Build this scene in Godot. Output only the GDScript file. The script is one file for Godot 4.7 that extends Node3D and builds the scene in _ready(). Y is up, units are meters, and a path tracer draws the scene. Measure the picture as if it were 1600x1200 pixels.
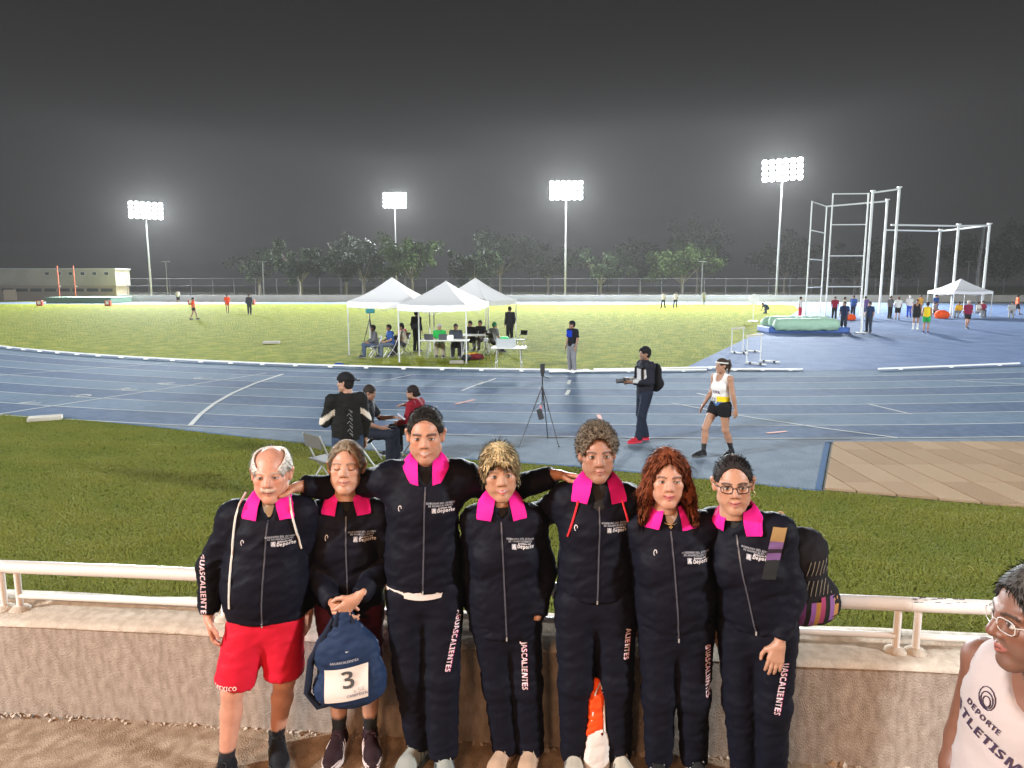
extends Node3D
# A night athletics meeting: seven team members on a terrace in front of a floodlit track.
var M := {}
var names := {}
var cam: Camera3D
var NONE: Callable

func _ready() -> void:
	# ---------- camera ----------
	cam = Camera3D.new()
	cam.name = "camera"
	cam.fov = 56.78
	cam.near = 0.05
	cam.far = 900.0
	add_child(cam)
	cam.position = Vector3(0, 2.97, 0)
	cam.rotation_degrees = Vector3(-8.3, 0, 0)
	cam.current = true
	# ---------- night sky ----------
	var sm := ProceduralSkyMaterial.new()
	sm.sky_top_color = Color(0.078, 0.072, 0.076)
	sm.sky_horizon_color = Color(0.135, 0.126, 0.129)
	sm.sky_curve = 0.25
	sm.ground_bottom_color = Color(0.1, 0.095, 0.09)
	sm.ground_horizon_color = Color(0.2, 0.19, 0.19)
	sm.sun_angle_max = 0.0
	var sky := Sky.new()
	sky.sky_material = sm
	var env := Environment.new()
	env.background_mode = Environment.BG_SKY
	env.sky = sky
	env.background_energy_multiplier = 1.0
	env.tonemap_mode = Environment.TONE_MAPPER_LINEAR
	env.tonemap_exposure = 1.0
	env.sdfgi_enabled = true
	env.ssao_enabled = true
	env.ssil_enabled = true
	env.fog_enabled = true
	env.fog_density = 0.00028
	env.fog_light_color = Color(0.95, 0.94, 0.93)
	var we := WorldEnvironment.new()
	we.name = "world_environment"
	we.environment = env
	add_child(we)
	# ---------- lamps ----------
	make_materials()
	flood_tower(Vector3(-56.4, 0, -112), 13.6, 5.0, 2.4, 10200.0, "tall grey floodlight mast beyond the infield, beside the warehouse")
	flood_tower(Vector3(-21.7, 0, -135), 17.6, 4.3, 2.6, 8400.0, "slim floodlight mast with the smallest lamp bank, between the tree crowns")
	flood_tower(Vector3(8.3, 0, -112), 16.6, 5.2, 2.7, 10800.0, "floodlight mast behind the far wall, lined up with the photographer")
	flood_tower(Vector3(38.0, 0, -103), 18.3, 5.6, 2.9, 10800.0, "floodlight mast with the largest lamp bank, beside the throwing cage")
	flood_tower(Vector3(-46, 0, 16), 22.0, 5.0, 2.6, 5400.0, "floodlight mast on the grandstand side, near the finish straight")
	flood_tower(Vector3(52, 0, 16), 22.0, 5.0, 2.6, 4800.0, "floodlight mast on the grandstand side, near the throwing cage")
	stand_lamp(Vector3(-6.2, 5.0, 2.4), 30.0, "warm lamp box under the grandstand roof, leftmost of three above the terrace")
	stand_lamp(Vector3(-2.4, 5.0, 3.2), 17.0, "warm lamp box under the grandstand roof, in the middle of three above the terrace")
	stand_lamp(Vector3(2.2, 5.0, 3.2), 9.0, "warm lamp box under the grandstand roof, rightmost of three above the terrace")
	print("lamps")
	make_setting()
	print("setting")
	make_objects()
	print("objects")
	make_people()
	print("people")

# ================= naming =================
func numbered(n: String) -> String:
	if not names.has(n):
		names[n] = 0
		return n
	names[n] += 1
	return "%s_%03d" % [n, names[n]]

func tag(o: Node, label: String, category: String, group := "", kind := "") -> Node:
	if label != "": o.set_meta("label", label)
	if category != "": o.set_meta("category", category)
	if group != "": o.set_meta("group", group)
	if kind != "": o.set_meta("kind", kind)
	return o

func thing(called: String, label: String, category: String, at := Vector3.ZERO, turn := 0.0, group := "") -> Node3D:
	var o := Node3D.new()
	o.name = numbered(called)
	add_child(o)
	o.position = at
	o.rotation.y = turn
	tag(o, label, category, group)
	return o

func copy_of(o: Node3D, called: String, label: String, at: Vector3, turn := 0.0) -> Node3D:
	var c: Node3D = o.duplicate()
	c.name = numbered(called)
	add_child(c)
	c.position = at
	c.rotation.y = turn
	c.set_meta("label", label)
	return c

# ================= mesh helpers =================
func stool() -> SurfaceTool:
	var st := SurfaceTool.new()
	st.begin(Mesh.PRIMITIVE_TRIANGLES)
	return st

func obj(called: String, st, mat: Material, parent: Node = self) -> MeshInstance3D:
	var o := MeshInstance3D.new()
	o.name = called if parent != self else numbered(called)
	if st is SurfaceTool:
		st.generate_normals()
		o.mesh = st.commit()
	else:
		o.mesh = st
	o.material_override = mat
	parent.add_child(o, true)
	return o

func structure(called: String, st, mat: Material) -> MeshInstance3D:
	var o := obj(called, st, mat)
	o.set_meta("kind", "structure")
	return o

func quad(st: SurfaceTool, a: Vector3, b: Vector3, c: Vector3, d: Vector3) -> void:
	# a b c d counter-clockwise seen from the front; Godot front faces are clockwise
	for v in [a, c, b, a, d, c]:
		st.add_vertex(v)

func box(st: SurfaceTool, c: Vector3, s: Vector3, b := Basis(), bevel := 0.0) -> void:
	st.set_smooth_group(-1)
	var h := s * 0.5
	if bevel <= 0.0:
		var p := []
		for i in 8:
			p.append(c + b * Vector3(h.x * (1 if i & 1 else -1), h.y * (1 if i & 2 else -1), h.z * (1 if i & 4 else -1)))
		quad(st, p[4], p[5], p[7], p[6]); quad(st, p[1], p[0], p[2], p[3])
		quad(st, p[5], p[1], p[3], p[7]); quad(st, p[0], p[4], p[6], p[2])
		quad(st, p[6], p[7], p[3], p[2]); quad(st, p[0], p[1], p[5], p[4])
		return
	# chamfered: three inset boxes' faces plus chamfer strips, built from 24 points
	var q := h - Vector3.ONE * bevel
	var P := func(sx: float, sy: float, sz: float, ax: int) -> Vector3:
		return c + b * Vector3((h.x if ax == 0 else q.x) * sx, (h.y if ax == 1 else q.y) * sy, (h.z if ax == 2 else q.z) * sz)
	for s1 in [-1.0, 1.0]:
		_face(st, c, [P.call(s1, -1, -1, 0), P.call(s1, 1, -1, 0), P.call(s1, 1, 1, 0), P.call(s1, -1, 1, 0)])
		_face(st, c, [P.call(-1, s1, -1, 1), P.call(1, s1, -1, 1), P.call(1, s1, 1, 1), P.call(-1, s1, 1, 1)])
		_face(st, c, [P.call(-1, -1, s1, 2), P.call(1, -1, s1, 2), P.call(1, 1, s1, 2), P.call(-1, 1, s1, 2)])
		for s2 in [-1.0, 1.0]:
			_face(st, c, [P.call(s1, s2, -1, 0), P.call(s1, s2, 1, 0), P.call(s1, s2, 1, 1), P.call(s1, s2, -1, 1)])
			_face(st, c, [P.call(s1, -1, s2, 0), P.call(s1, 1, s2, 0), P.call(s1, 1, s2, 2), P.call(s1, -1, s2, 2)])
			_face(st, c, [P.call(-1, s1, s2, 1), P.call(1, s1, s2, 1), P.call(1, s1, s2, 2), P.call(-1, s1, s2, 2)])
			for s3 in [-1.0, 1.0]:
				_face(st, c, [P.call(s1, s2, s3, 0), P.call(s1, s2, s3, 1), P.call(s1, s2, s3, 2)])

func _face(st: SurfaceTool, c: Vector3, p: Array) -> void:
	# any convex face, turned outwards from c
	var n: Vector3 = (p[1] - p[0]).cross(p[2] - p[0])
	if n.dot(p[0] - c) > 0.0:
		p.reverse()
	for i in range(1, p.size() - 1):
		st.add_vertex(p[0]); st.add_vertex(p[i]); st.add_vertex(p[i + 1])

func tube(st: SurfaceTool, pts: Array, radii, sides := 8, smooth := true) -> void:
	st.set_smooth_group(1 if smooth else -1)
	var rings := []
	var n := pts.size()
	var up := Vector3.UP
	for i in n:
		var d: Vector3 = (pts[mini(i + 1, n - 1)] - pts[maxi(i - 1, 0)]).normalized()
		if absf(d.dot(up)) > 0.95: up = Vector3.RIGHT if absf(d.x) < 0.9 else Vector3.BACK
		var u := d.cross(up).normalized()
		var v := u.cross(d).normalized()
		up = v
		var r: float = radii[i] if radii is Array else radii
		var ring := []
		for k in sides:
			var a := TAU * k / sides
			ring.append(pts[i] + (u * cos(a) + v * sin(a)) * r)
		rings.append(ring)
	for i in n - 1:
		for k in sides:
			var k2 := (k + 1) % sides
			for v in [rings[i][k], rings[i][k2], rings[i + 1][k2], rings[i][k], rings[i + 1][k2], rings[i + 1][k]]:
				st.add_vertex(v)
	st.set_smooth_group(-1)
	for k in range(1, sides - 1):
		for v in [rings[0][0], rings[0][k + 1], rings[0][k]]: st.add_vertex(v)
		for v in [rings[n - 1][0], rings[n - 1][k], rings[n - 1][k + 1]]: st.add_vertex(v)

func bar(st: SurfaceTool, a: Vector3, b: Vector3, r: float, sides := 8) -> void:
	tube(st, [a, b], r, sides)

func arrays_mesh(v: PackedVector3Array, n: PackedVector3Array, idx: PackedInt32Array, c := PackedColorArray()) -> ArrayMesh:
	var a := []
	a.resize(Mesh.ARRAY_MAX)
	a[Mesh.ARRAY_VERTEX] = v
	a[Mesh.ARRAY_NORMAL] = n
	if c.size() > 0: a[Mesh.ARRAY_COLOR] = c
	a[Mesh.ARRAY_INDEX] = idx
	var m := ArrayMesh.new()
	m.add_surface_from_arrays(Mesh.PRIMITIVE_TRIANGLES, a)
	return m

# ================= materials =================
func flat(c: Color, rough := 0.8, metal := 0.0) -> StandardMaterial3D:
	var m := StandardMaterial3D.new()
	m.albedo_color = c.linear_to_srgb()
	m.roughness = rough
	m.metallic = metal
	return m

func noise_tex(freq: float, oct: int, ramp: Array, sd: int, size := 512, kind := FastNoiseLite.TYPE_SIMPLEX_SMOOTH, normal := false, bump := 4.0) -> NoiseTexture2D:
	var f := FastNoiseLite.new()
	f.seed = sd
	f.noise_type = kind
	f.frequency = freq
	f.fractal_octaves = oct
	var t := NoiseTexture2D.new()
	t.width = size
	t.height = size
	t.seamless = true
	t.noise = f
	if normal:
		t.as_normal_map = true
		t.bump_strength = bump
	elif ramp.size() > 0:
		var g := Gradient.new()
		var offs := PackedFloat32Array()
		var cols := PackedColorArray()
		for r in ramp:
			offs.append(r[0])
			cols.append((r[1] as Color).linear_to_srgb())
		g.offsets = offs
		g.colors = cols
		t.color_ramp = g
	return t

func surf(ramp: Array, freq: float, scale: float, rough: float, sd: int, bump := 0.0, bfreq := 0.05, bscale := 0.0, world := true) -> StandardMaterial3D:
	# triplanar noise colour (+ a finer normal map)
	var m := StandardMaterial3D.new()
	m.albedo_texture = noise_tex(freq, 5, ramp, sd)
	m.roughness = rough
	m.uv1_triplanar = true
	m.uv1_world_triplanar = world
	m.uv1_scale = Vector3.ONE * scale
	m.metallic_specular = 0.12
	if bump > 0.0:
		m.normal_enabled = true
		m.normal_texture = noise_tex(bfreq, 4, [], sd + 7, 512, FastNoiseLite.TYPE_SIMPLEX_SMOOTH, true, bump)
		m.normal_scale = 1.0
	return m

func make_materials() -> void:
	M.infield = surf([[0.25, Color(0.15, 0.18, 0.012)], [0.5, Color(0.20, 0.225, 0.018)], [0.72, Color(0.27, 0.265, 0.03)]], 0.02, 0.11, 0.95, 3, 9.0, 0.12)
	M.soil = surf([[0.3, Color(0.08, 0.10, 0.012)], [0.7, Color(0.13, 0.145, 0.02)]], 0.02, 0.4, 0.95, 5, 6.0, 0.1)
	M.track_a = surf([[0.3, Color(0.072, 0.106, 0.168)], [0.7, Color(0.092, 0.128, 0.196)]], 0.015, 0.35, 0.82, 11, 2.0, 0.25)
	M.track_b = surf([[0.3, Color(0.104, 0.15, 0.206)], [0.7, Color(0.128, 0.174, 0.232)]], 0.015, 0.35, 0.82, 12, 2.0, 0.25)
	M.apron = surf([[0.25, Color(0.13, 0.165, 0.205)], [0.75, Color(0.165, 0.20, 0.24)]], 0.012, 0.3, 0.85, 13, 2.0, 0.25)
	M.dzone = surf([[0.25, Color(0.095, 0.14, 0.245)], [0.75, Color(0.125, 0.172, 0.285)]], 0.012, 0.12, 0.8, 14, 2.0, 0.25)
	M.line = flat(Color(0.52, 0.52, 0.49), 0.85)
	M.line.metallic_specular = 0.15
	M.white = flat(Color(0.72, 0.71, 0.68), 0.5)
	M.terrace = surf([[0.2, Color(0.26, 0.185, 0.125)], [0.5, Color(0.325, 0.24, 0.168)], [0.8, Color(0.40, 0.305, 0.22)]], 0.02, 0.8, 0.95, 21, 1.6, 0.2)
	M.wall = surf([[0.2, Color(0.30, 0.245, 0.20)], [0.5, Color(0.375, 0.312, 0.26)], [0.85, Color(0.45, 0.382, 0.325)]], 0.02, 0.9, 0.92, 22, 2.6, 0.16)
	M.wall.uv1_scale = Vector3(2.0, 0.75, 2.0)
	M.cap = surf([[0.25, Color(0.48, 0.41, 0.33)], [0.7, Color(0.62, 0.55, 0.46)]], 0.03, 0.9, 0.92, 23, 2.2, 0.22)
	M.rail = flat(Color(0.74, 0.70, 0.66), 0.32)
	M.chip = flat(Color(0.03, 0.028, 0.025), 0.7)
	M.steel = flat(Color(0.42, 0.42, 0.42), 0.45, 0.3)
	M.galv = flat(Color(0.60, 0.60, 0.57), 0.5)
	M.dark = flat(Color(0.02, 0.02, 0.022), 0.5)
	M.canopy = flat(Color(0.74, 0.72, 0.72), 0.75)
	M.canopy.backlight_enabled = true
	M.canopy.backlight = Color(0.35, 0.35, 0.35)
	M.concrete = surf([[0.3, Color(0.42, 0.38, 0.32)], [0.7, Color(0.52, 0.48, 0.41)]], 0.02, 0.1, 0.9, 25)
	M.plaster = surf([[0.3, Color(0.50, 0.46, 0.41)], [0.7, Color(0.56, 0.52, 0.47)]], 0.01, 0.05, 0.9, 26)
	M.warehouse = surf([[0.3, Color(0.25, 0.23, 0.2)], [0.7, Color(0.29, 0.265, 0.235)]], 0.01, 0.05, 0.9, 27)
	M.bark = flat(Color(0.11, 0.09, 0.07), 0.9)
	var leaf := flat(Color(0.055, 0.085, 0.03), 0.7)
	leaf.vertex_color_use_as_albedo = true
	leaf.albedo_color = Color.WHITE
	leaf.cull_mode = BaseMaterial3D.CULL_DISABLED
	leaf.metallic_specular = 0.1
	M.leaf = leaf
	M.fence = flat(Color(0.1, 0.1, 0.1), 0.8)
	M.fence.metallic_specular = 0.2
	M.glass = flat(Color(0.03, 0.035, 0.04), 0.1)
	M.lampglow = flat(Color(1, 1, 1), 0.5)
	M.lampglow.emission_enabled = true
	M.lampglow.emission = Color(0.93, 0.97, 1.0)
	M.lampglow.emission_energy_multiplier = 40.0
	M.warmglow = flat(Color(1, 1, 1), 0.5)
	M.warmglow.emission_enabled = true
	M.warmglow.emission = Color(1.0, 0.77, 0.58)
	M.warmglow.emission_energy_multiplier = 8.0

# ================= lamps =================
func flood_tower(at: Vector3, h: float, w: float, lh: float, energy: float, label: String) -> void:
	var t := thing("floodlight_mast", label, "floodlight", at, 0.0, "floodlight masts round the stadium")
	var aim := Vector3(2, 0, -42)
	var dir := (aim - (at + Vector3(0, h, 0))).normalized()
	var flatdir := Vector3(dir.x, 0, dir.z).normalized()
	t.rotation.y = atan2(flatdir.x, flatdir.z)
	var st := stool()
	tube(st, [Vector3(0, 0, 0), Vector3(0, h * 0.5, 0), Vector3(0, h - lh * 0.4, 0)], [0.17, 0.13, 0.09], 10)
	obj("pole", st, flat(Color(0.22, 0.22, 0.22), 0.7), t)
	st = stool()
	box(st, Vector3(0, 0.2, 0), Vector3(0.9, 0.4, 0.9), Basis(), 0.03)
	obj("footing", st, M.concrete, t)
	var tilt := Basis(Vector3.RIGHT, asin(clampf(-dir.y, -1, 1)))
	st = stool()
	var c := Vector3(0, h, 0.2)
	for r in 4:
		box(st, c + tilt * Vector3(0, (r - 1.5) * lh / 3.6, -0.16), Vector3(w, 0.1, 0.1), tilt)
	box(st, c + tilt * Vector3(0, 0, -0.24), Vector3(0.2, lh, 0.1), tilt)
	obj("lamp_frame", st, M.steel, t)
	for r in 4:
		for k in 6:
			st = stool()
			var p := c + tilt * Vector3((k - 2.5) * w / 6.0, (r - 1.5) * lh / 3.8, 0)
			box(st, p, Vector3(w / 6.0 * 0.86, lh / 3.8 * 0.86, 0.16), tilt, 0.02)
			var hd := obj("lamp_housing", st, M.steel, t)
			st = stool()
			tube(st, [p + tilt * Vector3(0, 0, 0.082), p + tilt * Vector3(0, 0, 0.094)], minf(w / 6.0, lh / 3.8) * 0.5, 12)
			obj("lamp_lens", st, M.lampglow, hd)
	var l := AreaLight3D.new()
	l.name = "floodlight"
	l.area_size = Vector2(w, lh)
	l.area_normalize_energy = true
	l.light_energy = energy
	l.light_color = Color(0.95, 0.98, 1.0)
	l.area_range = 400.0
	l.area_attenuation = 2.0
	l.shadow_enabled = true
	t.add_child(l)
	l.position = c + tilt * Vector3(0, 0, 0.14)
	l.basis = tilt * Basis(Vector3.UP, PI)

func stand_lamp(at: Vector3, energy: float, label: String) -> void:
	var t := thing("grandstand_lamp", label, "lamp", at, 0.0, "lamps under the grandstand roof")
	var aim := Vector3(0.2, 1.2, -3.4)
	t.look_at_from_position(at, aim, Vector3.UP, true)
	var st := stool()
	box(st, Vector3(0, 0, -0.08), Vector3(1.3, 0.7, 0.14), Basis(), 0.02)
	obj("lamp_housing", st, M.steel, t)
	st = stool()
	box(st, Vector3(0, 0, 0.0), Vector3(1.2, 0.6, 0.012))
	obj("lamp_lens", st, M.warmglow, t)
	st = stool()
	bar(st, Vector3(0, 0.3, -0.1), Vector3(0, 1.6, -0.5), 0.03)
	obj("hanger", st, M.steel, t)
	var l := AreaLight3D.new()
	l.name = "lamp_light"
	l.area_size = Vector2(1.2, 0.6)
	l.area_normalize_energy = true
	l.light_energy = energy
	l.light_color = Color(1.0, 0.77, 0.58)
	l.area_range = 60.0
	l.area_attenuation = 2.0
	l.shadow_enabled = true
	t.add_child(l)
	l.position = Vector3(0, 0, 0.03)
	l.basis = Basis(Vector3.UP, PI)

# ================= setting =================
const CC := Vector2(5.3, -72.9)     # centre of the bend
const R0 := 50.0                     # inner kerb radius
const LANE := 1.22

func on_bend(r: float, a: float, y := 0.0) -> Vector3:
	# a: angle from the camera-facing side of the bend, + to the right
	return Vector3(CC.x + r * sin(a), y, CC.y + r * cos(a))

func band(st: SurfaceTool, r1: float, r2: float, a1: float, a2: float, y: float, n := 96) -> void:
	st.set_smooth_group(1)
	for i in n:
		var p := lerpf(a1, a2, float(i) / n)
		var q := lerpf(a1, a2, float(i + 1) / n)
		quad(st, on_bend(r2, p, y), on_bend(r2, q, y), on_bend(r1, q, y), on_bend(r1, p, y))

func sheet(pts: Array, y: float) -> SurfaceTool:
	var poly := PackedVector2Array(pts)
	var st := stool()
	var idx := Geometry2D.triangulate_polygon(poly)
	for i in range(0, idx.size(), 3):
		var t := [poly[idx[i]], poly[idx[i + 1]], poly[idx[i + 2]]]
		if (t[1] - t[0]).cross(t[2] - t[0]) < 0.0: t.reverse()
		for p in t:
			st.add_vertex(Vector3(p.x, y, p.y))
	return st

func stroke(st: SurfaceTool, pts: Array, w: float, y: float) -> void:
	# a painted line along ground points (Vector2 x,z)
	for i in pts.size() - 1:
		var a: Vector2 = pts[i]
		var b: Vector2 = pts[i + 1]
		var n := (b - a).normalized().orthogonal() * w * 0.5
		var e := (b - a).normalized() * w * 0.3
		var p := [a + n - e, b + n + e, b - n + e, a - n - e]
		var q := []
		for v in p: q.append(Vector3(v.x, y, v.y))
		var cr: Vector3 = (q[1] - q[0]).cross(q[2] - q[0])
		if cr.y < 0: q.reverse()
		quad(st, q[0], q[1], q[2], q[3])

func make_setting() -> void:
	var st := stool()
	quad(st, Vector3(-320, 0, -2.9), Vector3(320, 0, -2.9), Vector3(320, 0, -420), Vector3(-320, 0, -420))
	structure("infield_ground", st, M.infield)
	# near lawn between terrace and track
	st = stool()
	var lawn := [Vector2(-30, -2.95), Vector2(30, -2.95), Vector2(30, -9.0)]
	lawn.append_array([Vector2(6.8, -9.05), Vector2(4.4, -9.85), Vector2(2.9, -10.45), Vector2(1.0, -11.2), Vector2(-1.1, -11.75), Vector2(-4.4, -13.05), Vector2(-7.3, -14.3), Vector2(-9.4, -15.1), Vector2(-11.5, -15.7), Vector2(-30, -21.5)])
	structure("lawn", sheet(lawn, 0.004), M.soil)
	# running track: alternating lanes, each a sheet of its own
	var t := Node3D.new()
	t.name = "running_track"
	t.set_meta("kind", "structure")
	add_child(t)
	for k in 8:
		st = stool()
		band(st, R0 + LANE * k + 0.002, R0 + LANE * (k + 1) - 0.002, -0.75, 0.65, 0.012)
		obj("lane", st, M.track_a if k % 2 == 1 else M.track_b, t)
	st = stool()
	band(st, R0 - 0.35, R0, -0.75, 0.65, 0.0115)
	obj("inner_strip", st, M.track_a, t)
	# outside strip and the wide apron towards the terrace
	st = sheet([Vector2(-30, -21.6), Vector2(-11.5, -15.75), Vector2(-9.4, -15.15), Vector2(-7.3, -14.3), Vector2(-4.4, -13.05), Vector2(-1.1, -11.72), Vector2(1.0, -11.17), Vector2(2.9, -10.42), Vector2(4.38, -9.8), Vector2(5.85, -12.85), Vector2(14, -12.86), Vector2(24, -15), Vector2(24, -19), Vector2(9, -14.6), Vector2(0, -14.6), Vector2(-10, -17), Vector2(-30, -24)], 0.008)
	obj("apron", st, M.apron, t)
	st = stool()
	stroke(st, [Vector2(-30, -21.55), Vector2(-11.5, -15.7), Vector2(-9.4, -15.1), Vector2(-7.3, -14.25), Vector2(-4.4, -13.0), Vector2(-1.1, -11.68), Vector2(1.0, -11.13), Vector2(2.9, -10.38), Vector2(4.36, -9.79), Vector2(5.83, -12.83), Vector2(14, -12.84)], 0.09, 0.0125)
	var bm := flat(Color(0.06, 0.11, 0.2), 0.9)
	bm.metallic_specular = 0.1
	obj("border_strip", st, bm, t)
	# white lane lines
	for k in range(1, 9):
		st = stool()
		band(st, R0 + LANE * k - 0.022, R0 + LANE * k + 0.022, -0.75, 0.65, 0.016)
		obj("lane_line", st, M.line, t)
	# start / finish marks
	var marks := [[[Vector2(-11.6, -15.3), Vector2(-7.9, -22.6)], 0.06], [[Vector2(-16.2, -22.0), Vector2(-12.0, -25.9)], 0.06],
		[[Vector2(-6.64, -14.4), Vector2(-6.95, -15.6), Vector2(-7.22, -17.0), Vector2(-7.4, -18.6), Vector2(-7.45, -20.4), Vector2(-7.3, -22.4)], 0.1],
		[[Vector2(3.9, -17.0), Vector2(5.2, -15.2), Vector2(6.4, -13.95), Vector2(7.3, -13.2)], 0.06],
		[[Vector2(4.9, -18.5), Vector2(5.4, -17.5)], 0.1], [[Vector2(8.6, -16.9), Vector2(8.9, -15.6)], 0.06],
		[[Vector2(-1.35, -19.0), Vector2(-0.85, -20.6)], 0.06], [[Vector2(-0.95, -20.1), Vector2(-0.5, -21.4)], 0.06],
		[[Vector2(1.42, -18.3), Vector2(1.55, -19.1)], 0.1], [[Vector2(1.62, -20.2), Vector2(1.72, -21.0)], 0.1],
		[[Vector2(-4.0, -20.6), Vector2(-3.2, -22.2)], 0.06], [[Vector2(13.2, -20.9), Vector2(15.5, -19.9)], 0.06]]
	for m in marks:
		st = stool()
		stroke(st, m[0], m[1], 0.020)
		obj("painted_mark", st, M.line, t)
	for m in [[Vector2(-1.35, -16.9), Vector2(-0.95, -17.5)], [Vector2(1.9, -15.0), Vector2(1.92, -15.5)], [Vector2(5.0, -13.6), Vector2(5.4, -13.75)]]:
		st = stool()
		stroke(st, m, 0.09, 0.020)
		obj("tape_mark", st, flat(Color(0.5, 0.18, 0.12), 0.8), t)
	# lane numbers beside the finish line, read by the runners
	for k in range(3, 9):
		var tm := TextMesh.new()
		tm.text = str(k)
		tm.font = font_sans()
		tm.font_size = 64
		tm.pixel_size = 0.014
		tm.depth = 0.0
		var o := obj("lane_number", tm, M.line, t)
		var f := (k - 2.55) / 6.0
		var p := Vector2(-8.35, -22.0).lerp(Vector2(-11.7, -15.4), f + 0.03) + Vector2(-0.75, -0.15)
		o.transform = Transform3D(Basis(Vector3(-0.46, 0, 0.89), Vector3(-0.89, 0, -0.46) * 0.75, Vector3(0, 1, 0)), Vector3(p.x, 0.021, p.y))
	# blue throwing and jumping area
	structure("jumping_area", sheet([Vector2(6.0, -23.4), Vector2(6.1, -24.5), Vector2(10.3, -33), Vector2(15.4, -43.3), Vector2(22, -57), Vector2(29, -72), Vector2(34, -86), Vector2(34, -92), Vector2(120, -92), Vector2(120, -40), Vector2(45, -28), Vector2(18, -24.6), Vector2(12, -23.6)], 0.006), M.dzone)
	# far straight of the track
	st = stool()
	quad(st, Vector3(-200, 0.008, -90), Vector3(200, 0.008, -90), Vector3(200, 0.008, -99.5), Vector3(-200, 0.008, -99.5))
	structure("far_straight", st, M.apron)
	# inner kerb: white rail in lengths on little feet
	var kb := thing("track_kerb", "long low white aluminium kerb along the inside of the blue track", "kerb")
	var a := -0.62
	while a < -0.055:
		st = stool()
		var n := 4
		var b := minf(a + 0.08, -0.055)
		var pts := []
		for i in n + 1: pts.append(on_bend(R0 - 0.05, lerpf(a, b - 0.0006, float(i) / n), 0.075))
		tube(st, pts, 0.032, 8)
		var kr := obj("kerb_rail", st, M.white, kb)
		for i in 3:
			st = stool()
			box(st, on_bend(R0 - 0.03, lerpf(a, b, (i + 0.5) / 3.0), 0.03), Vector3(0.14, 0.055, 0.13), Basis(), 0.01)
			obj("kerb_foot", st, M.white, kr)
		a = b
	# paving slabs beside the apron
	var pv := Node3D.new()
	pv.name = "pavement"
	pv.set_meta("kind", "structure")
	add_child(pv)
	st = sheet([Vector2(4.43, -9.8), Vector2(5.88, -12.8), Vector2(15, -12.82), Vector2(15, -7.0), Vector2(6.7, -9.0)], 0.006)
	obj("bedding", st, flat(Color(0.07, 0.055, 0.04), 0.95), pv)
	var slabm := []
	for i in 4:
		var c := Color(0.30, 0.20, 0.12).lerp(Color(0.36, 0.25, 0.155), i / 3.0)
		var mm := surf([[0.2, c * 0.9], [0.5, c], [0.8, c * 1.08]], 0.05, 1.0, 0.9, 40 + i, 1.5, 0.2)
		mm.uv1_scale = Vector3.ONE * 1.1
		slabm.append(mm)
	var rng := RandomNumberGenerator.new()
	rng.seed = 77
	var wedge := PackedVector2Array([Vector2(4.47, -9.83), Vector2(5.91, -12.78), Vector2(14.5, -12.8), Vector2(14.5, -7.1), Vector2(6.72, -9.02)])
	for cidx in 21:
		var x0 := 4.4 + cidx * 0.475
		var z := -13.2 + rng.randf() * 0.03
		while z < -7.0:
			var ln := 1.02
			var rect := PackedVector2Array([Vector2(x0, z), Vector2(x0 + 0.447, z), Vector2(x0 + 0.447, z + ln - 0.01), Vector2(x0, z + ln - 0.01)])
			for pol in Geometry2D.intersect_polygons(rect, wedge):
				if pol.size() < 3: continue
				st = stool()
				st.set_smooth_group(-1)
				var top := 0.036 + rng.randf() * 0.004
				var cen := Vector3.ZERO
				for v in pol: cen += Vector3(v.x, 0.02, v.y) / pol.size()
				var up := []
				for v in pol: up.append(Vector3(v.x, top, v.y))
				_face(st, cen, up.duplicate())
				for k in pol.size():
					var p0: Vector2 = pol[k]
					var p1: Vector2 = pol[(k + 1) % pol.size()]
					_face(st, cen, [Vector3(p0.x, 0.008, p0.y), Vector3(p1.x, 0.008, p1.y), Vector3(p1.x, top, p1.y), Vector3(p0.x, top, p0.y)])
				obj("paving_slab", st, slabm[rng.randi() % 4], pv)
			z += ln
	# terrace floor, parapet wall
	st = stool()
	box(st, Vector3(0, 0.2, 3.2), Vector3(60, 0.5, 14.0), Basis(Vector3.UP, -0.0))
	structure("terrace_floor", st, M.terrace)
	make_parapet()
	make_far_side()
	make_grass()

var wall_turn := 0.097    # the parapet runs slightly towards the camera on the right
func wall_at(s: float, off: float, y: float) -> Vector3:
	# s along the wall (+ right), off: behind its front face (+ away from camera)
	var u := Vector3(cos(wall_turn), 0, sin(wall_turn))
	var v := Vector3(sin(wall_turn), 0, -cos(wall_turn))
	return Vector3(0, y, -3.575) + u * s + v * off

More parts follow.
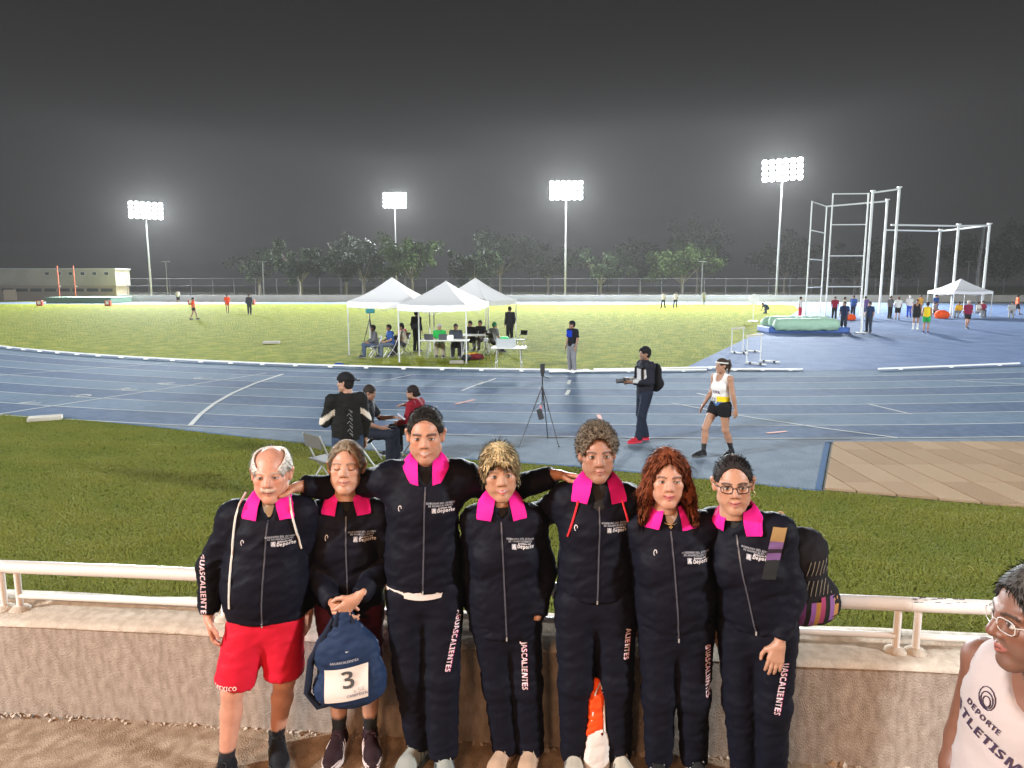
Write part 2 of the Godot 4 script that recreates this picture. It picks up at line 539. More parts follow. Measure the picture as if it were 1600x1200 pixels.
func make_parapet() -> void:
	var wb := Basis(Vector3.UP, -wall_turn)
	var w := thing("parapet_wall", "low rough plastered parapet wall with a sloped cement cap behind the group", "wall")
	var st := stool()
	box(st, wall_at(0, 0.16, 0.625), Vector3(40, 0.78, 0.32), wb)
	obj("wall", st, M.wall, w)
	# cap: sloped front lip, flat top, raised back kerb
	st = stool()
	var prof := [Vector2(-0.012, 1.0), Vector2(-0.014, 1.008), Vector2(0.02, 1.03), Vector2(0.2, 1.036), Vector2(0.215, 1.036), Vector2(0.225, 1.05), Vector2(0.33, 1.056), Vector2(0.335, 0.95)]
	var n := 160
	var nz := FastNoiseLite.new()
	nz.seed = 4
	nz.frequency = 1.7
	for i in n:
		var s0 := -20.0 + 40.0 * i / n
		var s1 := -20.0 + 40.0 * (i + 1) / n
		for k in prof.size() - 1:
			var P := func(s: float, j: int) -> Vector3:
				var w1 := nz.get_noise_2d(s * 3.0, j * 5.0) * 0.008
				return wall_at(s, prof[j].x + w1, prof[j].y + w1)
			quad(st, P.call(s0, k), P.call(s1, k), P.call(s1, k + 1), P.call(s0, k + 1))
	obj("wall_cap", st, M.cap, w)
	# crumbs of plaster and dirt along the foot of the wall
	var rng := RandomNumberGenerator.new()
	rng.seed = 5
	st = stool()
	for i in 420:
		var s := rng.randf_range(-4.5, 4.5)
		var r := rng.randf_range(0.003, 0.011) * (1.0 if rng.randf() < 0.9 else 1.8)
		var p := wall_at(s, -absf(rng.randfn(0, 0.02)) - 0.004, 0.452)
		box(st, p, Vector3(r * 2, r, r * 1.5), Basis(Vector3(rng.randf(), rng.randf(), rng.randf()).normalized(), rng.randf() * 3))
	var cr := obj("plaster_crumbs", st, flat(Color(0.5, 0.42, 0.34), 0.95))
	tag(cr, "crumbs of loose plaster along the foot of the parapet wall", "crumbs", "", "stuff")
	# railing: rail lengths with paired posts, one thing per length
	for sec in [[-7.3, -3.0], [-3.0, -1.63], [-1.63, 2.07], [2.07, 6.4]]:
		var rl := thing("railing", {-7.3: "white pipe railing length ending at the paired posts left of the man in red shorts", -3.0: "short white pipe railing length beside the man in red shorts", -1.63: "white pipe railing length passing behind the seven people", 2.07: "white pipe railing with chipped black paint, behind the man in the vest"}[sec[0]], "railing", Vector3.ZERO, 0.0, "white railing lengths on the parapet")
		st = stool()
		tube(st, [wall_at(sec[0] + 0.001, 0.13, 1.297), wall_at((sec[0] + sec[1]) * 0.5, 0.13, 1.299), wall_at(sec[1], 0.13, 1.297)], 0.038, 14)
		obj("top_rail", st, M.rail, rl)
		st = stool()
		bar(st, wall_at(sec[0] + 0.05, 0.13, 1.12), wall_at(sec[1] - 0.05, 0.13, 1.12), 0.017, 10)
		obj("lower_rail", st, M.rail, rl)
		for s in [sec[0] + 0.05, sec[1] - 0.05]:
			st = stool()
			bar(st, wall_at(s, 0.13, 1.03), wall_at(s, 0.13, 1.272), 0.019, 10)
			obj("post", st, M.rail, rl)
			st = stool()
			var ring := []
			for i in 14: ring.append(0)
			tube(st, [wall_at(s, 0.13, 1.035), wall_at(s, 0.13, 1.05), wall_at(s, 0.13, 1.058)], [0.06, 0.045, 0.02], 9)
			obj("mortar_foot", st, M.cap, rl)
		if sec[0] == 2.07:
			rng.seed = 9
			for i in 26:
				st = stool()
				var s2 := 2.05 + absf(rng.randfn(0.12, 0.22)) if i > 8 else 1.75 + rng.randf() * 0.5
				var an := rng.randf_range(0.7, 1.9)
				var up := Vector3(0, sin(an), 0) + wall_at(0, -cos(an), 0) - wall_at(0, 0, 0)
				var c0 := wall_at(maxf(s2, 2.09), 0.13, 1.297) + up * 0.0382
				box(st, c0, Vector3(rng.randf_range(0.006, 0.03), 0.0015, rng.randf_range(0.004, 0.009)), Basis(Vector3.UP, -wall_turn) * Basis(Vector3.RIGHT, an - PI / 2))
				obj("paint_chip", st, M.chip, rl)

func font_sans(bold := false) -> SystemFont:
	var key := "font_b" if bold else "font"
	if not M.has(key):
		var f := SystemFont.new()
		f.font_names = PackedStringArray(["Droid Sans"])
		if bold: f.font_weight = 700
		M[key] = f
	return M[key]

func leaf_tree(called: String, at: Vector3, h: float, spread: float, label: String, sd: int, weep := 0.0, tone := Color(0.055, 0.085, 0.03)) -> void:
	var t := thing(called, label, "tree", at, 0.0, "trees behind the far wall")
	var rng := RandomNumberGenerator.new()
	rng.seed = sd
	var st := stool()
	var fork := h * 0.32
	tube(st, [Vector3.ZERO, Vector3(0.1, fork * 0.6, 0), Vector3(0.05, fork, 0)], [0.3, 0.22, 0.18], 7)
	var tips := []
	for i in 9:
		var a := TAU * i / 9.0 + rng.randf() * 0.5
		var rr := spread * rng.randf_range(0.35, 0.8)
		var e := Vector3(cos(a) * rr, h * rng.randf_range(0.55, 0.92), sin(a) * rr)
		tube(st, [Vector3(0.05, fork - 0.1, 0), Vector3(0.05, fork, 0).lerp(e, 0.5) + Vector3(0, 0.3, 0), e], [0.12, 0.07, 0.03], 5)
		tips.append(e)
	obj("trunk", st, M.bark, t)
	var v := PackedVector3Array(); var nn := PackedVector3Array(); var cc := PackedColorArray(); var ix := PackedInt32Array()
	for i in 46:
		var c: Vector3 = tips[rng.randi() % tips.size()] * rng.randf_range(0.75, 1.08) + Vector3(rng.randfn(0, 0.2), rng.randfn(0, 0.12), rng.randfn(0, 0.2)) * spread
		c.y = maxf(c.y, h * 0.33)
		var cr := spread * rng.randf_range(0.14, 0.3)
		for k in 110:
			var d := Vector3(rng.randfn(), rng.randfn() * 0.75, rng.randfn()).normalized() * cr * pow(rng.randf(), 0.4)
			if weep > 0: d.y -= rng.randf() * weep
			var p := c + d
			var n := (d.normalized() + Vector3(rng.randfn(), rng.randfn() + 0.4, rng.randfn()) * 0.6).normalized()
			var u := n.cross(Vector3(rng.randfn(), rng.randfn(), rng.randfn())).normalized()
			var w := n.cross(u)
			var s := rng.randf_range(0.16, 0.34)
			var b := v.size()
			v.append(p - u * s); v.append(p + w * s * 0.45); v.append(p + u * s); v.append(p - w * s * 0.45)
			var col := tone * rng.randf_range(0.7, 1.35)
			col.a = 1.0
			for q in 4:
				nn.append(n); cc.append(col)
			ix.append_array(PackedInt32Array([b, b + 1, b + 2, b, b + 2, b + 3]))
	obj("crown", arrays_mesh(v, nn, ix, cc), M.leaf, t)

func make_far_side() -> void:
	# low wall round the far side
	var w := thing("boundary_wall", "long low beige boundary wall beyond the infield, carrying the fence", "wall")
	var st := stool()
	box(st, Vector3(30, 0.45, -100), Vector3(170, 0.9, 0.25))
	obj("wall", st, M.plaster, w)
	st = stool()
	box(st, Vector3(30, 0.93, -100), Vector3(170, 0.06, 0.33))
	obj("coping", st, M.concrete, w)
	var f := thing("wire_fence", "tall wire fence on steel posts standing behind the low boundary wall", "fence")
	st = stool()
	for y in [1.2, 2.2, 3.2]:
		bar(st, Vector3(-54, y, -100.6), Vector3(115, y, -100.6), 0.022, 5)
	obj("fence_rails", st, M.fence, f)
	for i in 57:
		st = stool()
		bar(st, Vector3(-54 + i * 3.0, 0, -100.6), Vector3(-54 + i * 3.0, 3.25, -100.6), 0.035, 6)
		obj("fence_post", st, M.fence, f)
	st = stool()
	for i in 680:
		var x := -54.0 + i * 0.25
		bar(st, Vector3(x, 0.9, -100.6), Vector3(x, 3.2, -100.6), 0.006, 3)
	var wires := obj("fence_wires", st, M.fence, f)
	wires.set_meta("kind", "stuff")
	# warehouse on the left
	var b := thing("warehouse", "long beige warehouse with a row of six small square windows under its roof", "building", Vector3(-58.5, 0, -106))
	st = stool()
	box(st, Vector3(-40, 3.4, -2), Vector3(80, 2.4, 4))
	obj("wall", st, M.warehouse, b)
	st = stool()
	box(st, Vector3(-40, 1.1, -2.1), Vector3(79.6, 2.2, 3.6))
	obj("lower_wall", st, flat(Color(0.2, 0.16, 0.13), 0.9), b)
	st = stool()
	box(st, Vector3(-40, 4.66, -2), Vector3(80.3, 0.12, 4.3))
	obj("roof", st, M.steel, b)
	for i in 6:
		st = stool()
		box(st, Vector3(-1.3 - i * 1.75, 3.95, 0.01), Vector3(0.7, 0.55, 0.06))
		var wd := obj("window", st, M.steel, b)
		st = stool()
		box(st, Vector3(-1.3 - i * 1.75, 3.95, 0.045), Vector3(0.58, 0.43, 0.02))
		obj("pane", st, M.glass, wd)
	for i in 18:
		st = stool()
		box(st, Vector3(-1.6 - i * 2.1, 1.55, -0.28), Vector3(1.7, 0.45, 0.06))
		obj("vent_opening", st, M.glass, b)
	st = stool()
	box(st, Vector3(-16.0, 0.8, -0.27), Vector3(1.9, 1.6, 0.06))
	obj("door", st, flat(Color(0.45, 0.36, 0.27), 0.8), b)
	st = stool()
	box(st, Vector3(-34, 0.8, -0.27), Vector3(10, 1.5, 0.06))
	obj("gate", st, flat(Color(0.09, 0.1, 0.11), 0.7), b)
	# trees
	var spots := [[-33, -112, 7.5, 3.2, 0], [-24, -116, 8.0, 3.6, 0], [-15.5, -111, 8.6, 4.0, 0], [-29, -125, 9.5, 4.2, 0], [-6, -113, 7.0, 3.2, 0], [-2, -122, 10.5, 4.4, 1], [6, -120, 8.5, 3.6, 0], [14, -114, 6.6, 3.4, 0], [21, -118, 8.4, 3.6, 0], [26.5, -112, 7.0, 4.6, 0], [32, -124, 11.5, 4.6, 1], [44, -116, 9.5, 4.2, 0], [54, -113, 7.5, 3.6, 0], [62, -118, 8.2, 4.0, 0], [73, -112, 9.0, 4.4, 1], [84, -114, 10.5, 4.8, 0], [-43, -122, 7.0, 3.2, 0]]
	var words := ["small round tree just right of the warehouse", "middling leafy tree near the left end of the wire fence", "broad bright green tree left of the slim floodlight mast", "tall dim tree set back behind the broad bright green one", "low tree just behind the row of white canopies", "tall drooping bare-limbed tree behind the white canopies", "dim tree beside the mast lined up with the photographer", "low bushy tree behind the two white-shirted walkers", "middling dim tree between the two right-hand masts", "wide dome-shaped bright tree left of the largest lamp mast", "tall drooping tree rising behind the dome-shaped one", "leafy tree behind the tall throwing cage panels", "low tree behind the middle of the throwing cage", "round tree behind the cage net posts", "drooping tree behind the small far canopy", "tall loose tree at the far end of the fence", "small dim tree behind the warehouse corner"]
	for i in spots.size():
		var s: Array = spots[i]
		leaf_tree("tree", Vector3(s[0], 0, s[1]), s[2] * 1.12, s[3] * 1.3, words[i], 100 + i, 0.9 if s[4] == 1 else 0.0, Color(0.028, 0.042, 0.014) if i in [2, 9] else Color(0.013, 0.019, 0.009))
	# street lamps behind the fence (unlit posts) and two lit ones far off
	for i in 5:
		var x: float = [-50.0, -36.0, 27.5, 50.5, 66.0][i]
		var l := thing("lamp_post", ["thin unlit lamp post right of the warehouse", "thin unlit lamp post behind the left infield athletes", "thin unlit lamp post left of the throwing cage", "thin unlit lamp post behind the throwing cage panels", "thin unlit lamp post behind the small far canopy"][i], "lamp post", Vector3(x, 0, -104.0), 0.0, "thin lamp posts behind the fence")
		st = stool()
		bar(st, Vector3(0, 0, 0), Vector3(0, 5.6, 0), 0.06, 6)
		obj("pole", st, M.fence, l)
		st = stool()
		box(st, Vector3(0.0, 5.65, 0), Vector3(1.1, 0.1, 0.25), Basis(), 0.02)
		obj("lamp_head", st, M.fence, l)

func make_grass() -> void:
	# real blades on the near lawn: tufts spread by a MultiMesh
	var rng := RandomNumberGenerator.new()
	rng.seed = 21
	var tuft := stool()
	for i in 9:
		var a := rng.randf() * TAU
		var lean := Vector3(cos(a), 0, sin(a))
		var side := Vector3(-sin(a), 0, cos(a)) * 0.0028
		var p := Vector3(rng.randfn(0, 0.018), 0, rng.randfn(0, 0.018))
		var h := rng.randf_range(0.016, 0.032)
		var m := p + lean * h * 0.3 + Vector3(0, h * 0.65, 0)
		var e := p + lean * h * 0.9 + Vector3(0, h, 0)
		for v in [p - side, m - side * 0.8, p + side, p + side, m - side * 0.8, m + side * 0.8, m - side * 0.8, e, m + side * 0.8]:
			tuft.add_vertex(v)
	tuft.generate_normals()
	var mesh := tuft.commit()
	var gm := flat(Color(1, 1, 1), 0.75)
	gm.albedo_color = Color.WHITE
	gm.vertex_color_use_as_albedo = true
	gm.cull_mode = BaseMaterial3D.CULL_DISABLED
	gm.backlight_enabled = true
	gm.backlight = Color(0.3, 0.3, 0.3)
	mesh.surface_set_material(0, gm)
	var xs := []
	var cols := []
	var nz := FastNoiseLite.new()
	nz.seed = 8
	nz.frequency = 0.5
	var edge := [Vector2(-30, -21.5), Vector2(-11.5, -15.68), Vector2(-9.4, -15.08), Vector2(-7.3, -14.2), Vector2(-4.4, -12.98), Vector2(-1.1, -11.66), Vector2(1.0, -11.1), Vector2(2.9, -10.36), Vector2(4.4, -9.76), Vector2(6.8, -8.98), Vector2(16, -6.5)]
	var tries := 0
	while xs.size() < 210000 and tries < 600000:
		tries += 1
		var z := -4.2 - 12.5 * pow(rng.randf(), 1.15)
		var hw := 1.2 + absf(z) * 0.78
		var x := rng.randf_range(-hw, hw)
		var lim := -99.0
		for k in edge.size() - 1:
			if x >= edge[k].x and x < edge[k + 1].x:
				lim = lerpf(edge[k].y, edge[k + 1].y, (x - edge[k].x) / (edge[k + 1].x - edge[k].x))
		if z < lim + rng.randfn(0.02, 0.03): continue
		var n := nz.get_noise_2d(x, z * 1.6)
		var s := rng.randf_range(0.7, 1.25) * (1.0 + n * 0.35)
		xs.append(Transform3D(Basis(Vector3.UP, rng.randf() * TAU).scaled(Vector3(s, s * (1.0 + n * 0.4), s)), Vector3(x, 0.004, z)))
		var c := Color(0.16, 0.192, 0.013).lerp(Color(0.245, 0.235, 0.028), clampf(rng.randf() * 0.7 + n * 0.5, 0, 1))
		cols.append(c)
	var mm := MultiMesh.new()
	mm.transform_format = MultiMesh.TRANSFORM_3D
	mm.use_colors = true
	mm.mesh = mesh
	mm.instance_count = xs.size()
	for i in xs.size():
		mm.set_instance_transform(i, xs[i])
		mm.set_instance_color(i, cols[i])
	var o := MultiMeshInstance3D.new()
	o.name = "grass"
	o.multimesh = mm
	add_child(o)
	tag(o, "short mown grass of the lawn between the terrace and the track", "grass", "", "stuff")

# ================= figures: distance field on a grid, meshed as surface nets =================
class Field:
	var o: Vector3
	var c: float
	var nx: int
	var ny: int
	var nz: int
	var v: PackedFloat32Array
	var relief: Callable

	func _init(lo: Vector3, hi: Vector3, cell: float) -> void:
		o = lo
		c = cell
		nx = int(ceil((hi.x - lo.x) / cell)) + 1
		ny = int(ceil((hi.y - lo.y) / cell)) + 1
		nz = int(ceil((hi.z - lo.z) / cell)) + 1
		v = PackedFloat32Array()
		v.resize(nx * ny * nz)
		v.fill(9.0)

	func span(lo: Vector3, hi: Vector3) -> Array:
		return [clampi(int((lo.x - o.x) / c), 0, nx), clampi(int((hi.x - o.x) / c) + 2, 0, nx), clampi(int((lo.y - o.y) / c), 0, ny), clampi(int((hi.y - o.y) / c) + 2, 0, ny), clampi(int((lo.z - o.z) / c), 0, nz), clampi(int((hi.z - o.z) / c) + 2, 0, nz)]

	# tapered capsule; q > 1 flattens it front to back; flat_end cuts it square at b
	func cone(a: Vector3, b: Vector3, ra: float, rb: float, k := 0.02, q := 1.0, flat_end := false) -> void:
		var m := maxf(ra, rb) + k + c * 2.0
		var mv := Vector3(m, m, m)
		var s := span(a.min(b) - mv, a.max(b) + mv)
		var ab := b - a
		var abq := Vector3(ab.x, ab.y, ab.z * q)
		var l2 := maxf(abq.length_squared(), 1e-9)
		var dirv := ab.normalized()
		var ik := 1.0 / maxf(k, 1e-5)
		for z in range(s[4], s[5]):
			var pz := (o.z + z * c - a.z) * q
			for y in range(s[2], s[3]):
				var py := o.y + y * c - a.y
				var i: int = (z * ny + y) * nx + s[0]
				for x in range(s[0], s[1]):
					var px := o.x + x * c - a.x
					var t := clampf((px * abq.x + py * abq.y + pz * abq.z) / l2, 0.0, 1.0)
					var dx := px - abq.x * t
					var dy := py - abq.y * t
					var dz := pz - abq.z * t
					var d := sqrt(dx * dx + dy * dy + dz * dz) - ra - (rb - ra) * t
					if q > 1.0 and d > 0.0: d /= q
					if flat_end:
						d = maxf(d, (px - ab.x) * dirv.x + (py - ab.y) * dirv.y + (pz / q - ab.z) * dirv.z)
					var e := v[i]
					var h := k - absf(e - d)
					v[i] = (minf(e, d) - h * h * ik * 0.25) if h > 0.0 else minf(e, d)
					i += 1

	func ell(p: Vector3, r: Vector3, k := 0.02, carve := false) -> void:
		var mv := r + Vector3.ONE * (k + c * 2.0)
		var s := span(p - mv, p + mv)
		var ik := 1.0 / maxf(k, 1e-5)
		for z in range(s[4], s[5]):
			var pz := (o.z + z * c - p.z) / r.z
			for y in range(s[2], s[3]):
				var py := (o.y + y * c - p.y) / r.y
				var i: int = (z * ny + y) * nx + s[0]
				for x in range(s[0], s[1]):
					var px := (o.x + x * c - p.x) / r.x
					var k0 := sqrt(px * px + py * py + pz * pz)
					var gx := px / r.x
					var gy := py / r.y
					var gz := pz / r.z
					var k1 := sqrt(gx * gx + gy * gy + gz * gz)
					var d := k0 * (k0 - 1.0) / maxf(k1, 1e-6) if k0 > 0.05 else -minf(r.x, minf(r.y, r.z))
					var e := v[i]
					if carve:
						d = -d
						var h2 := k - absf(e - d)
						v[i] = (maxf(e, d) + h2 * h2 * ik * 0.25) if h2 > 0.0 else maxf(e, d)
					else:
						var h := k - absf(e - d)
						v[i] = (minf(e, d) - h * h * ik * 0.25) if h > 0.0 else minf(e, d)
					i += 1

	func above(y0: float, tilt := 0.0) -> void:
		# keep what lies above a level (the hem of a garment)
		for z in nz:
			for y in ny:
				var d := y0 + tilt * (o.z + z * c) - (o.y + y * c)
				if d < -c * 2.0: break
				for x in nx:
					var i := (z * ny + y) * nx + x
					v[i] = maxf(v[i], d)

	func at(p: Vector3) -> float:
		var g := (p - o) / c
		var x := clampi(int(g.x), 0, nx - 2)
		var y := clampi(int(g.y), 0, ny - 2)
		var z := clampi(int(g.z), 0, nz - 2)
		var i := (z * ny + y) * nx + x
		var fx := g.x - x
		var fy := g.y - y
		var fz := g.z - z
		var sl := nx * ny
		var a := lerpf(lerpf(v[i], v[i + 1], fx), lerpf(v[i + nx], v[i + nx + 1], fx), fy)
		var b := lerpf(lerpf(v[i + sl], v[i + sl + 1], fx), lerpf(v[i + sl + nx], v[i + sl + nx + 1], fx), fy)
		return lerpf(a, b, fz)

	func front(x: float, y: float) -> float:
		# where a line from the front (+z) first meets the surface
		var z := o.z + (nz - 1) * c
		var last := 9.0
		while z > o.z + c:
			var d := at(Vector3(x, y, z))
			if d < 0.0:
				var zz := z + c * 0.5 * (-d / maxf(last - d, 1e-5))
				return zz + (maxf(relief.call(Vector3(x, y, zz), Vector3.BACK), -0.001) * 1.15 + 0.001 if relief.is_valid() else 0.0)
			last = d
			z -= c * 0.5
		return o.z

class Hull:
	var v := PackedVector3Array()
	var n := PackedVector3Array()
	var col := PackedColorArray()
	var ix := PackedInt32Array()

	func net(f: Field, xf: Transform3D, paint: Callable, bump: Callable) -> void:
		# surface nets: one vertex in each crossed cell, one quad round each crossed edge
		var nx := f.nx
		var ny := f.ny
		var nz := f.nz
		var sl := nx * ny
		var vals := f.v
		var lim := f.c * 1.9
		var cell_of := PackedInt32Array()
		cell_of.resize(nx * ny * nz)
		cell_of.fill(-1)
		var base := v.size()
		var loc := PackedVector3Array()
		var cells := PackedInt32Array()
		for z in nz - 1:
			for y in ny - 1:
				var i := (z * ny + y) * nx
				for x in nx - 1:
					var a := vals[i]
					if absf(a) < lim:
						var p0 := a < 0.0
						var b := vals[i + 1]
						var c2 := vals[i + nx]
						var d := vals[i + nx + 1]
						var e := vals[i + sl]
						var f2 := vals[i + sl + 1]
						var g := vals[i + sl + nx]
						var h := vals[i + sl + nx + 1]
						if (b < 0.0) != p0 or (c2 < 0.0) != p0 or (d < 0.0) != p0 or (e < 0.0) != p0 or (f2 < 0.0) != p0 or (g < 0.0) != p0 or (h < 0.0) != p0:
							var s := Vector3.ZERO
							var m := 0
							if (a < 0.0) != (b < 0.0): s += Vector3(a / (a - b), 0, 0); m += 1
							if (c2 < 0.0) != (d < 0.0): s += Vector3(c2 / (c2 - d), 1, 0); m += 1
							if (e < 0.0) != (f2 < 0.0): s += Vector3(e / (e - f2), 0, 1); m += 1
							if (g < 0.0) != (h < 0.0): s += Vector3(g / (g - h), 1, 1); m += 1
							if (a < 0.0) != (c2 < 0.0): s += Vector3(0, a / (a - c2), 0); m += 1
							if (b < 0.0) != (d < 0.0): s += Vector3(1, b / (b - d), 0); m += 1
							if (e < 0.0) != (g < 0.0): s += Vector3(0, e / (e - g), 1); m += 1
							if (f2 < 0.0) != (h < 0.0): s += Vector3(1, f2 / (f2 - h), 1); m += 1
							if (a < 0.0) != (e < 0.0): s += Vector3(0, 0, a / (a - e)); m += 1
							if (b < 0.0) != (f2 < 0.0): s += Vector3(1, 0, b / (b - f2)); m += 1
							if (c2 < 0.0) != (g < 0.0): s += Vector3(0, 1, c2 / (c2 - g)); m += 1
							if (d < 0.0) != (h < 0.0): s += Vector3(1, 1, d / (d - h)); m += 1
							cell_of[i] = loc.size()
							cells.append(i)
							loc.append(f.o + (Vector3(x, y, z) + s / maxi(m, 1)) * f.c)
					i += 1
		var tri := PackedInt32Array()
		for j in cells.size():
			var i := cells[j]
			var x := i % nx
			var y := (i / nx) % ny
			var z := i / sl
			if x < 1 or y < 1 or z < 1: continue
			var a := vals[i] < 0.0
			# edge along x, y, z from the cell's first corner
			if (vals[i + 1] < 0.0) != a: _quad(tri, cell_of, i, i - nx, i - nx - sl, i - sl, a)
			if (vals[i + nx] < 0.0) != a: _quad(tri, cell_of, i, i - sl, i - sl - 1, i - 1, a)
			if (vals[i + sl] < 0.0) != a: _quad(tri, cell_of, i, i - 1, i - 1 - nx, i - nx, a)
		var nn := PackedVector3Array()
		nn.resize(loc.size())
		for pass_ in 2:
			nn.fill(Vector3.ZERO)
			for k in range(0, tri.size(), 3):
				var a := tri[k]
				var b := tri[k + 1]
				var c3 := tri[k + 2]
				var fn := (loc[c3] - loc[a]).cross(loc[b] - loc[a])
				nn[a] += fn
				nn[b] += fn
				nn[c3] += fn
			for k in nn.size(): nn[k] = nn[k].normalized()
			if pass_ == 0: f.relief = bump
			if pass_ == 1 or not bump.is_valid(): break
			for k in loc.size():
				var bv: float = bump.call(loc[k], nn[k])
				loc[k] += nn[k] * bv
		for k in loc.size():
			if paint.is_valid(): col.append(paint.call(loc[k], nn[k]))
			v.append(xf * loc[k])
			n.append(xf.basis * nn[k])
		for k in tri.size(): ix.append(tri[k] + base)

	func _quad(tri: PackedInt32Array, cell_of: PackedInt32Array, a: int, b: int, c: int, d: int, inside: bool) -> void:
		var p := cell_of[a]
		var q := cell_of[b]
		var r := cell_of[c]
		var s := cell_of[d]
		if p < 0 or q < 0 or r < 0 or s < 0: return
		if inside:
			tri.append(p); tri.append(r); tri.append(q); tri.append(p); tri.append(s); tri.append(r)
		else:
			tri.append(p); tri.append(q); tri.append(r); tri.append(p); tri.append(r); tri.append(s)

	func mesh() -> ArrayMesh:
		var a := []
		a.resize(Mesh.ARRAY_MAX)
		a[Mesh.ARRAY_VERTEX] = v
		a[Mesh.ARRAY_NORMAL] = n
		if col.size() == v.size() and col.size() > 0: a[Mesh.ARRAY_COLOR] = col
		a[Mesh.ARRAY_INDEX] = ix
		var m := ArrayMesh.new()
		m.add_surface_from_arrays(Mesh.PRIMITIVE_TRIANGLES, a)
		return m

var wr_noise: FastNoiseLite
func fold(p: Vector3, amp: float, f: float, sd: float) -> float:
	# soft cloth folds: ridged noise, stretched across the body
	if wr_noise == null:
		wr_noise = FastNoiseLite.new()
		wr_noise.seed = 12
		wr_noise.frequency = 1.0
	var a := wr_noise.get_noise_3d(p.x * f * 0.7 + sd + p.y * f * 0.5, p.y * f * 1.3 - p.x * f * 0.4, p.z * f * 0.7)
	var b := wr_noise.get_noise_3d(p.x * f * 2.1 + 7.0, p.y * f * 2.4 + sd, p.z * f * 2.1)
	return amp * ((1.0 - 2.2 * absf(a)) * 0.9 + b * 0.45)

func skin_mat() -> StandardMaterial3D:
	if not M.has("skin"):
		var m := flat(Color(1, 1, 1), 0.5)
		m.albedo_color = Color.WHITE
		m.vertex_color_use_as_albedo = true
		m.subsurf_scatter_enabled = true
		m.subsurf_scatter_strength = 0.08
		M.skin = m
	return M.skin

func cloth(c: Color, rough := 0.8, sheen := 0.25) -> StandardMaterial3D:
	var key := "cloth" + c.to_html() + str(rough)
	if not M.has(key):
		var m := flat(c, rough)
		m.metallic_specular = 0.22
		m.rim_enabled = sheen > 0.3
		m.rim = sheen * 0.3
		m.rim_tint = 0.8
		if not M.has("weave"): M.weave = noise_tex(0.22, 3, [], 91, 256, FastNoiseLite.TYPE_SIMPLEX_SMOOTH, true, 3.0)
		m.normal_enabled = true
		m.normal_texture = M.weave
		m.normal_scale = 0.14
		m.uv1_triplanar = true
		m.uv1_scale = Vector3.ONE * 9.0
		M[key] = m
	return M[key]

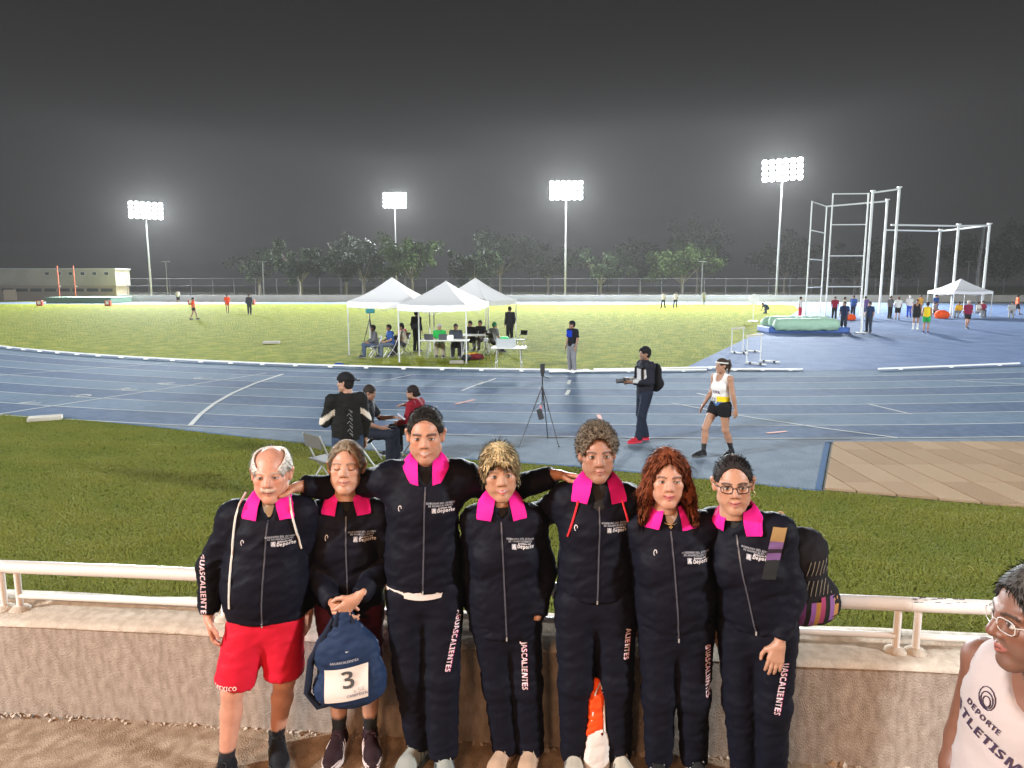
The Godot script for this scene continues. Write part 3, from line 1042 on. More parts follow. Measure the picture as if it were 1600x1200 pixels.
# ---- a head in its own axes: y up, +z the way the face looks, origin between the ears ----
func add_head(sk: Hull, xf: Transform3D, h: Dictionary, cell: float) -> void:
	var f := Field.new(Vector3(-0.105, -0.16, -0.125), Vector3(0.105, 0.14, 0.135), cell)
	var wd: float = h.get("wide", 1.0)
	var jw: float = h.get("jaw", 1.0)
	var ns: float = h.get("nose", 1.0)
	f.ell(Vector3(0, 0.032, -0.012), Vector3(0.074 * wd, 0.088, 0.094), 0.01)
	f.ell(Vector3(0, -0.03, 0.022), Vector3(0.063 * wd, 0.084, 0.066), 0.03)
	f.cone(Vector3(-0.046 * jw, -0.058, 0.012), Vector3(-0.012, -0.098, 0.058), 0.022, 0.019, 0.025)
	f.cone(Vector3(0.046 * jw, -0.058, 0.012), Vector3(0.012, -0.098, 0.058), 0.022, 0.019, 0.025)
	f.ell(Vector3(0, -0.098, 0.064), Vector3(0.019, 0.016, 0.016), 0.018)
	var ful: float = h.get("full", 1.0)
	for s in [-1.0, 1.0]:
		f.ell(Vector3(0.042 * s * wd, -0.014, 0.056), Vector3(0.02, 0.017, 0.018) * ful, 0.018)
		f.ell(Vector3(0.037 * s, -0.05, 0.055), Vector3(0.016, 0.02, 0.016) * ful, 0.02)
		f.cone(Vector3(0.046 * s, 0.027, 0.066), Vector3(0.012 * s, 0.024, 0.08), 0.009, 0.009, 0.014)
		f.ell(Vector3(0.0315 * s, 0.006, 0.094), Vector3(0.0175, 0.0125, 0.016), 0.012, true)
		f.ell(Vector3(0.0315 * s, 0.0045, 0.0735), Vector3(0.0145, 0.0125, 0.0125), 0.003)
		if cell < 0.007:
			f.cone(Vector3(0.078 * s * wd, -0.022, -0.006), Vector3(0.084 * s * wd, 0.022, -0.014), 0.009, 0.013, 0.008, 1.0)
			f.ell(Vector3(0.089 * s * wd, 0.004, -0.003), Vector3(0.006, 0.016, 0.009), 0.004, true)
		else:
			f.ell(Vector3(0.079 * s * wd, 0.0, -0.008), Vector3(0.01, 0.03, 0.018), 0.008)
	f.cone(Vector3(0, 0.018, 0.082), Vector3(0, -0.022, 0.1 + 0.006 * (ns - 1.0)), 0.0075 * ns, 0.0115 * ns, 0.012)
	for s in [-1.0, 1.0]: f.ell(Vector3(0.0125 * s * ns, -0.027, 0.089), Vector3(0.0085, 0.0075, 0.009) * ns, 0.008)
	var sm: float = h.get("smile", 0.5)
	var cy := -0.061 + 0.0095 * sm
	var mw := 0.0235 + 0.0065 * sm
	for s in [-1.0, 1.0]:
		f.cone(Vector3(0, -0.0555, 0.0885), Vector3(mw * s, cy, 0.0755), 0.0056, 0.0035, 0.006)
		f.cone(Vector3(0, -0.0675 - 0.004 * sm, 0.0865), Vector3(mw * s, cy - 0.001, 0.0755), 0.0066, 0.0035, 0.006)
		f.cone(Vector3(0.0165 * s, -0.03, 0.083), Vector3(0.036 * s, -0.062, 0.07), 0.003, 0.003, 0.008)
	if h.has("mustache"): f.cone(Vector3(-0.024, -0.05, 0.084), Vector3(0.024, -0.05, 0.084), 0.008, 0.008, 0.008)
	f.cone(Vector3(0, -0.05, -0.026), Vector3(0, -0.175, -0.042), 0.053 * h.get("neck", 1.0), 0.06 * h.get("neck", 1.0), 0.025)
	var skin: Color = h.skin
	var lip: Color = h.get("lip", skin.lerp(Color(0.45, 0.13, 0.12), 0.45))
	var brow: Color = h.get("brow", Color(0.02, 0.014, 0.01))
	var closed: bool = h.get("closed", false)
	var teeth: bool = h.get("teeth", false)
	var nz := FastNoiseLite.new()
	nz.seed = int(h.get("seed", 1))
	nz.frequency = 38.0
	var bare: bool = h.get("bald", false)
	var hairc: Color = h.get("hair", Color(0.02, 0.015, 0.012))
	var paint := func(p: Vector3, nrm: Vector3) -> Color:
		var q := nz.get_noise_3d(p.x, p.y, p.z)
		var c := skin * (1.0 + 0.12 * q)
		var ax := absf(p.x)
		if p.z > 0.03:
			# blood under the skin of cheeks, nose and ears
			var ch := maxf(0.0, 1.0 - Vector2((ax - 0.04) / 0.024, (p.y + 0.022) / 0.024).length())
			var no := maxf(0.0, 1.0 - Vector2(p.x / 0.018, (p.y + 0.02) / 0.02).length()) if p.z > 0.085 else 0.0
			c = c.lerp(Color(c.r * 1.08, c.g * 0.78, c.b * 0.76), clampf(ch + no, 0, 1) * 0.3)
			if h.has("stubble") and p.y < -0.035 and (p.y < -0.075 or absf(p.y + 0.045) < 0.012 or ax > 0.035):
				c = c.lerp(Color(0.09, 0.075, 0.065), h.stubble)
			# brows
			var by: float = 0.0235 + 0.004 * (1.0 - pow((ax - 0.033) / 0.02, 2.0)) + 0.003 * h.get("raise", 0.0)
			if ax > 0.011 and ax < 0.053 and absf(p.y - by) < 0.0044 * h.get("browthick", 1.0): c = c.lerp(brow, 0.85)
			# eyes
			var e := Vector2(ax - 0.0315, p.y - 0.0045)
			if p.z > 0.066 and absf(e.x) < 0.0155:
				var open := 1.0 - pow(e.x / 0.0155, 2.0)
				if closed:
					if absf(e.y + 0.004 + 0.002 * open) < 0.0022: c = Color(0.05, 0.03, 0.025)
				else:
					var up: float = 0.0053 * open * h.get("eye", 1.0)
					var lo: float = -0.0046 * open * h.get("eye", 1.0)
					if e.y < up and e.y > lo:
						c = Color(0.42, 0.38, 0.345)
						if e.length() < 0.006: c = Color(0.035, 0.02, 0.012)
					elif e.y >= up and e.y < up + 0.003: c = Color(0.035, 0.022, 0.018)
					elif e.y <= lo and e.y > lo - 0.0018: c = c.lerp(Color(0.1, 0.05, 0.04), 0.5)
			# lips and teeth
			if p.z > 0.07 and ax < mw + 0.002:
				var mid := lerpf(-0.0605 - 0.001 * sm, cy, pow(ax / mw, 2.0))
				var fade := 1.0 - pow(ax / (mw + 0.002), 2.0)
				if teeth and absf(p.y - mid) < 0.0034 * fade: c = Color(0.5, 0.45, 0.4)
				elif absf(p.y - mid) < 0.0014 * fade + 0.0006: c = Color(0.09, 0.03, 0.025)
				elif p.y - mid < 0.0095 * fade and p.y - mid > -0.0125 * fade: c = c.lerp(lip, 0.95)
			if h.has("mustache") and absf(p.y + 0.0475 + ax * 0.12) < 0.0075 and ax < 0.03 and p.z > 0.07: c = c.lerp(h.mustache, 0.85)
			if ax < 0.012 and absf(p.y + 0.034) < 0.0025 and ax > 0.005 and p.z > 0.085: c = Color(0.05, 0.02, 0.015)
		if bare and p.y > 0.03 and nz.get_noise_3d(p.x * 2.0, p.y * 2.0, p.z * 2.0) > 0.28: c = c.lerp(Color(0.35, 0.12, 0.08), 0.4)
		c.a = 1.0
		return c
	sk.net(f, xf, paint, NONE)

# ---- a hand: palm and five fingers; d along the hand, n out of the back of the hand, th thumb side ----
func add_hand(sk: Hull, w: Vector3, d: Vector3, n: Vector3, th: Vector3, curl: float, skin: Color, cell: float, sc := 1.0, spread := 0.1) -> void:
	d = d.normalized()
	th = (th - d * th.dot(d)).normalized()
	n = d.cross(th).normalized() * signf(n.dot(d.cross(th)))
	var R := 0.21 * sc
	var f := Field.new(w - Vector3.ONE * 0.05 + d.min(Vector3.ZERO) * R - Vector3.ONE * 0.05, w + Vector3.ONE * 0.05 + d.max(Vector3.ZERO) * R + Vector3.ONE * 0.05, cell)
	f.cone(w - d * 0.04, w + d * 0.012, 0.027 * sc, 0.025 * sc, 0.01)
	for i in 4:
		var k := w + d * (0.088 - 0.006 * absf(i - 1.2)) * sc + th * (0.03 - 0.0195 * i) * sc
		f.cone(w + d * 0.012 + th * (0.016 - 0.01 * i) * sc, k, 0.016 * sc, 0.0115 * sc, 0.016)
		var L: float = [0.070, 0.078, 0.072, 0.056][i] * sc
		var dir := (d + th * (0.12 - 0.08 * i) * spread * 4.0).normalized()
		var a := k
		for j in 3:
			var ang := curl * (j * 0.75 + 0.35)
			var dd := (dir * cos(ang) - n * sin(ang)).normalized()
			var b: Vector3 = a + dd * L * [0.45, 0.32, 0.25][j]
			f.cone(a, b, (0.0098 - 0.0008 * j) * sc, (0.009 - 0.0009 * j) * sc, 0.004)
			a = b
	var t0 := w + d * 0.02 * sc + th * 0.02 * sc
	var t1 := t0 + (d * 0.6 + th * 0.7 - n * 0.25).normalized() * 0.042 * sc
	var t2 := t1 + (d * 0.85 + th * 0.3 - n * 0.3 * (1.0 + curl)).normalized() * 0.034 * sc
	var t3 := t2 + (d * 0.95 - n * 0.3 * curl).normalized() * 0.026 * sc
	f.cone(t0, t1, 0.017 * sc, 0.0125 * sc, 0.012)
	f.cone(t1, t2, 0.0118 * sc, 0.0105 * sc, 0.005)
	f.cone(t2, t3, 0.0104 * sc, 0.0085 * sc, 0.004)
	var nz := wr_noise
	sk.net(f, Transform3D(), func(p: Vector3, _n: Vector3) -> Color:
		var c := skin * (1.0 + 0.1 * nz.get_noise_3d(p.x * 40.0, p.y * 40.0, p.z * 40.0))
		c.a = 1.0
		return c, NONE)

# ---- hair: a shell over the skull, cut open at the face, with loose strands on top ----
func add_hair(parent: Node3D, xf: Transform3D, h: Dictionary, cell: float) -> void:
	var st: String = h.get("style", "short")
	var t: float = h.get("thick", 0.012)
	var lo := -0.14 if st != "long" else -0.30
	var f := Field.new(Vector3(-0.15, lo, -0.17), Vector3(0.15, 0.19, 0.13), cell)
	var wd: float = h.get("wide", 1.0)
	f.ell(Vector3(0, 0.034, -0.014), Vector3(0.074 * wd + t, 0.088 + t * 1.2, 0.094 + t), 0.01)
	if st == "short" or st == "curly" or st == "bald":
		f.ell(Vector3(0, -0.02, -0.05), Vector3(0.066 * wd + t * 0.6, 0.07, 0.05 + t * 0.6), 0.02)
	if st == "tied":
		f.ell(Vector3(0, -0.015, -0.05), Vector3(0.07 * wd, 0.07, 0.056), 0.02)
		f.ell(Vector3(0, -0.02, -0.115), Vector3(0.035, 0.035, 0.03), 0.02)
	if st == "back":
		for s in [-1.0, 1.0]:
			f.cone(Vector3(0.07 * s, 0.02, -0.03), Vector3(0.062 * s, -0.12, -0.07), 0.014, 0.012, 0.03)
		f.ell(Vector3(0, -0.04, -0.07), Vector3(0.075, 0.09, 0.045), 0.03)
	if st == "long":
		for s in [-1.0, 1.0]:
			f.cone(Vector3(0.07 * s, 0.05, 0.0), Vector3(0.092 * s, -0.07, 0.0), 0.027, 0.036, 0.03)
			f.cone(Vector3(0.092 * s, -0.07, 0.0), Vector3((0.098 + (0.03 if s > 0 else 0.0)) * s, -0.2, -0.01), 0.036, 0.022, 0.03)
		f.ell(Vector3(0, -0.07, -0.075), Vector3(0.095, 0.15, 0.05), 0.03)
	# open the face
	var line: float = h.get("line", 0.062)
	f.ell(Vector3(0, line - 0.105, 0.1), Vector3(h.get("facew", 0.069), 0.105, 0.085), 0.012, true)
	if st == "short" or st == "curly" or st == "tied" or st == "bald":
		for s in [-1.0, 1.0]: f.ell(Vector3(0.09 * s, -0.035, 0.03), Vector3(0.04, 0.06, 0.055), 0.01, true)
		f.ell(Vector3(0, -0.14, -0.02), Vector3(0.13, 0.075, 0.14), 0.01, true)
	if st == "bald": f.ell(Vector3(0, 0.11, 0.035), Vector3(0.068, 0.09, 0.115), 0.01, true)
	if st == "fringe":
		f.cone(Vector3(-0.05, 0.075, 0.07), Vector3(0.02, 0.062, 0.088), 0.014, 0.014, 0.012)
		f.cone(Vector3(0.02, 0.062, 0.088), Vector3(0.06, 0.045, 0.06), 0.014, 0.012, 0.012)
		for s in [-1.0, 1.0]: f.cone(Vector3(0.072 * s, 0.03, 0.03), Vector3(0.076 * s, -0.03, 0.02), 0.014, 0.008, 0.012)
		f.ell(Vector3(0, -0.14, -0.02), Vector3(0.13, 0.07, 0.14), 0.01, true)
	var c0: Color = h.hair
	var c1: Color = h.get("hair2", c0 * 1.6)
	var nz := FastNoiseLite.new()
	nz.seed = int(h.get("seed", 1)) + 40
	nz.frequency = 1.0
	var curl: bool = st == "curly"
	var fr := 75.0 if curl else 45.0
	var amp: float = h.get("lump", 0.006 if curl else 0.0018)
	var sk := Hull.new()
	var part: bool = h.get("parting", false)
	sk.net(f, xf, func(p: Vector3, _n: Vector3) -> Color:
		var q := nz.get_noise_3d(p.x * 140.0, p.y * 30.0, p.z * 60.0) + 0.4 * nz.get_noise_3d(p.x * 30.0, p.y * 30.0, p.z * 30.0)
		var c := c0.lerp(c1, clampf(0.42 + q * 0.5, 0, 1))
		if part and absf(p.x) < 0.0022 and p.y > 0.06: c = Color(0.4, 0.25, 0.17)
		c.a = 1.0
		return c, func(p: Vector3, _n: Vector3) -> float: return amp * nz.get_noise_3d(p.x * fr, p.y * fr * (1.0 if curl else 0.5), p.z * fr) * 1.6)
	# loose strands
	var rng := RandomNumberGenerator.new()
	rng.seed = int(h.get("seed", 1)) * 13 + 5
	var nv := sk.v.size()
	var inv := xf.affine_inverse()
	var L: float = h.get("strand", 0.03)
	var ns: int = int(h.get("strands", 900) * 2.2) if cell < 0.008 else 0
	for i in ns:
		var k := rng.randi() % nv
		var p := sk.v[k]
		var n := sk.n[k]
		var lp := inv * p
		var down := Vector3(lp.x * 1.5, -0.05 - maxf(0.0, 0.09 - lp.y) * 3.0, lp.z * 0.7 - 0.01)
		if st == "tied": down = Vector3(-lp.x * 0.3, -0.04, -0.2)
		if h.get("spiky", false) and lp.y > 0.06: down = Vector3(lp.x * 0.6, 0.1, 0.06)
		if curl: down = Vector3(rng.randfn(), rng.randfn(), rng.randfn()) * 0.08
		var d := xf.basis * down
		d = (d - n * d.dot(n)).normalized() + n * h.get("lift", 0.25) + Vector3(rng.randfn(), rng.randfn(), rng.randfn()) * (0.3 if curl else 0.07)
		var side := d.cross(n).normalized() * 0.0010
		var m := p + d.normalized() * L * 0.5 + n * 0.001
		var e := m + (d.normalized() - n * 0.25 + Vector3(0, -0.1, 0)).normalized() * L * 0.5 * rng.randf_range(0.6, 1.3)
		var b := sk.v.size()
		for q in [p - side - n * 0.002, p + side - n * 0.002, m - side * 0.8, m + side * 0.8, e]:
			sk.v.append(q)
			sk.n.append(n)
			sk.col.append(c0.lerp(c1, 0.15 + 0.6 * rng.randf()))
		sk.ix.append_array(PackedInt32Array([b, b + 1, b + 2, b + 1, b + 3, b + 2, b + 2, b + 3, b + 4]))
	if not M.has("hair"):
		var m := flat(Color(1, 1, 1), 0.7)
		m.metallic_specular = 0.25
		m.albedo_color = Color.WHITE
		m.vertex_color_use_as_albedo = true
		m.cull_mode = BaseMaterial3D.CULL_DISABLED
		M.hair = m
	obj("hair", sk.mesh(), M.hair, parent)

# ---- a shoe, toe towards +z, sole on y = 0; length 0.28 ----
var shoe_cache := {}
func add_shoe(parent: Node3D, at: Vector3, dir: Vector3, upper: Color, sole: Color, lace: Color, sc := 1.0, fine := true) -> void:
	if not shoe_cache.has(fine):
		var f := Field.new(Vector3(-0.07, -0.02, -0.13), Vector3(0.07, 0.14, 0.21), 0.007 if fine else 0.016)
		f.cone(Vector3(0, 0.05, -0.07), Vector3(0.004, 0.045, 0.08), 0.04, 0.044, 0.02)
		f.cone(Vector3(0.004, 0.04, 0.08), Vector3(0.0, 0.032, 0.145), 0.046, 0.034, 0.02)
		f.cone(Vector3(0, 0.06, -0.065), Vector3(0, 0.105, -0.055), 0.04, 0.04, 0.02)
		f.cone(Vector3(0, 0.095, -0.03), Vector3(0, 0.06, 0.07), 0.03, 0.03, 0.02)
		f.above(0.016)
		var sk := Hull.new()
		sk.net(f, Transform3D(), NONE, NONE)
		var f2 := Field.new(Vector3(-0.07, -0.02, -0.14), Vector3(0.07, 0.06, 0.21), 0.007 if fine else 0.016)
		f2.cone(Vector3(0, 0.02, -0.075), Vector3(0.004, 0.02, 0.08), 0.044, 0.05, 0.02)
		f2.cone(Vector3(0.004, 0.02, 0.08), Vector3(0.0, 0.022, 0.145), 0.05, 0.038, 0.02)
		f2.above(0.0)
		for z in f2.nz:
			for y in f2.ny:
				for x in f2.nx:
					var i := (z * f2.ny + y) * f2.nx + x
					f2.v[i] = maxf(f2.v[i], f2.o.y + y * f2.c - 0.03)
		var sk2 := Hull.new()
		sk2.net(f2, Transform3D(), NONE, NONE)
		var st := stool()
		for i in 5:
			var z := 0.0 + i * 0.02
			var y := f.front(0, 0) if false else 0.106 - i * 0.0085
			tube(st, [Vector3(-0.024, y - 0.008, z + 0.004), Vector3(0, y + 0.003, z), Vector3(0.024, y - 0.008, z + 0.004)], 0.0035, 5)
		for s in [-1.0, 1.0]:
			tube(st, [Vector3(0, 0.112, 0.0), Vector3(0.02 * s, 0.122, 0.012), Vector3(0.03 * s, 0.1, 0.022), Vector3(0.008 * s, 0.108, 0.006)], 0.003, 5)
		st.generate_normals()
		var sp := stool()
		for s in [-1.0, 1.0]:
			for i in 3:
				var z0 := -0.02 + i * 0.028
				tube(sp, [Vector3(0.045 * s, 0.034, z0 + 0.02), Vector3(0.0425 * s, 0.056, z0 + 0.008), Vector3(0.034 * s, 0.075, z0)], 0.0045, 5)
			tube(sp, [Vector3(0.02 * s, 0.04, 0.172), Vector3(0.037 * s, 0.042, 0.14), Vector3(0.046 * s, 0.036, 0.1)], 0.005, 5)
		tube(sp, [Vector3(-0.033, 0.118, -0.05), Vector3(0, 0.118, -0.016), Vector3(0.033, 0.118, -0.05), Vector3(0, 0.122, -0.09), Vector3(-0.033, 0.118, -0.05)], 0.007, 6)
		sp.generate_normals()
		shoe_cache[fine] = [sk.mesh(), sk2.mesh(), st.commit(), sp.commit()]
	var a: Array = shoe_cache[fine]
	var u := obj("shoe", a[0], cloth(upper, 0.65), parent)
	dir.y = 0.0
	u.transform = Transform3D(Basis(Vector3.UP, atan2(dir.x, dir.z)).scaled(Vector3.ONE * sc), at)
	obj("sole", a[1], flat(sole, 0.6), u)
	if fine:
		obj("laces", a[2], cloth(lace, 0.8), u)
		obj("side_stripes", a[3], cloth(sole, 0.7), u)

# ---- flat print laid on a garment: text, pushed onto the field's front ----
func print_on(parent: Node3D, called: String, text: String, f: Field, at: Vector2, u: Vector2, size: float, mat: Material, lift := 0.002, bold := true) -> void:
	var tm := TextMesh.new()
	tm.text = text
	tm.font = font_sans(bold)
	tm.font_size = 32
	tm.pixel_size = size / 23.0
	tm.depth = 0.0
	var arr := tm.surface_get_arrays(0)
	var vs: PackedVector3Array = arr[Mesh.ARRAY_VERTEX]
	var ix: PackedInt32Array = arr[Mesh.ARRAY_INDEX]
	var w := Vector2(-u.y, u.x)
	var st := stool()
	var order := range(vs.size()) if ix.is_empty() else ix
	var pos := []
	for q in vs:
		var p := at + u * q.x + w * q.y
		pos.append(Vector3(p.x, p.y, f.front(p.x, p.y) + lift))
	for i in order: st.add_vertex(pos[i])
	obj(called, st, mat, parent)

func plate_on(parent: Node3D, called: String, f: Field, pts: Array, mat: Material, lift := 0.002) -> void:
	# a strip of quads laid on the field's front: pts = [[left, right], ...] as Vector2 pairs going up
	var st := stool()
	st.set_smooth_group(1)
	for i in pts.size() - 1:
		var q := []
		for p in [pts[i][0], pts[i][1], pts[i + 1][1], pts[i + 1][0]]: q.append(Vector3(p.x, p.y, f.front(p.x, p.y) + lift))
		quad(st, q[0], q[1], q[2], q[3])
	obj(called, st, mat, parent)

# ---- one person. Joints are in the person's own axes: y up, +z the way the body faces; side a is -x, side b is +x ----
func joints(h: float, over := {}) -> Dictionary:
	var s := h / 1.7
	var j := {"head": Vector3(0, 1.585, 0.025), "neck": Vector3(0, 1.44, 0.0), "chest": Vector3(0, 1.28, 0), "waist": Vector3(0, 1.06, 0.0), "hem": Vector3(0, 0.88, 0),
		"sh_a": Vector3(-0.175, 1.385, -0.01), "el_a": Vector3(-0.23, 1.12, -0.03), "wr_a": Vector3(-0.235, 0.87, 0.05),
		"sh_b": Vector3(0.175, 1.385, -0.01), "el_b": Vector3(0.23, 1.12, -0.03), "wr_b": Vector3(0.235, 0.87, 0.05),
		"hip_a": Vector3(-0.092, 0.9, 0), "kn_a": Vector3(-0.1, 0.49, 0.02), "an_a": Vector3(-0.105, 0.09, -0.03),
		"hip_b": Vector3(0.092, 0.9, 0), "kn_b": Vector3(0.1, 0.49, 0.02), "an_b": Vector3(0.105, 0.09, -0.03)}
	for k in j: j[k] *= s
	for k in over: j[k] = over[k]
	if not j.has("hd_a"): j.hd_a = (j.wr_a - j.el_a).normalized() + Vector3(0, -0.15, 0.1)
	if not j.has("hd_b"): j.hd_b = (j.wr_b - j.el_b).normalized() + Vector3(0, -0.15, 0.1)
	if not j.has("ft_a"): j.ft_a = Vector3(-0.15, 0, 1)
	if not j.has("ft_b"): j.ft_b = Vector3(0.15, 0, 1)
	return j

func bounds(pts: Array, m: float) -> Array:
	var lo: Vector3 = pts[0]
	var hi: Vector3 = pts[0]
	for p in pts:
		lo = lo.min(p)
		hi = hi.max(p)
	return [lo - Vector3.ONE * m, hi + Vector3.ONE * m]

func person(p: Dictionary) -> Node3D:
	var H: float = p.get("h", 1.7)
	var s := H / 1.7
	var j := joints(H, p.get("j", {}))
	var root := thing("person", p.label, "person", p.at, p.get("turn", 0.0), p.get("group", ""))
	var cell: float = p.get("cell", 0.013)
	var hcell: float = p.get("hcell", 0.004)
	var g: float = p.get("girth", 1.0)      # build of the trunk
	var lg: float = p.get("leg", 1.0)
	var am: float = p.get("arm", 1.0)
	var sleeve: String = p.get("sleeve", "long")
	var bottom: String = p.get("bottom", "pants")
	var head: Dictionary = p.head
	var skin: Color = head.skin
	var sd: float = p.get("seed", 1.0)
	fold(Vector3.ZERO, 0, 1, 0)
	# -- body
	var sk := Hull.new()
	var flatpaint := func(q: Vector3, _n: Vector3) -> Color:
		var c := skin * (1.0 + 0.1 * wr_noise.get_noise_3d(q.x * 30.0, q.y * 30.0, q.z * 30.0))
		if p.has("sock") and q.y < p.sock[0] and q.y < 0.4: c = p.sock[1]
		c.a = 1.0
		return c
	var bare := sleeve != "long" or bottom == "shorts"
	var bc: float = maxf(cell, 0.013) if bare else maxf(cell * 2.0, 0.024)
	var all := [j.neck, j.chest, j.waist, j.sh_a, j.sh_b, j.el_a, j.el_b, j.wr_a, j.wr_b, j.hip_a, j.hip_b, j.kn_a, j.kn_b, j.an_a, j.an_b]
	var bb := bounds(all, 0.17)
	var f := Field.new(bb[0], bb[1], bc)
	f.cone(j.neck + Vector3(0, 0.02, -0.015), j.chest, 0.05 * s, 0.1 * s, 0.05)
	f.cone(j.chest, j.waist, 0.145 * s * g, 0.13 * s * g, 0.05, 1.5)
	f.cone(j.waist, (j.hip_a + j.hip_b) * 0.5, 0.13 * s * g, 0.13 * s * g, 0.05, 1.5)
	for e in ["_a", "_b"]:
		f.cone(j.neck + Vector3(0, -0.04, -0.01), j["sh" + e], 0.045 * s, 0.052 * s * am, 0.03)
		f.cone(j["sh" + e], j["el" + e], 0.05 * s * am, 0.04 * s * am, 0.03)
		var mid: Vector3 = j["el" + e].lerp(j["wr" + e], 0.3)
		f.cone(j["el" + e], mid, 0.039 * s * am, 0.04 * s * am, 0.02)
		f.cone(mid, j["wr" + e], 0.04 * s * am, 0.026 * s, 0.02)
		f.cone(j["hip" + e], j["kn" + e], 0.085 * s * lg, 0.054 * s * lg, 0.03)
		var cf: Vector3 = j["kn" + e].lerp(j["an" + e], 0.32) + Vector3(0, 0, -0.014)
		f.cone(j["kn" + e], cf, 0.052 * s * lg, 0.054 * s * lg, 0.02)
		f.cone(cf, j["an" + e], 0.054 * s * lg, 0.036 * s, 0.02)
		if p.get("shoes", null) == null or p.shoes.is_empty():
			f.cone(j["an" + e] + Vector3(0, -0.04, 0), j["an" + e] + Vector3(0, -0.055, 0) + j["ft" + e].normalized() * 0.14, 0.035, 0.03, 0.02)
	sk.net(f, Transform3D(), flatpaint, NONE)
	var hx: Transform3D = Transform3D(Basis.from_euler(Vector3(head.get("pitch", 0.0), head.get("yaw", 0.0), head.get("roll", 0.0))).scaled(Vector3.ONE * head.get("size", 1.0)), j.head)
	add_head(sk, hx, head, hcell)
	for e in ["_a", "_b"]:
		if p.get("hide" + e, false): continue
		var sg := -1.0 if e == "_a" else 1.0
		add_hand(sk, j["wr" + e], j["hd" + e], p.get("hn" + e, Vector3(sg, 0, 0.2)), p.get("th" + e, Vector3(-sg * 0.3, 0, 1)), p.get("curl" + e, 0.45), skin, maxf(hcell, 0.0045), s * 0.98)
	obj("body", sk.mesh(), skin_mat(), root)
	if head.get("style", "") != "none": add_hair(root, hx, head, maxf(hcell * 1.25, 0.005))
	# -- top
	var tc: Color = p.top
	var fl: float = p.get("loose", 1.0)
	var fb := bounds([j.neck, j.chest, j.hem, j.sh_a, j.sh_b] + ([j.el_a, j.el_b, j.wr_a, j.wr_b] if sleeve != "none" else []), 0.24 * s)
	var ft := Field.new(fb[0], fb[1], cell)
	ft.cone(j.chest, j.waist, 0.172 * s * g, 0.163 * s * g * fl, 0.06, 1.45)
	ft.cone(j.waist, j.hem + Vector3(0, -0.12, 0), 0.166 * s * g * fl, maxf(0.19 * s, 0.178 * s * g) * fl, 0.06, 1.45)
	if p.has("belly"): ft.ell(j.waist + Vector3(0, 0.03, 0.045), Vector3(0.14, 0.15, 0.10) * p.belly, 0.08)
	if p.has("bust"):
		for sg in [-1.0, 1.0]: ft.ell(j.chest + Vector3(0.075 * sg, -0.055, 0.075), Vector3(0.075, 0.075, 0.06) * p.bust, 0.06)
	for e in ["_a", "_b"]:
		if sleeve == "none":
			ft.cone(j.neck + Vector3(0, -0.05, 0), j["sh" + e].lerp(j.neck, 0.3) + Vector3(0, -0.01, 0), 0.05 * s, 0.05 * s, 0.05)
			ft.cone(j["sh" + e].lerp(j.neck, 0.4) + Vector3(0, -0.01, 0), j.chest, 0.05 * s, 0.11 * s, 0.05)
			continue
		ft.cone(j.neck + Vector3(0, -0.045, -0.005), j["sh" + e], 0.066 * s, 0.066 * s * am, 0.05)
		ft.cone(j["sh" + e], j.chest, 0.066 * s, 0.12 * s, 0.05, 1.25)
		var el: Vector3 = j["el" + e]
		if sleeve == "short":
			ft.cone(j["sh" + e], j["sh" + e].lerp(el, 0.8), 0.066 * s * am, 0.066 * s * am, 0.03, 1.0, true)
		else:
			ft.cone(j["sh" + e], el, 0.068 * s * am, 0.058 * s * am, 0.04)
			ft.cone(el, el.lerp(j["wr" + e], 0.93), 0.058 * s * am, 0.046 * s * am, 0.03, 1.0, true)
	if p.get("collar", "") == "":
		ft.cone(j.neck + Vector3(0, -0.02, 0.0), j.neck + Vector3(0, 0.015, -0.01), 0.07 * s, 0.062 * s, 0.04, 1.0, true)
		if sleeve == "none": ft.ell(j.neck + Vector3(0, 0.0, 0.1), Vector3(0.085, 0.12, 0.13) * s, 0.01, true)
	if p.get("collar", "") == "pink": ft.ell(j.neck + Basis(Vector3.UP, p.get("collar_yaw", 0.0)) * Vector3(0, 0.005, 0.12), Vector3(0.04, 0.115, 0.1) * s, 0.01, true)
	ft.above(j.hem.y, p.get("hem_tilt", 0.0))
	var am1: float = p.get("fold", 0.0095)
	var top := Hull.new()
	var pattern: Callable = p.get("paint", NONE)
	top.net(ft, Transform3D(), pattern, func(q: Vector3, _n: Vector3) -> float: return fold(q, am1, 5.5, sd) - (0.006 if q.y < j.hem.y + 0.045 and cell < 0.02 else 0.0))
	var tmat: StandardMaterial3D = cloth(tc, p.get("rough", 0.75))
	if pattern.is_valid():
		tmat = cloth(Color(0.999, 0.999, 0.999), 0.8).duplicate()
		tmat.albedo_color = Color.WHITE
		tmat.vertex_color_use_as_albedo = true
	var tn := obj(p.get("topname", "jacket"), top.mesh(), tmat, root)
	# -- bottom
	var fp := bounds([j.hip_a, j.hip_b, j.kn_a, j.kn_b, j.an_a, j.an_b, j.hem], 0.19 * s)
	var fq := Field.new(fp[0], fp[1], cell)
	var pel: Vector3 = (j.hip_a + j.hip_b) * 0.5
	fq.cone(j.hem.lerp(pel, 0.1) + Vector3(0, 0.02, 0), pel + Vector3(0, -0.02, 0), 0.15 * s * g, 0.152 * s * g, 0.05, 1.4)
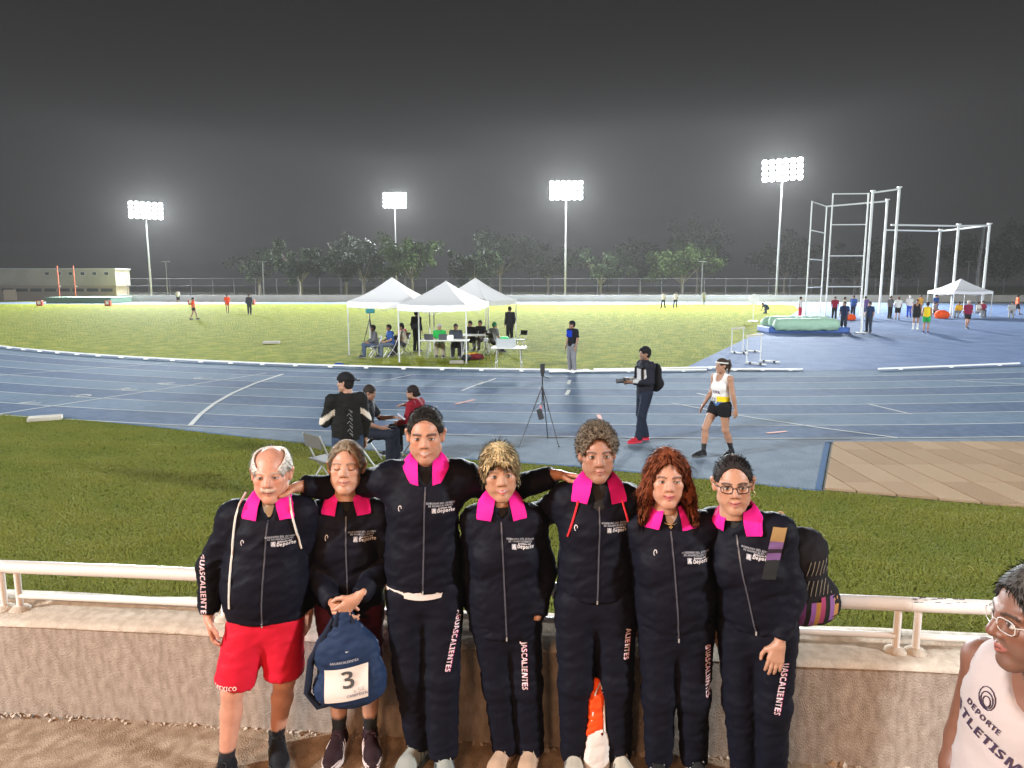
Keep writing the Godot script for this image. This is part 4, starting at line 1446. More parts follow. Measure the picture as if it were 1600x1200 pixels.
	for e in ["_a", "_b"]:
		var hp: Vector3 = j["hip" + e]
		var kn: Vector3 = j["kn" + e]
		var an: Vector3 = j["an" + e]
		if bottom == "pants":
			fq.cone(hp, kn, 0.1 * s * lg, 0.076 * s * lg, 0.03)
			fq.cone(kn, an + Vector3(0, p.get("cuff", -0.03), 0), 0.076 * s * lg, 0.066 * s * p.get("flare", 1.0), 0.03, 1.0, true)
		elif bottom == "tights":
			fq.cone(hp, kn, 0.096 * s * lg, 0.062 * s * lg, 0.03)
			fq.cone(kn, kn.lerp(an, p.get("tights", 0.2)), 0.062 * s * lg, 0.059 * s * lg, 0.02, 1.0, true)
		else:
			fq.cone(hp, hp.lerp(kn, p.get("short", 0.92)), 0.108 * s * lg, 0.092 * s * lg * p.get("shortflare", 1.0), 0.03, 1.0, true)
	var am2: float = p.get("fold2", 0.0075)
	var bt := Hull.new()
	bt.net(fq, Transform3D(), NONE, func(q: Vector3, _n: Vector3) -> float: return fold(q * Vector3(1, 1.1, 1), am2, 6.0, sd + 3.0))
	var bn := obj(p.get("botname", "trousers"), bt.mesh(), cloth(p.bot, p.get("rough2", 0.75)), root)
	# -- shoes
	var sh: Array = p.get("shoes", [Color(0.02, 0.02, 0.02), Color(0.4, 0.4, 0.4), Color(0.3, 0.3, 0.3)])
	if not sh.is_empty():
		for e in ["_a", "_b"]:
			var an: Vector3 = j["an" + e]
			var gy: float = p.get("ground", 0.0)
			add_shoe(root, Vector3(an.x, maxf(an.y - 0.09, gy), an.z) + (j["ft" + e] * Vector3(1, 0, 1)).normalized() * 0.05, j["ft" + e], sh[0], sh[1], sh[2], s * p.get("shoe", 1.0), cell < 0.02)
	if p.get("collar", "") == "pink": team_details(root, tn, bn, ft, fq, j, s, g, p)
	root.set_meta("joints_used", true)
	root.remove_meta("joints_used")
	p.field_top = ft
	p.field_bottom = fq
	p.node_top = tn
	p.node_bottom = bn
	p.joint = j
	p.head_xf = hx
	return root

# navy team jacket: turned-out pink collar, zip, chest emblem and print, sleeve and leg lettering
func team_details(root: Node3D, tn: Node3D, bn: Node3D, ft: Field, fq: Field, j: Dictionary, s: float, g: float, p: Dictionary) -> void:
	var pink := cloth(Color(0.80, 0.018, 0.27), 0.7, 0.4)
	var white := flat(Color(0.62, 0.58, 0.58), 0.7)
	var pale := flat(Color(0.30, 0.30, 0.33), 0.7)
	var nk: Vector3 = j.neck
	var yaw: float = p.get("collar_yaw", 0.0)
	var open: float = p.get("open", 1.0)
	# collar: folded band round the neck ending in two wings
	var st := stool()
	st.set_smooth_group(1)
	var n := 44
	var rows := []
	for i in n + 1:
		var f := float(i) / n
		var a := lerpf(-2.62, 2.62, f)            # 0 is the back of the neck
		var dirv := Vector3(sin(a), 0, -cos(a))
		var sg := signf(a)
		var wv := clampf((absf(a) - 1.25) / 1.37, 0.0, 1.0)     # 0 at the side of the neck, 1 at the front edge
		var inner := nk + Vector3(0, 0.03 - 0.02 * wv, 0.008) + dirv * Vector3(0.06, 0, 0.066) * s
		var ridge := nk + Vector3(0, 0.042 - 0.03 * wv, 0.01) + dirv * Vector3(0.066, 0, 0.075) * s
		var outer := nk + Vector3(0, -0.012, 0.01) + dirv * Vector3(0.1, 0, 0.1) * s
		if wv > 0.0:
			var cor := Vector2(0.118 * open + 0.01, -0.084)
			var e2 := Vector2(0.112, -0.008).lerp(cor, wv / 0.45) if wv < 0.45 else cor.lerp(Vector2(0.05 * open + 0.006, -0.094), (wv - 0.45) / 0.55)
			outer = Vector3(nk.x + sg * e2.x * s, nk.y + e2.y * s, nk.z + lerpf(0.0, 0.1, wv))
		var mid := ridge.lerp(outer, 0.5) + Vector3(0, 0.006, 0.012 * wv)
		var row := [inner, ridge, mid, outer]
		for k in 4:
			if k >= 2:
				var fz := ft.front(row[k].x, row[k].y)
				if wv > 0.1 and fz > nk.z - 0.06: row[k].z = maxf(fz + 0.009, row[k].z if k == 2 else -9.0)
			row[k] = nk + Basis(Vector3.UP, yaw) * (row[k] - nk)
		rows.append(row)
	for i in n:
		for k in 3:
			quad(st, rows[i][k], rows[i][k + 1], rows[i + 1][k + 1], rows[i + 1][k])
			var dn := Vector3(0, -0.004, 0)
			quad(st, rows[i][k] + dn, rows[i + 1][k] + dn, rows[i + 1][k + 1] + dn, rows[i][k + 1] + dn)
	obj("collar", st, pink, tn)
	# shirt showing in the neck opening
	var sc: Color = p.get("shirt", Color(0.03, 0.03, 0.035))
	var fs := Field.new(nk - Vector3(0.16, 0.2, 0.14), nk + Vector3(0.16, 0.06, 0.16), 0.011)
	fs.cone(nk + Vector3(0, -0.03, -0.005), nk + Vector3(0, -0.005, -0.008), 0.066 * s, 0.062 * s, 0.03, 1.0, true)
	fs.cone(nk + Vector3(0, -0.05, 0.0), nk.lerp(j.chest, 0.75), 0.08 * s, 0.125 * s, 0.03, 1.3)
	var hs := Hull.new()
	hs.net(fs, Transform3D(), NONE, NONE)
	obj("shirt_neck", hs.mesh(), cloth(sc, 0.85), tn)
	# zip
	var zx: float = p.get("zip_x", 0.0)
	var pts := []
	var y0: float = j.hem.y + 0.012
	var y1: float = nk.y - 0.10
	for i in 25:
		var y := lerpf(y0, y1, i / 24.0)
		var x: float = zx + nk.x * (i / 24.0) + j.hem.x * (1.0 - i / 24.0)
		pts.append([Vector2(x - 0.0035, y), Vector2(x + 0.0035, y)])
	plate_on(tn, "zip", ft, pts, flat(Color(0.06, 0.06, 0.075), 0.35), 0.003)
	plate_on(tn, "zip_pull", ft, [[Vector2(pts[0][0].x, y0 - 0.01), Vector2(pts[0][1].x, y0 - 0.01)], [Vector2(pts[0][0].x, y0 + 0.012), Vector2(pts[0][1].x, y0 + 0.012)]], flat(Color(0.6, 0.6, 0.6), 0.3, 0.6), 0.006)
	# hem band line
	# chest print, on the wearer's left
	var cx: float = j.chest.x + p.get("logo_x", 0.085) * s
	var cy: float = j.chest.y + p.get("logo_y", 0.035)
	var ld: Vector2 = Vector2(1, p.get("logo_tilt", -0.06)).normalized()
	print_on(tn, "chest_print", "GOBIERNO DEL ESTADO", ft, Vector2(cx, cy + 0.028), ld, 0.0088, pale, 0.003)
	print_on(tn, "chest_print", "DE AGUASCALIENTES", ft, Vector2(cx, cy + 0.0165), ld, 0.0085, pale, 0.003)
	print_on(tn, "chest_print", "Instituto del", ft, Vector2(cx + 0.02, cy + 0.0035), ld, 0.0075, white, 0.003)
	print_on(tn, "chest_print", "Deporte", ft, Vector2(cx + 0.026, cy - 0.0095), ld, 0.0155, white, 0.003)
	var e0 := Vector2(cx - 0.042, cy - 0.016)
	plate_on(tn, "chest_badge", ft, [[e0, e0 + ld * 0.022], [e0 + Vector2(0, 0.024), e0 + ld * 0.022 + Vector2(0, 0.024)]], pale, 0.0025)
	print_on(tn, "chest_badge_letter", "A", ft, e0 + Vector2(0.011, 0.012), ld, 0.018, white, 0.0045)
	# small maker's swirl on the other side
	if p.get("mark", true):
		var m0 := Vector2(j.chest.x - 0.093 * s, j.chest.y + 0.045)
		var sw := []
		for i in 9:
			var a3 := -0.6 + i * 0.62
			var c := m0 + Vector2(cos(a3) * 0.007, sin(a3) * 0.011 - 0.001 * i)
			var t := Vector2(cos(a3), sin(a3)) * 0.0016
			sw.append([c - t, c + t])
		var st3 := stool()
		for i in 8:
			var q2 := []
			for v2 in [sw[i][0], sw[i][1], sw[i + 1][1], sw[i + 1][0]]: q2.append(Vector3(v2.x, v2.y, ft.front(v2.x, v2.y) + 0.003))
			quad(st3, q2[0], q2[1], q2[2], q2[3])
		obj("chest_mark", st3, white, tn)
	# lettering down the thigh and on the sleeve
	if p.has("leg_text"):
		var lt: Array = p.leg_text   # [text, x, y of centre, dx per dy, size]
		var d2 := Vector2(lt[3], -1).normalized()
		var outline := pink
		print_on(bn, "leg_lettering", lt[0], fq, Vector2(lt[1] + 0.0018, lt[2] - 0.0012), d2, lt[4], outline, 0.002)
		print_on(bn, "leg_lettering", lt[0], fq, Vector2(lt[1], lt[2]), d2, lt[4], flat(Color(0.68, 0.52, 0.53), 0.7), 0.0035)
	if p.has("arm_text"):
		var at2: Array = p.arm_text
		var d3 := Vector2(at2[3], at2[5]).normalized()
		print_on(tn, "sleeve_lettering", at2[0], ft, Vector2(at2[1], at2[2]), d3, at2[4], flat(Color(0.66, 0.45, 0.47), 0.7), 0.0035)

# ================= people =================
const NAVY := Color(0.0055, 0.0055, 0.0105)
const SPIKE := [Color(0.02, 0.02, 0.02), Color(0.03, 0.03, 0.03), Color(0.2, 0.2, 0.2)]

func team(p: Dictionary) -> Dictionary:
	var d := {"top": NAVY, "bot": NAVY, "collar": "pink", "cell": 0.0125, "rough": 0.62, "rough2": 0.66}
	d.merge(p, true)
	return d

func glasses(root: Node3D, xf: Transform3D, c: Color, rim: float, half := false) -> void:
	var st := stool()
	for s in [-1.0, 1.0]:
		var ring := []
		for i in 17:
			var a := TAU * i / 16.0 + PI / 16
			var q := Vector2(cos(a), sin(a))
			q = Vector2(signf(q.x) * pow(absf(q.x), 0.7) * 0.024, signf(q.y) * pow(absf(q.y), 0.7) * 0.0165)
			if half and q.y < 0: continue
			ring.append(xf * Vector3(0.033 * s + q.x, 0.003 + q.y, 0.099 - absf(0.033 * s + q.x) * 0.25))
		tube(st, ring, rim, 6)
		tube(st, [xf * Vector3(0.056 * s, 0.01, 0.085), xf * Vector3(0.078 * s, 0.012, 0.05), xf * Vector3(0.084 * s, 0.012, -0.01)], rim, 6)
	tube(st, [xf * Vector3(-0.009, 0.008, 0.097), xf * Vector3(0, 0.01, 0.1), xf * Vector3(0.009, 0.008, 0.097)], rim, 6)
	obj("glasses", st, flat(c, 0.3), root)

func make_people() -> void:
	# ---- the team, along the parapet ----
	var p := team({"label": "balding white-haired man in navy jacket and red shorts, drawstring bag cord over shoulder", "at": Vector3(-1.255, 0.45, -3.42), "turn": 0.12, "h": 1.71, "girth": 1.06, "loose": 1.1, "belly": 0.95, "bottom": "shorts", "botname": "shorts", "bot": Color(0.52, 0.012, 0.03), "short": 0.9, "shortflare": 1.06, "fold2": 0.005, "rough2": 0.5,
		"shirt": Color(0.55, 0.5, 0.42), "arm_text": ["AGUASCALIENTES", -0.29, 1.03, 0.05, 0.028, -1.0], "sock": [0.16, Color(0.015, 0.015, 0.017)], "shoes": [Color(0.012, 0.012, 0.014), Color(0.05, 0.05, 0.05), Color(0.03, 0.03, 0.03)],
		"j": {"head": Vector3(0.069, 1.577, 0.039), "neck": Vector3(0.054, 1.461, 0.006), "chest": Vector3(0.026, 1.221, 0.003), "waist": Vector3(0.005, 1.0, 0.0), "hem": Vector3(0.01, 0.83, 0.0), "sh_a": Vector3(-0.13, 1.348, -0.016), "el_a": Vector3(-0.275, 1.08, -0.054), "wr_a": Vector3(-0.272, 0.85, 0.028), "sh_b": Vector3(0.189, 1.361, 0.003), "el_b": Vector3(0.22, 1.07, -0.08), "wr_b": Vector3(0.2, 0.82, -0.06), "hip_a": Vector3(-0.078, 0.82, 0.0), "kn_a": Vector3(-0.175, 0.45, 0.045), "an_a": Vector3(-0.215, 0.09, 0.08), "hip_b": Vector3(0.078, 0.82, 0.0), "kn_b": Vector3(0.075, 0.47, 0.01), "an_b": Vector3(0.0, 0.09, -0.09), "hd_a": Vector3(0.12, -1, 0.15), "ft_b": Vector3(0.25, 0, 1), "ft_a": Vector3(-0.1, 0, 1)},
		"curl_a": 0.5, "head": {"skin": Color(0.50, 0.235, 0.155), "size": 1.09, "wide": 1.03, "jaw": 1.12, "full": 1.15, "nose": 1.2, "bald": true, "style": "bald", "hair": Color(0.52, 0.48, 0.42), "hair2": Color(0.75, 0.72, 0.66), "brow": Color(0.42, 0.33, 0.26), "mustache": Color(0.42, 0.34, 0.27), "smile": 0.0, "neck": 1.12, "seed": 3, "eye": 0.8, "thick": 0.014, "strands": 900, "strand": 0.022, "lift": 0.5}})
	var r := person(p)
	var st := stool()
	var jj: Dictionary = p.joint
	var ft: Field = p.field_top
	for e in [[-0.07, -0.145, 0.93], [0.13, 0.2, 1.2]]:
		var pts := []
		for i in 13:
			var q := i / 12.0
			var y: float = lerpf(1.475, e[2], q)
			var x: float = lerpf(e[0], e[1], sqrt(q))
			pts.append(Vector3(x, y, maxf(ft.front(x, y), -0.02) + 0.006))
		tube(st, pts, 0.0055, 6)
	var cordm := cloth(Color(0.62, 0.58, 0.52), 0.9)
	tag(obj("bag_cord", st, cordm), "white drawstring cord of a bag, worn over the balding man's jacket", "bag cord").transform = r.transform
	print_on(p.node_bottom, "shorts_print", "MEXICO", p.field_bottom, Vector2(-0.185, 0.52), Vector2(1, -0.05).normalized(), 0.022, flat(Color(0.7, 0.5, 0.45), 0.7), 0.003)

	p = team({"label": "grey-blonde woman with closed eyes holding a blue backpack in clasped hands", "at": Vector3(-0.867, 0.45, -3.54), "turn": 0.1, "h": 1.68, "girth": 0.98, "bust": 0.9, "bottom": "tights", "botname": "leggings", "bot": Color(0.045, 0.006, 0.012), "tights": 0.12, "shirt": Color(0.02, 0.02, 0.02), "arm_text": ["AGUASCALIENTES", -0.185, 1.14, -0.12, 0.026, -1.0],
		"sock": [0.2, Color(0.012, 0.012, 0.014)], "shoes": [Color(0.025, 0.012, 0.014), Color(0.55, 0.45, 0.42), Color(0.05, 0.02, 0.02)],
		"j": {"head": Vector3(0.025, 1.583, 0.053), "neck": Vector3(0.02, 1.44, 0.002), "chest": Vector3(0.015, 1.2, 0.001), "waist": Vector3(0.014, 0.985, 0.001), "hem": Vector3(0.02, 0.80, 0.0), "sh_a": Vector3(-0.139, 1.307, -0.01), "el_a": Vector3(-0.18, 1.05, 0.0), "wr_a": Vector3(-0.033, 0.925, 0.2), "sh_b": Vector3(0.185, 1.307, 0.01), "el_b": Vector3(0.226, 1.06, 0.03), "wr_b": Vector3(0.075, 0.965, 0.225), "hip_a": Vector3(-0.075, 0.82, 0), "kn_a": Vector3(-0.06, 0.45, 0.02), "an_a": Vector3(-0.068, 0.1, 0.0), "hip_b": Vector3(0.095, 0.82, 0), "kn_b": Vector3(0.105, 0.45, 0.03), "an_b": Vector3(0.098, 0.1, 0.01), "hd_a": Vector3(0.55, -0.6, 0.25), "hd_b": Vector3(-0.7, -0.6, 0.15)},
		"hn_a": Vector3(-0.3, 0.3, 1), "th_a": Vector3(0.4, 0.6, 0.2), "curl_a": 0.9, "hn_b": Vector3(0.2, 0.3, 1), "th_b": Vector3(-0.4, 0.7, 0.2), "curl_b": 0.8,
		"head": {"skin": Color(0.46, 0.235, 0.15), "size": 1.06, "pitch": -0.16, "roll": -0.04, "closed": true, "style": "back", "hair": Color(0.17, 0.12, 0.075), "hair2": Color(0.42, 0.34, 0.25), "brow": Color(0.14, 0.08, 0.05), "smile": 0.9, "seed": 4, "line": 0.096, "facew": 0.08, "thick": 0.011, "strand": 0.04, "lift": 0.1}})
	var wb := person(p)
	make_backpack(wb.transform)

	p = team({"label": "tall dark-haired man with his arms round both neighbours' shoulders", "at": Vector3(-0.45, 0.45, -3.44), "turn": 0.05, "h": 1.88, "girth": 0.93, "open": 0.5, "shirt": Color(0.02, 0.02, 0.025), "leg_text": ["AGUASCALIENTES", 0.152, 0.735, -0.22, 0.026], "cuff": 0.0,
		"shoes": [Color(0.28, 0.29, 0.26), Color(0.07, 0.09, 0.1), Color(0.7, 0.68, 0.6)], "shoe": 0.98,
		"j": {"head": Vector3(0.026, 1.77, 0.051), "neck": Vector3(0.024, 1.64, 0.001), "chest": Vector3(0.003, 1.385, 0.0), "waist": Vector3(0.0, 1.15, 0.0), "hem": Vector3(0.005, 0.985, 0.0), "sh_a": Vector3(-0.165, 1.53, -0.037), "el_a": Vector3(-0.4, 1.46, -0.16), "wr_a": Vector3(-0.61, 1.50, -0.03), "sh_b": Vector3(0.2, 1.53, -0.03), "el_b": Vector3(0.44, 1.43, -0.14), "wr_b": Vector3(0.68, 1.545, -0.02), "hip_a": Vector3(-0.085, 0.95, 0), "kn_a": Vector3(-0.075, 0.53, 0.03), "an_a": Vector3(-0.035, 0.09, -0.02), "hip_b": Vector3(0.095, 0.95, 0), "kn_b": Vector3(0.09, 0.52, 0.06), "an_b": Vector3(0.09, 0.09, 0.08), "hd_a": Vector3(-0.9, -0.1, 0.45), "hd_b": Vector3(0.95, 0.02, 0.35), "ft_a": Vector3(-0.55, 0, 1)},
		"hn_a": Vector3(0, 1, 0.4), "th_a": Vector3(0, 0.3, 1), "curl_a": 0.35, "hn_b": Vector3(0, 1, 0.5), "th_b": Vector3(0, 0.3, 1), "curl_b": 0.3,
		"head": {"skin": Color(0.44, 0.21, 0.13), "size": 1.06, "jaw": 1.1, "style": "short", "spiky": true, "hair": Color(0.012, 0.01, 0.009), "hair2": Color(0.05, 0.045, 0.04), "browthick": 1.4, "smile": 0.8, "teeth": true, "stubble": 0.12, "seed": 5, "line": 0.097, "facew": 0.088, "thick": 0.009, "strand": 0.022, "lift": 0.7, "neck": 1.1, "pitch": 0.04}})
	r = person(p)
	st = stool()
	var jd: Dictionary = p.joint
	for i in 22:
		var a0 := -1.75 + 3.5 * i / 22.0
		var a1 := -1.75 + 3.5 * (i + 1) / 22.0
		var rx := 0.192
		var rz := 0.131
		quad(st, Vector3(sin(a0) * rx, 0.966 - 0.008 * cos(a0 * 3), cos(a0) * rz), Vector3(sin(a1) * rx, 0.966 - 0.008 * cos(a1 * 3), cos(a1) * rz), Vector3(sin(a1) * rx, 1.0, cos(a1) * rz), Vector3(sin(a0) * rx, 1.0, cos(a0) * rz))
	obj("shirt_hem", st, cloth(Color(0.62, 0.55, 0.5), 0.9), r)

	p = team({"label": "smiling woman with short blonde fringed hair, hand in her jacket pocket", "at": Vector3(-0.033, 0.45, -3.44), "turn": 0.05, "h": 1.68, "girth": 1.05, "bust": 1.0, "loose": 1.04, "mark": false, "logo_x": 0.075, "logo_y": 0.03, "logo_tilt": -0.12, "leg_text": ["JASCALIENTES", 0.09, 0.60, 0.02, 0.028], "shoes": [Color(0.42, 0.28, 0.19), Color(0.3, 0.2, 0.14), Color(0.5, 0.38, 0.28)], "hide_b": true, "collar_yaw": 0.05,
		"j": {"head": Vector3(-0.03, 1.587, 0.059), "neck": Vector3(-0.025, 1.45, 0.009), "chest": Vector3(-0.006, 1.21, 0.0), "waist": Vector3(0.007, 0.96, 0.0), "hem": Vector3(0.0, 0.745, 0.0), "sh_a": Vector3(-0.141, 1.32, -0.007), "el_a": Vector3(-0.185, 1.05, -0.06), "wr_a": Vector3(-0.16, 0.82, -0.05), "sh_b": Vector3(0.13, 1.315, 0.0), "el_b": Vector3(0.2, 1.05, -0.02), "wr_b": Vector3(0.155, 0.845, 0.09), "hip_a": Vector3(-0.08, 0.83, 0), "kn_a": Vector3(-0.04, 0.45, 0.025), "an_a": Vector3(0.0, 0.09, 0.0), "hip_b": Vector3(0.085, 0.83, 0), "kn_b": Vector3(0.11, 0.45, 0.03), "an_b": Vector3(0.135, 0.09, 0.01), "ft_a": Vector3(-0.5, 0, 1), "ft_b": Vector3(-0.3, 0, 1)},
		"head": {"skin": Color(0.42, 0.215, 0.13), "size": 1.08, "yaw": 0.06, "roll": 0.05, "full": 1.12, "style": "fringe", "hair": Color(0.47, 0.33, 0.16), "hair2": Color(0.7, 0.55, 0.32), "brow": Color(0.2, 0.11, 0.06), "smile": 1.0, "teeth": true, "lip": Color(0.5, 0.09, 0.1), "seed": 6, "line": 0.07, "thick": 0.016, "lump": 0.004, "strand": 0.05, "lift": 0.16, "strands": 1600}})
	person(p)

	p = team({"label": "curly grey-haired man with a red bag cord, white tote standing between his feet", "at": Vector3(0.425, 0.45, -3.40), "h": 1.82, "girth": 0.93, "shirt": Color(0.03, 0.028, 0.028), "leg_text": ["ALIENTES", 0.145, 0.74, -0.06, 0.026], "shoes": [Color(0.4, 0.36, 0.29), Color(0.12, 0.11, 0.1), Color(0.6, 0.55, 0.46)],
		"j": {"head": Vector3(-0.013, 1.69, 0.05), "neck": Vector3(-0.003, 1.555, 0.01), "chest": Vector3(-0.017, 1.30, 0.0), "waist": Vector3(-0.007, 1.09, 0.0), "hem": Vector3(-0.01, 0.955, 0.0), "sh_a": Vector3(-0.15, 1.435, -0.03), "el_a": Vector3(-0.30, 1.30, -0.16), "wr_a": Vector3(-0.44, 1.19, -0.15), "sh_b": Vector3(0.145, 1.43, -0.02), "el_b": Vector3(0.215, 1.13, -0.09), "wr_b": Vector3(0.205, 0.93, -0.05), "hip_a": Vector3(-0.097, 0.92, 0), "kn_a": Vector3(-0.1, 0.5, 0.03), "an_a": Vector3(-0.095, 0.09, 0.0), "hip_b": Vector3(0.09, 0.92, 0), "kn_b": Vector3(0.105, 0.5, 0.03), "an_b": Vector3(0.125, 0.09, 0.0)},
		"leg": 1.06, "head": {"skin": Color(0.34, 0.165, 0.105), "size": 1.08, "wide": 0.96, "style": "curly", "hair": Color(0.06, 0.045, 0.032), "hair2": Color(0.27, 0.21, 0.15), "brow": Color(0.05, 0.035, 0.03), "smile": 0.3, "stubble": 0.08, "nose": 1.15, "seed": 7, "line": 0.092, "thick": 0.022, "strand": 0.02, "lift": 0.6, "strands": 1500, "roll": 0.03}})
	r = person(p)
	st = stool()
	ft = p.field_top
	for e in [[-0.09, -0.155, 1.29], [0.095, 0.14, 1.36]]:
		var pts := []
		for i in 10:
			var q := i / 9.0
			var y: float = lerpf(1.51, e[2], q)
			var x: float = lerpf(e[0], e[1], q)
			pts.append(Vector3(x, y, maxf(ft.front(x, y), -0.03) + 0.006))
		tube(st, pts, 0.0055, 6)
	tag(obj("bag_cord", st, cloth(Color(0.6, 0.03, 0.04), 0.8)), "red drawstring cord of a bag, worn over the curly-haired man's jacket", "bag cord").transform = r.transform
	make_tote()

	p = team({"label": "woman with long auburn hair and a thin gold necklace", "at": Vector3(0.802, 0.45, -3.34), "turn": -0.08, "h": 1.68, "girth": 1.1, "bust": 1.05, "belly": 0.85, "shirt": Color(0.55, 0.45, 0.4), "leg_text": ["GUASCALIENTES", 0.165, 0.63, 0.05, 0.026], "logo_x": 0.1, "logo_y": 0.015,
		"j": {"head": Vector3(-0.06, 1.583, 0.065), "neck": Vector3(-0.039, 1.44, 0.013), "chest": Vector3(-0.02, 1.20, 0.001), "waist": Vector3(0.008, 0.975, 0.0), "hem": Vector3(0.012, 0.79, 0.0), "sh_a": Vector3(-0.165, 1.31, 0.0), "el_a": Vector3(-0.2, 1.05, -0.07), "wr_a": Vector3(-0.17, 0.81, -0.06), "sh_b": Vector3(0.125, 1.317, -0.01), "el_b": Vector3(0.2, 1.04, -0.12), "wr_b": Vector3(0.19, 0.8, -0.11), "hip_a": Vector3(-0.07, 0.83, 0.0), "kn_a": Vector3(-0.06, 0.45, 0.03), "an_a": Vector3(-0.045, 0.09, 0.0), "hip_b": Vector3(0.1, 0.83, 0.0), "kn_b": Vector3(0.112, 0.45, 0.02), "an_b": Vector3(0.137, 0.09, -0.03)},
		"leg": 1.05, "head": {"skin": Color(0.46, 0.23, 0.15), "size": 1.06, "pitch": -0.06, "full": 1.12, "style": "long", "hair": Color(0.085, 0.02, 0.01), "hair2": Color(0.26, 0.075, 0.03), "brow": Color(0.06, 0.03, 0.02), "smile": 0.6, "eye": 0.85, "lip": Color(0.42, 0.1, 0.1), "seed": 8, "line": 0.09, "thick": 0.018, "lump": 0.005, "strand": 0.06, "lift": 0.08, "strands": 1600, "facew": 0.066}})
	r = person(p)
	st = stool()
	var neckl := []
	for i in 13:
		var a := -1.3 + 2.6 * i / 12.0
		neckl.append(Vector3(-0.039 + sin(a) * 0.062, 1.425 - 0.055 * cos(a), 0.02 + cos(a) * 0.078))
	tube(st, neckl, 0.0014, 5)
	box(st, Vector3(-0.039, 1.36, 0.1), Vector3(0.014, 0.014, 0.004), Basis(Vector3.BACK, 0.78))
	obj("necklace", st, flat(Color(0.7, 0.5, 0.2), 0.3, 0.8), r)

	p = team({"label": "dark-haired woman in black-rimmed glasses with a patterned backpack on one shoulder", "at": Vector3(1.198, 0.45, -3.28), "turn": -0.42, "h": 1.68, "girth": 1.03, "bust": 1.0, "shirt": Color(0.03, 0.03, 0.03), "mark": false, "leg_text": ["UASCALIENTES", 0.135, 0.60, -0.1, 0.027], "logo_x": 0.045, "logo_y": 0.05, "logo_tilt": -0.16, "collar_yaw": -0.1,
		"j": {"head": Vector3(-0.125, 1.575, 0.12), "neck": Vector3(-0.1, 1.435, 0.05), "chest": Vector3(-0.05, 1.203, 0.025), "waist": Vector3(-0.012, 1.0, 0.01), "hem": Vector3(0.012, 0.855, 0.0), "sh_a": Vector3(-0.222, 1.325, 0.0), "el_a": Vector3(-0.24, 1.05, -0.05), "wr_a": Vector3(-0.2, 0.82, -0.02), "sh_b": Vector3(0.08, 1.34, 0.02), "el_b": Vector3(0.155, 1.05, 0.0), "wr_b": Vector3(0.115, 0.83, 0.115), "hip_a": Vector3(-0.08, 0.84, 0.0), "kn_a": Vector3(-0.055, 0.45, 0.02), "an_a": Vector3(-0.02, 0.09, -0.01), "hip_b": Vector3(0.09, 0.84, 0.0), "kn_b": Vector3(0.1, 0.46, 0.025), "an_b": Vector3(0.11, 0.09, 0.0), "hd_b": Vector3(-0.15, -1, 0.25)},
		"curl_b": 0.35, "hn_b": Vector3(0.6, 0.2, 1), "th_b": Vector3(-1, 0, 0.2), "leg": 1.08,
		"head": {"skin": Color(0.42, 0.215, 0.135), "size": 1.08, "yaw": 0.2, "roll": 0.06, "full": 1.1, "style": "tied", "hair": Color(0.01, 0.008, 0.008), "hair2": Color(0.045, 0.036, 0.034), "parting": true, "brow": Color(0.015, 0.01, 0.01), "browthick": 1.2, "smile": 0.9, "lip": Color(0.42, 0.13, 0.12), "seed": 9, "line": 0.096, "facew": 0.08, "thick": 0.007, "strand": 0.04, "lift": 0.04, "strands": 500, "lump": 0.0015}})
	r = person(p)
	glasses(r, p.head_xf, Color(0.01, 0.01, 0.012), 0.0022)
	st = stool()
	var hw: Transform3D = p.head_xf
	tube(st, [hw * Vector3(0.083, -0.03, -0.005), hw * Vector3(0.092, -0.042, -0.002), hw * Vector3(0.084, -0.055, -0.004)], 0.002, 5)
	obj("earring", st, flat(Color(0.7, 0.6, 0.4), 0.3, 0.8), r)
	make_patterned_pack(r.transform, p.field_top, p.joint)

	# ---- man in the white running vest at the edge ----
	p = {"label": "dark-skinned man in glasses and a white printed running vest, looking along the terrace", "at": Vector3(1.468, 0.45, -1.8), "turn": -0.85, "h": 1.77, "j": {"sh_a": Vector3(-0.155, 1.44, 0.0), "el_a": Vector3(-0.2, 1.16, -0.02), "wr_a": Vector3(-0.2, 0.9, 0.06), "head": Vector3(-0.01, 1.665, 0.165), "neck": Vector3(0, 1.5, 0.075), "chest": Vector3(0, 1.33, 0.02)}, "girth": 1.1, "sleeve": "none", "top": Color(0.42, 0.36, 0.345), "topname": "vest", "bot": Color(0.02, 0.02, 0.025), "bottom": "shorts", "botname": "shorts", "short": 0.5, "cell": 0.0125, "fold": 0.004, "am": 1.0,
		"head": {"skin": Color(0.165, 0.072, 0.044), "size": 1.1, "yaw": -0.8, "pitch": 0.05, "nose": 1.2, "full": 1.1, "style": "short", "hair": Color(0.012, 0.01, 0.01), "hair2": Color(0.12, 0.11, 0.1), "stubble": 0.25, "smile": 0.2, "seed": 10, "line": 0.085, "thick": 0.013, "strand": 0.025, "lift": 0.45}}
	r = person(p)
	glasses(r, p.head_xf, Color(0.5, 0.48, 0.45), 0.0014)
	var ink := flat(Color(0.035, 0.02, 0.05), 0.7)
	var fv: Field = p.field_top
	print_on(p.node_top, "vest_print", "DEPORTE", fv, Vector2(-0.115, 1.335), Vector2(1, -0.35).normalized(), 0.017, ink, 0.003)
	print_on(p.node_top, "vest_print", "ATLETISMO MASTER", fv, Vector2(-0.01, 1.235), Vector2(1, -0.42).normalized(), 0.032, ink, 0.003)
	print_on(p.node_top, "vest_print", "A", fv, Vector2(0.0, 1.12), Vector2(1, -0.1).normalized(), 0.1, ink, 0.003)
	var lion := stool()
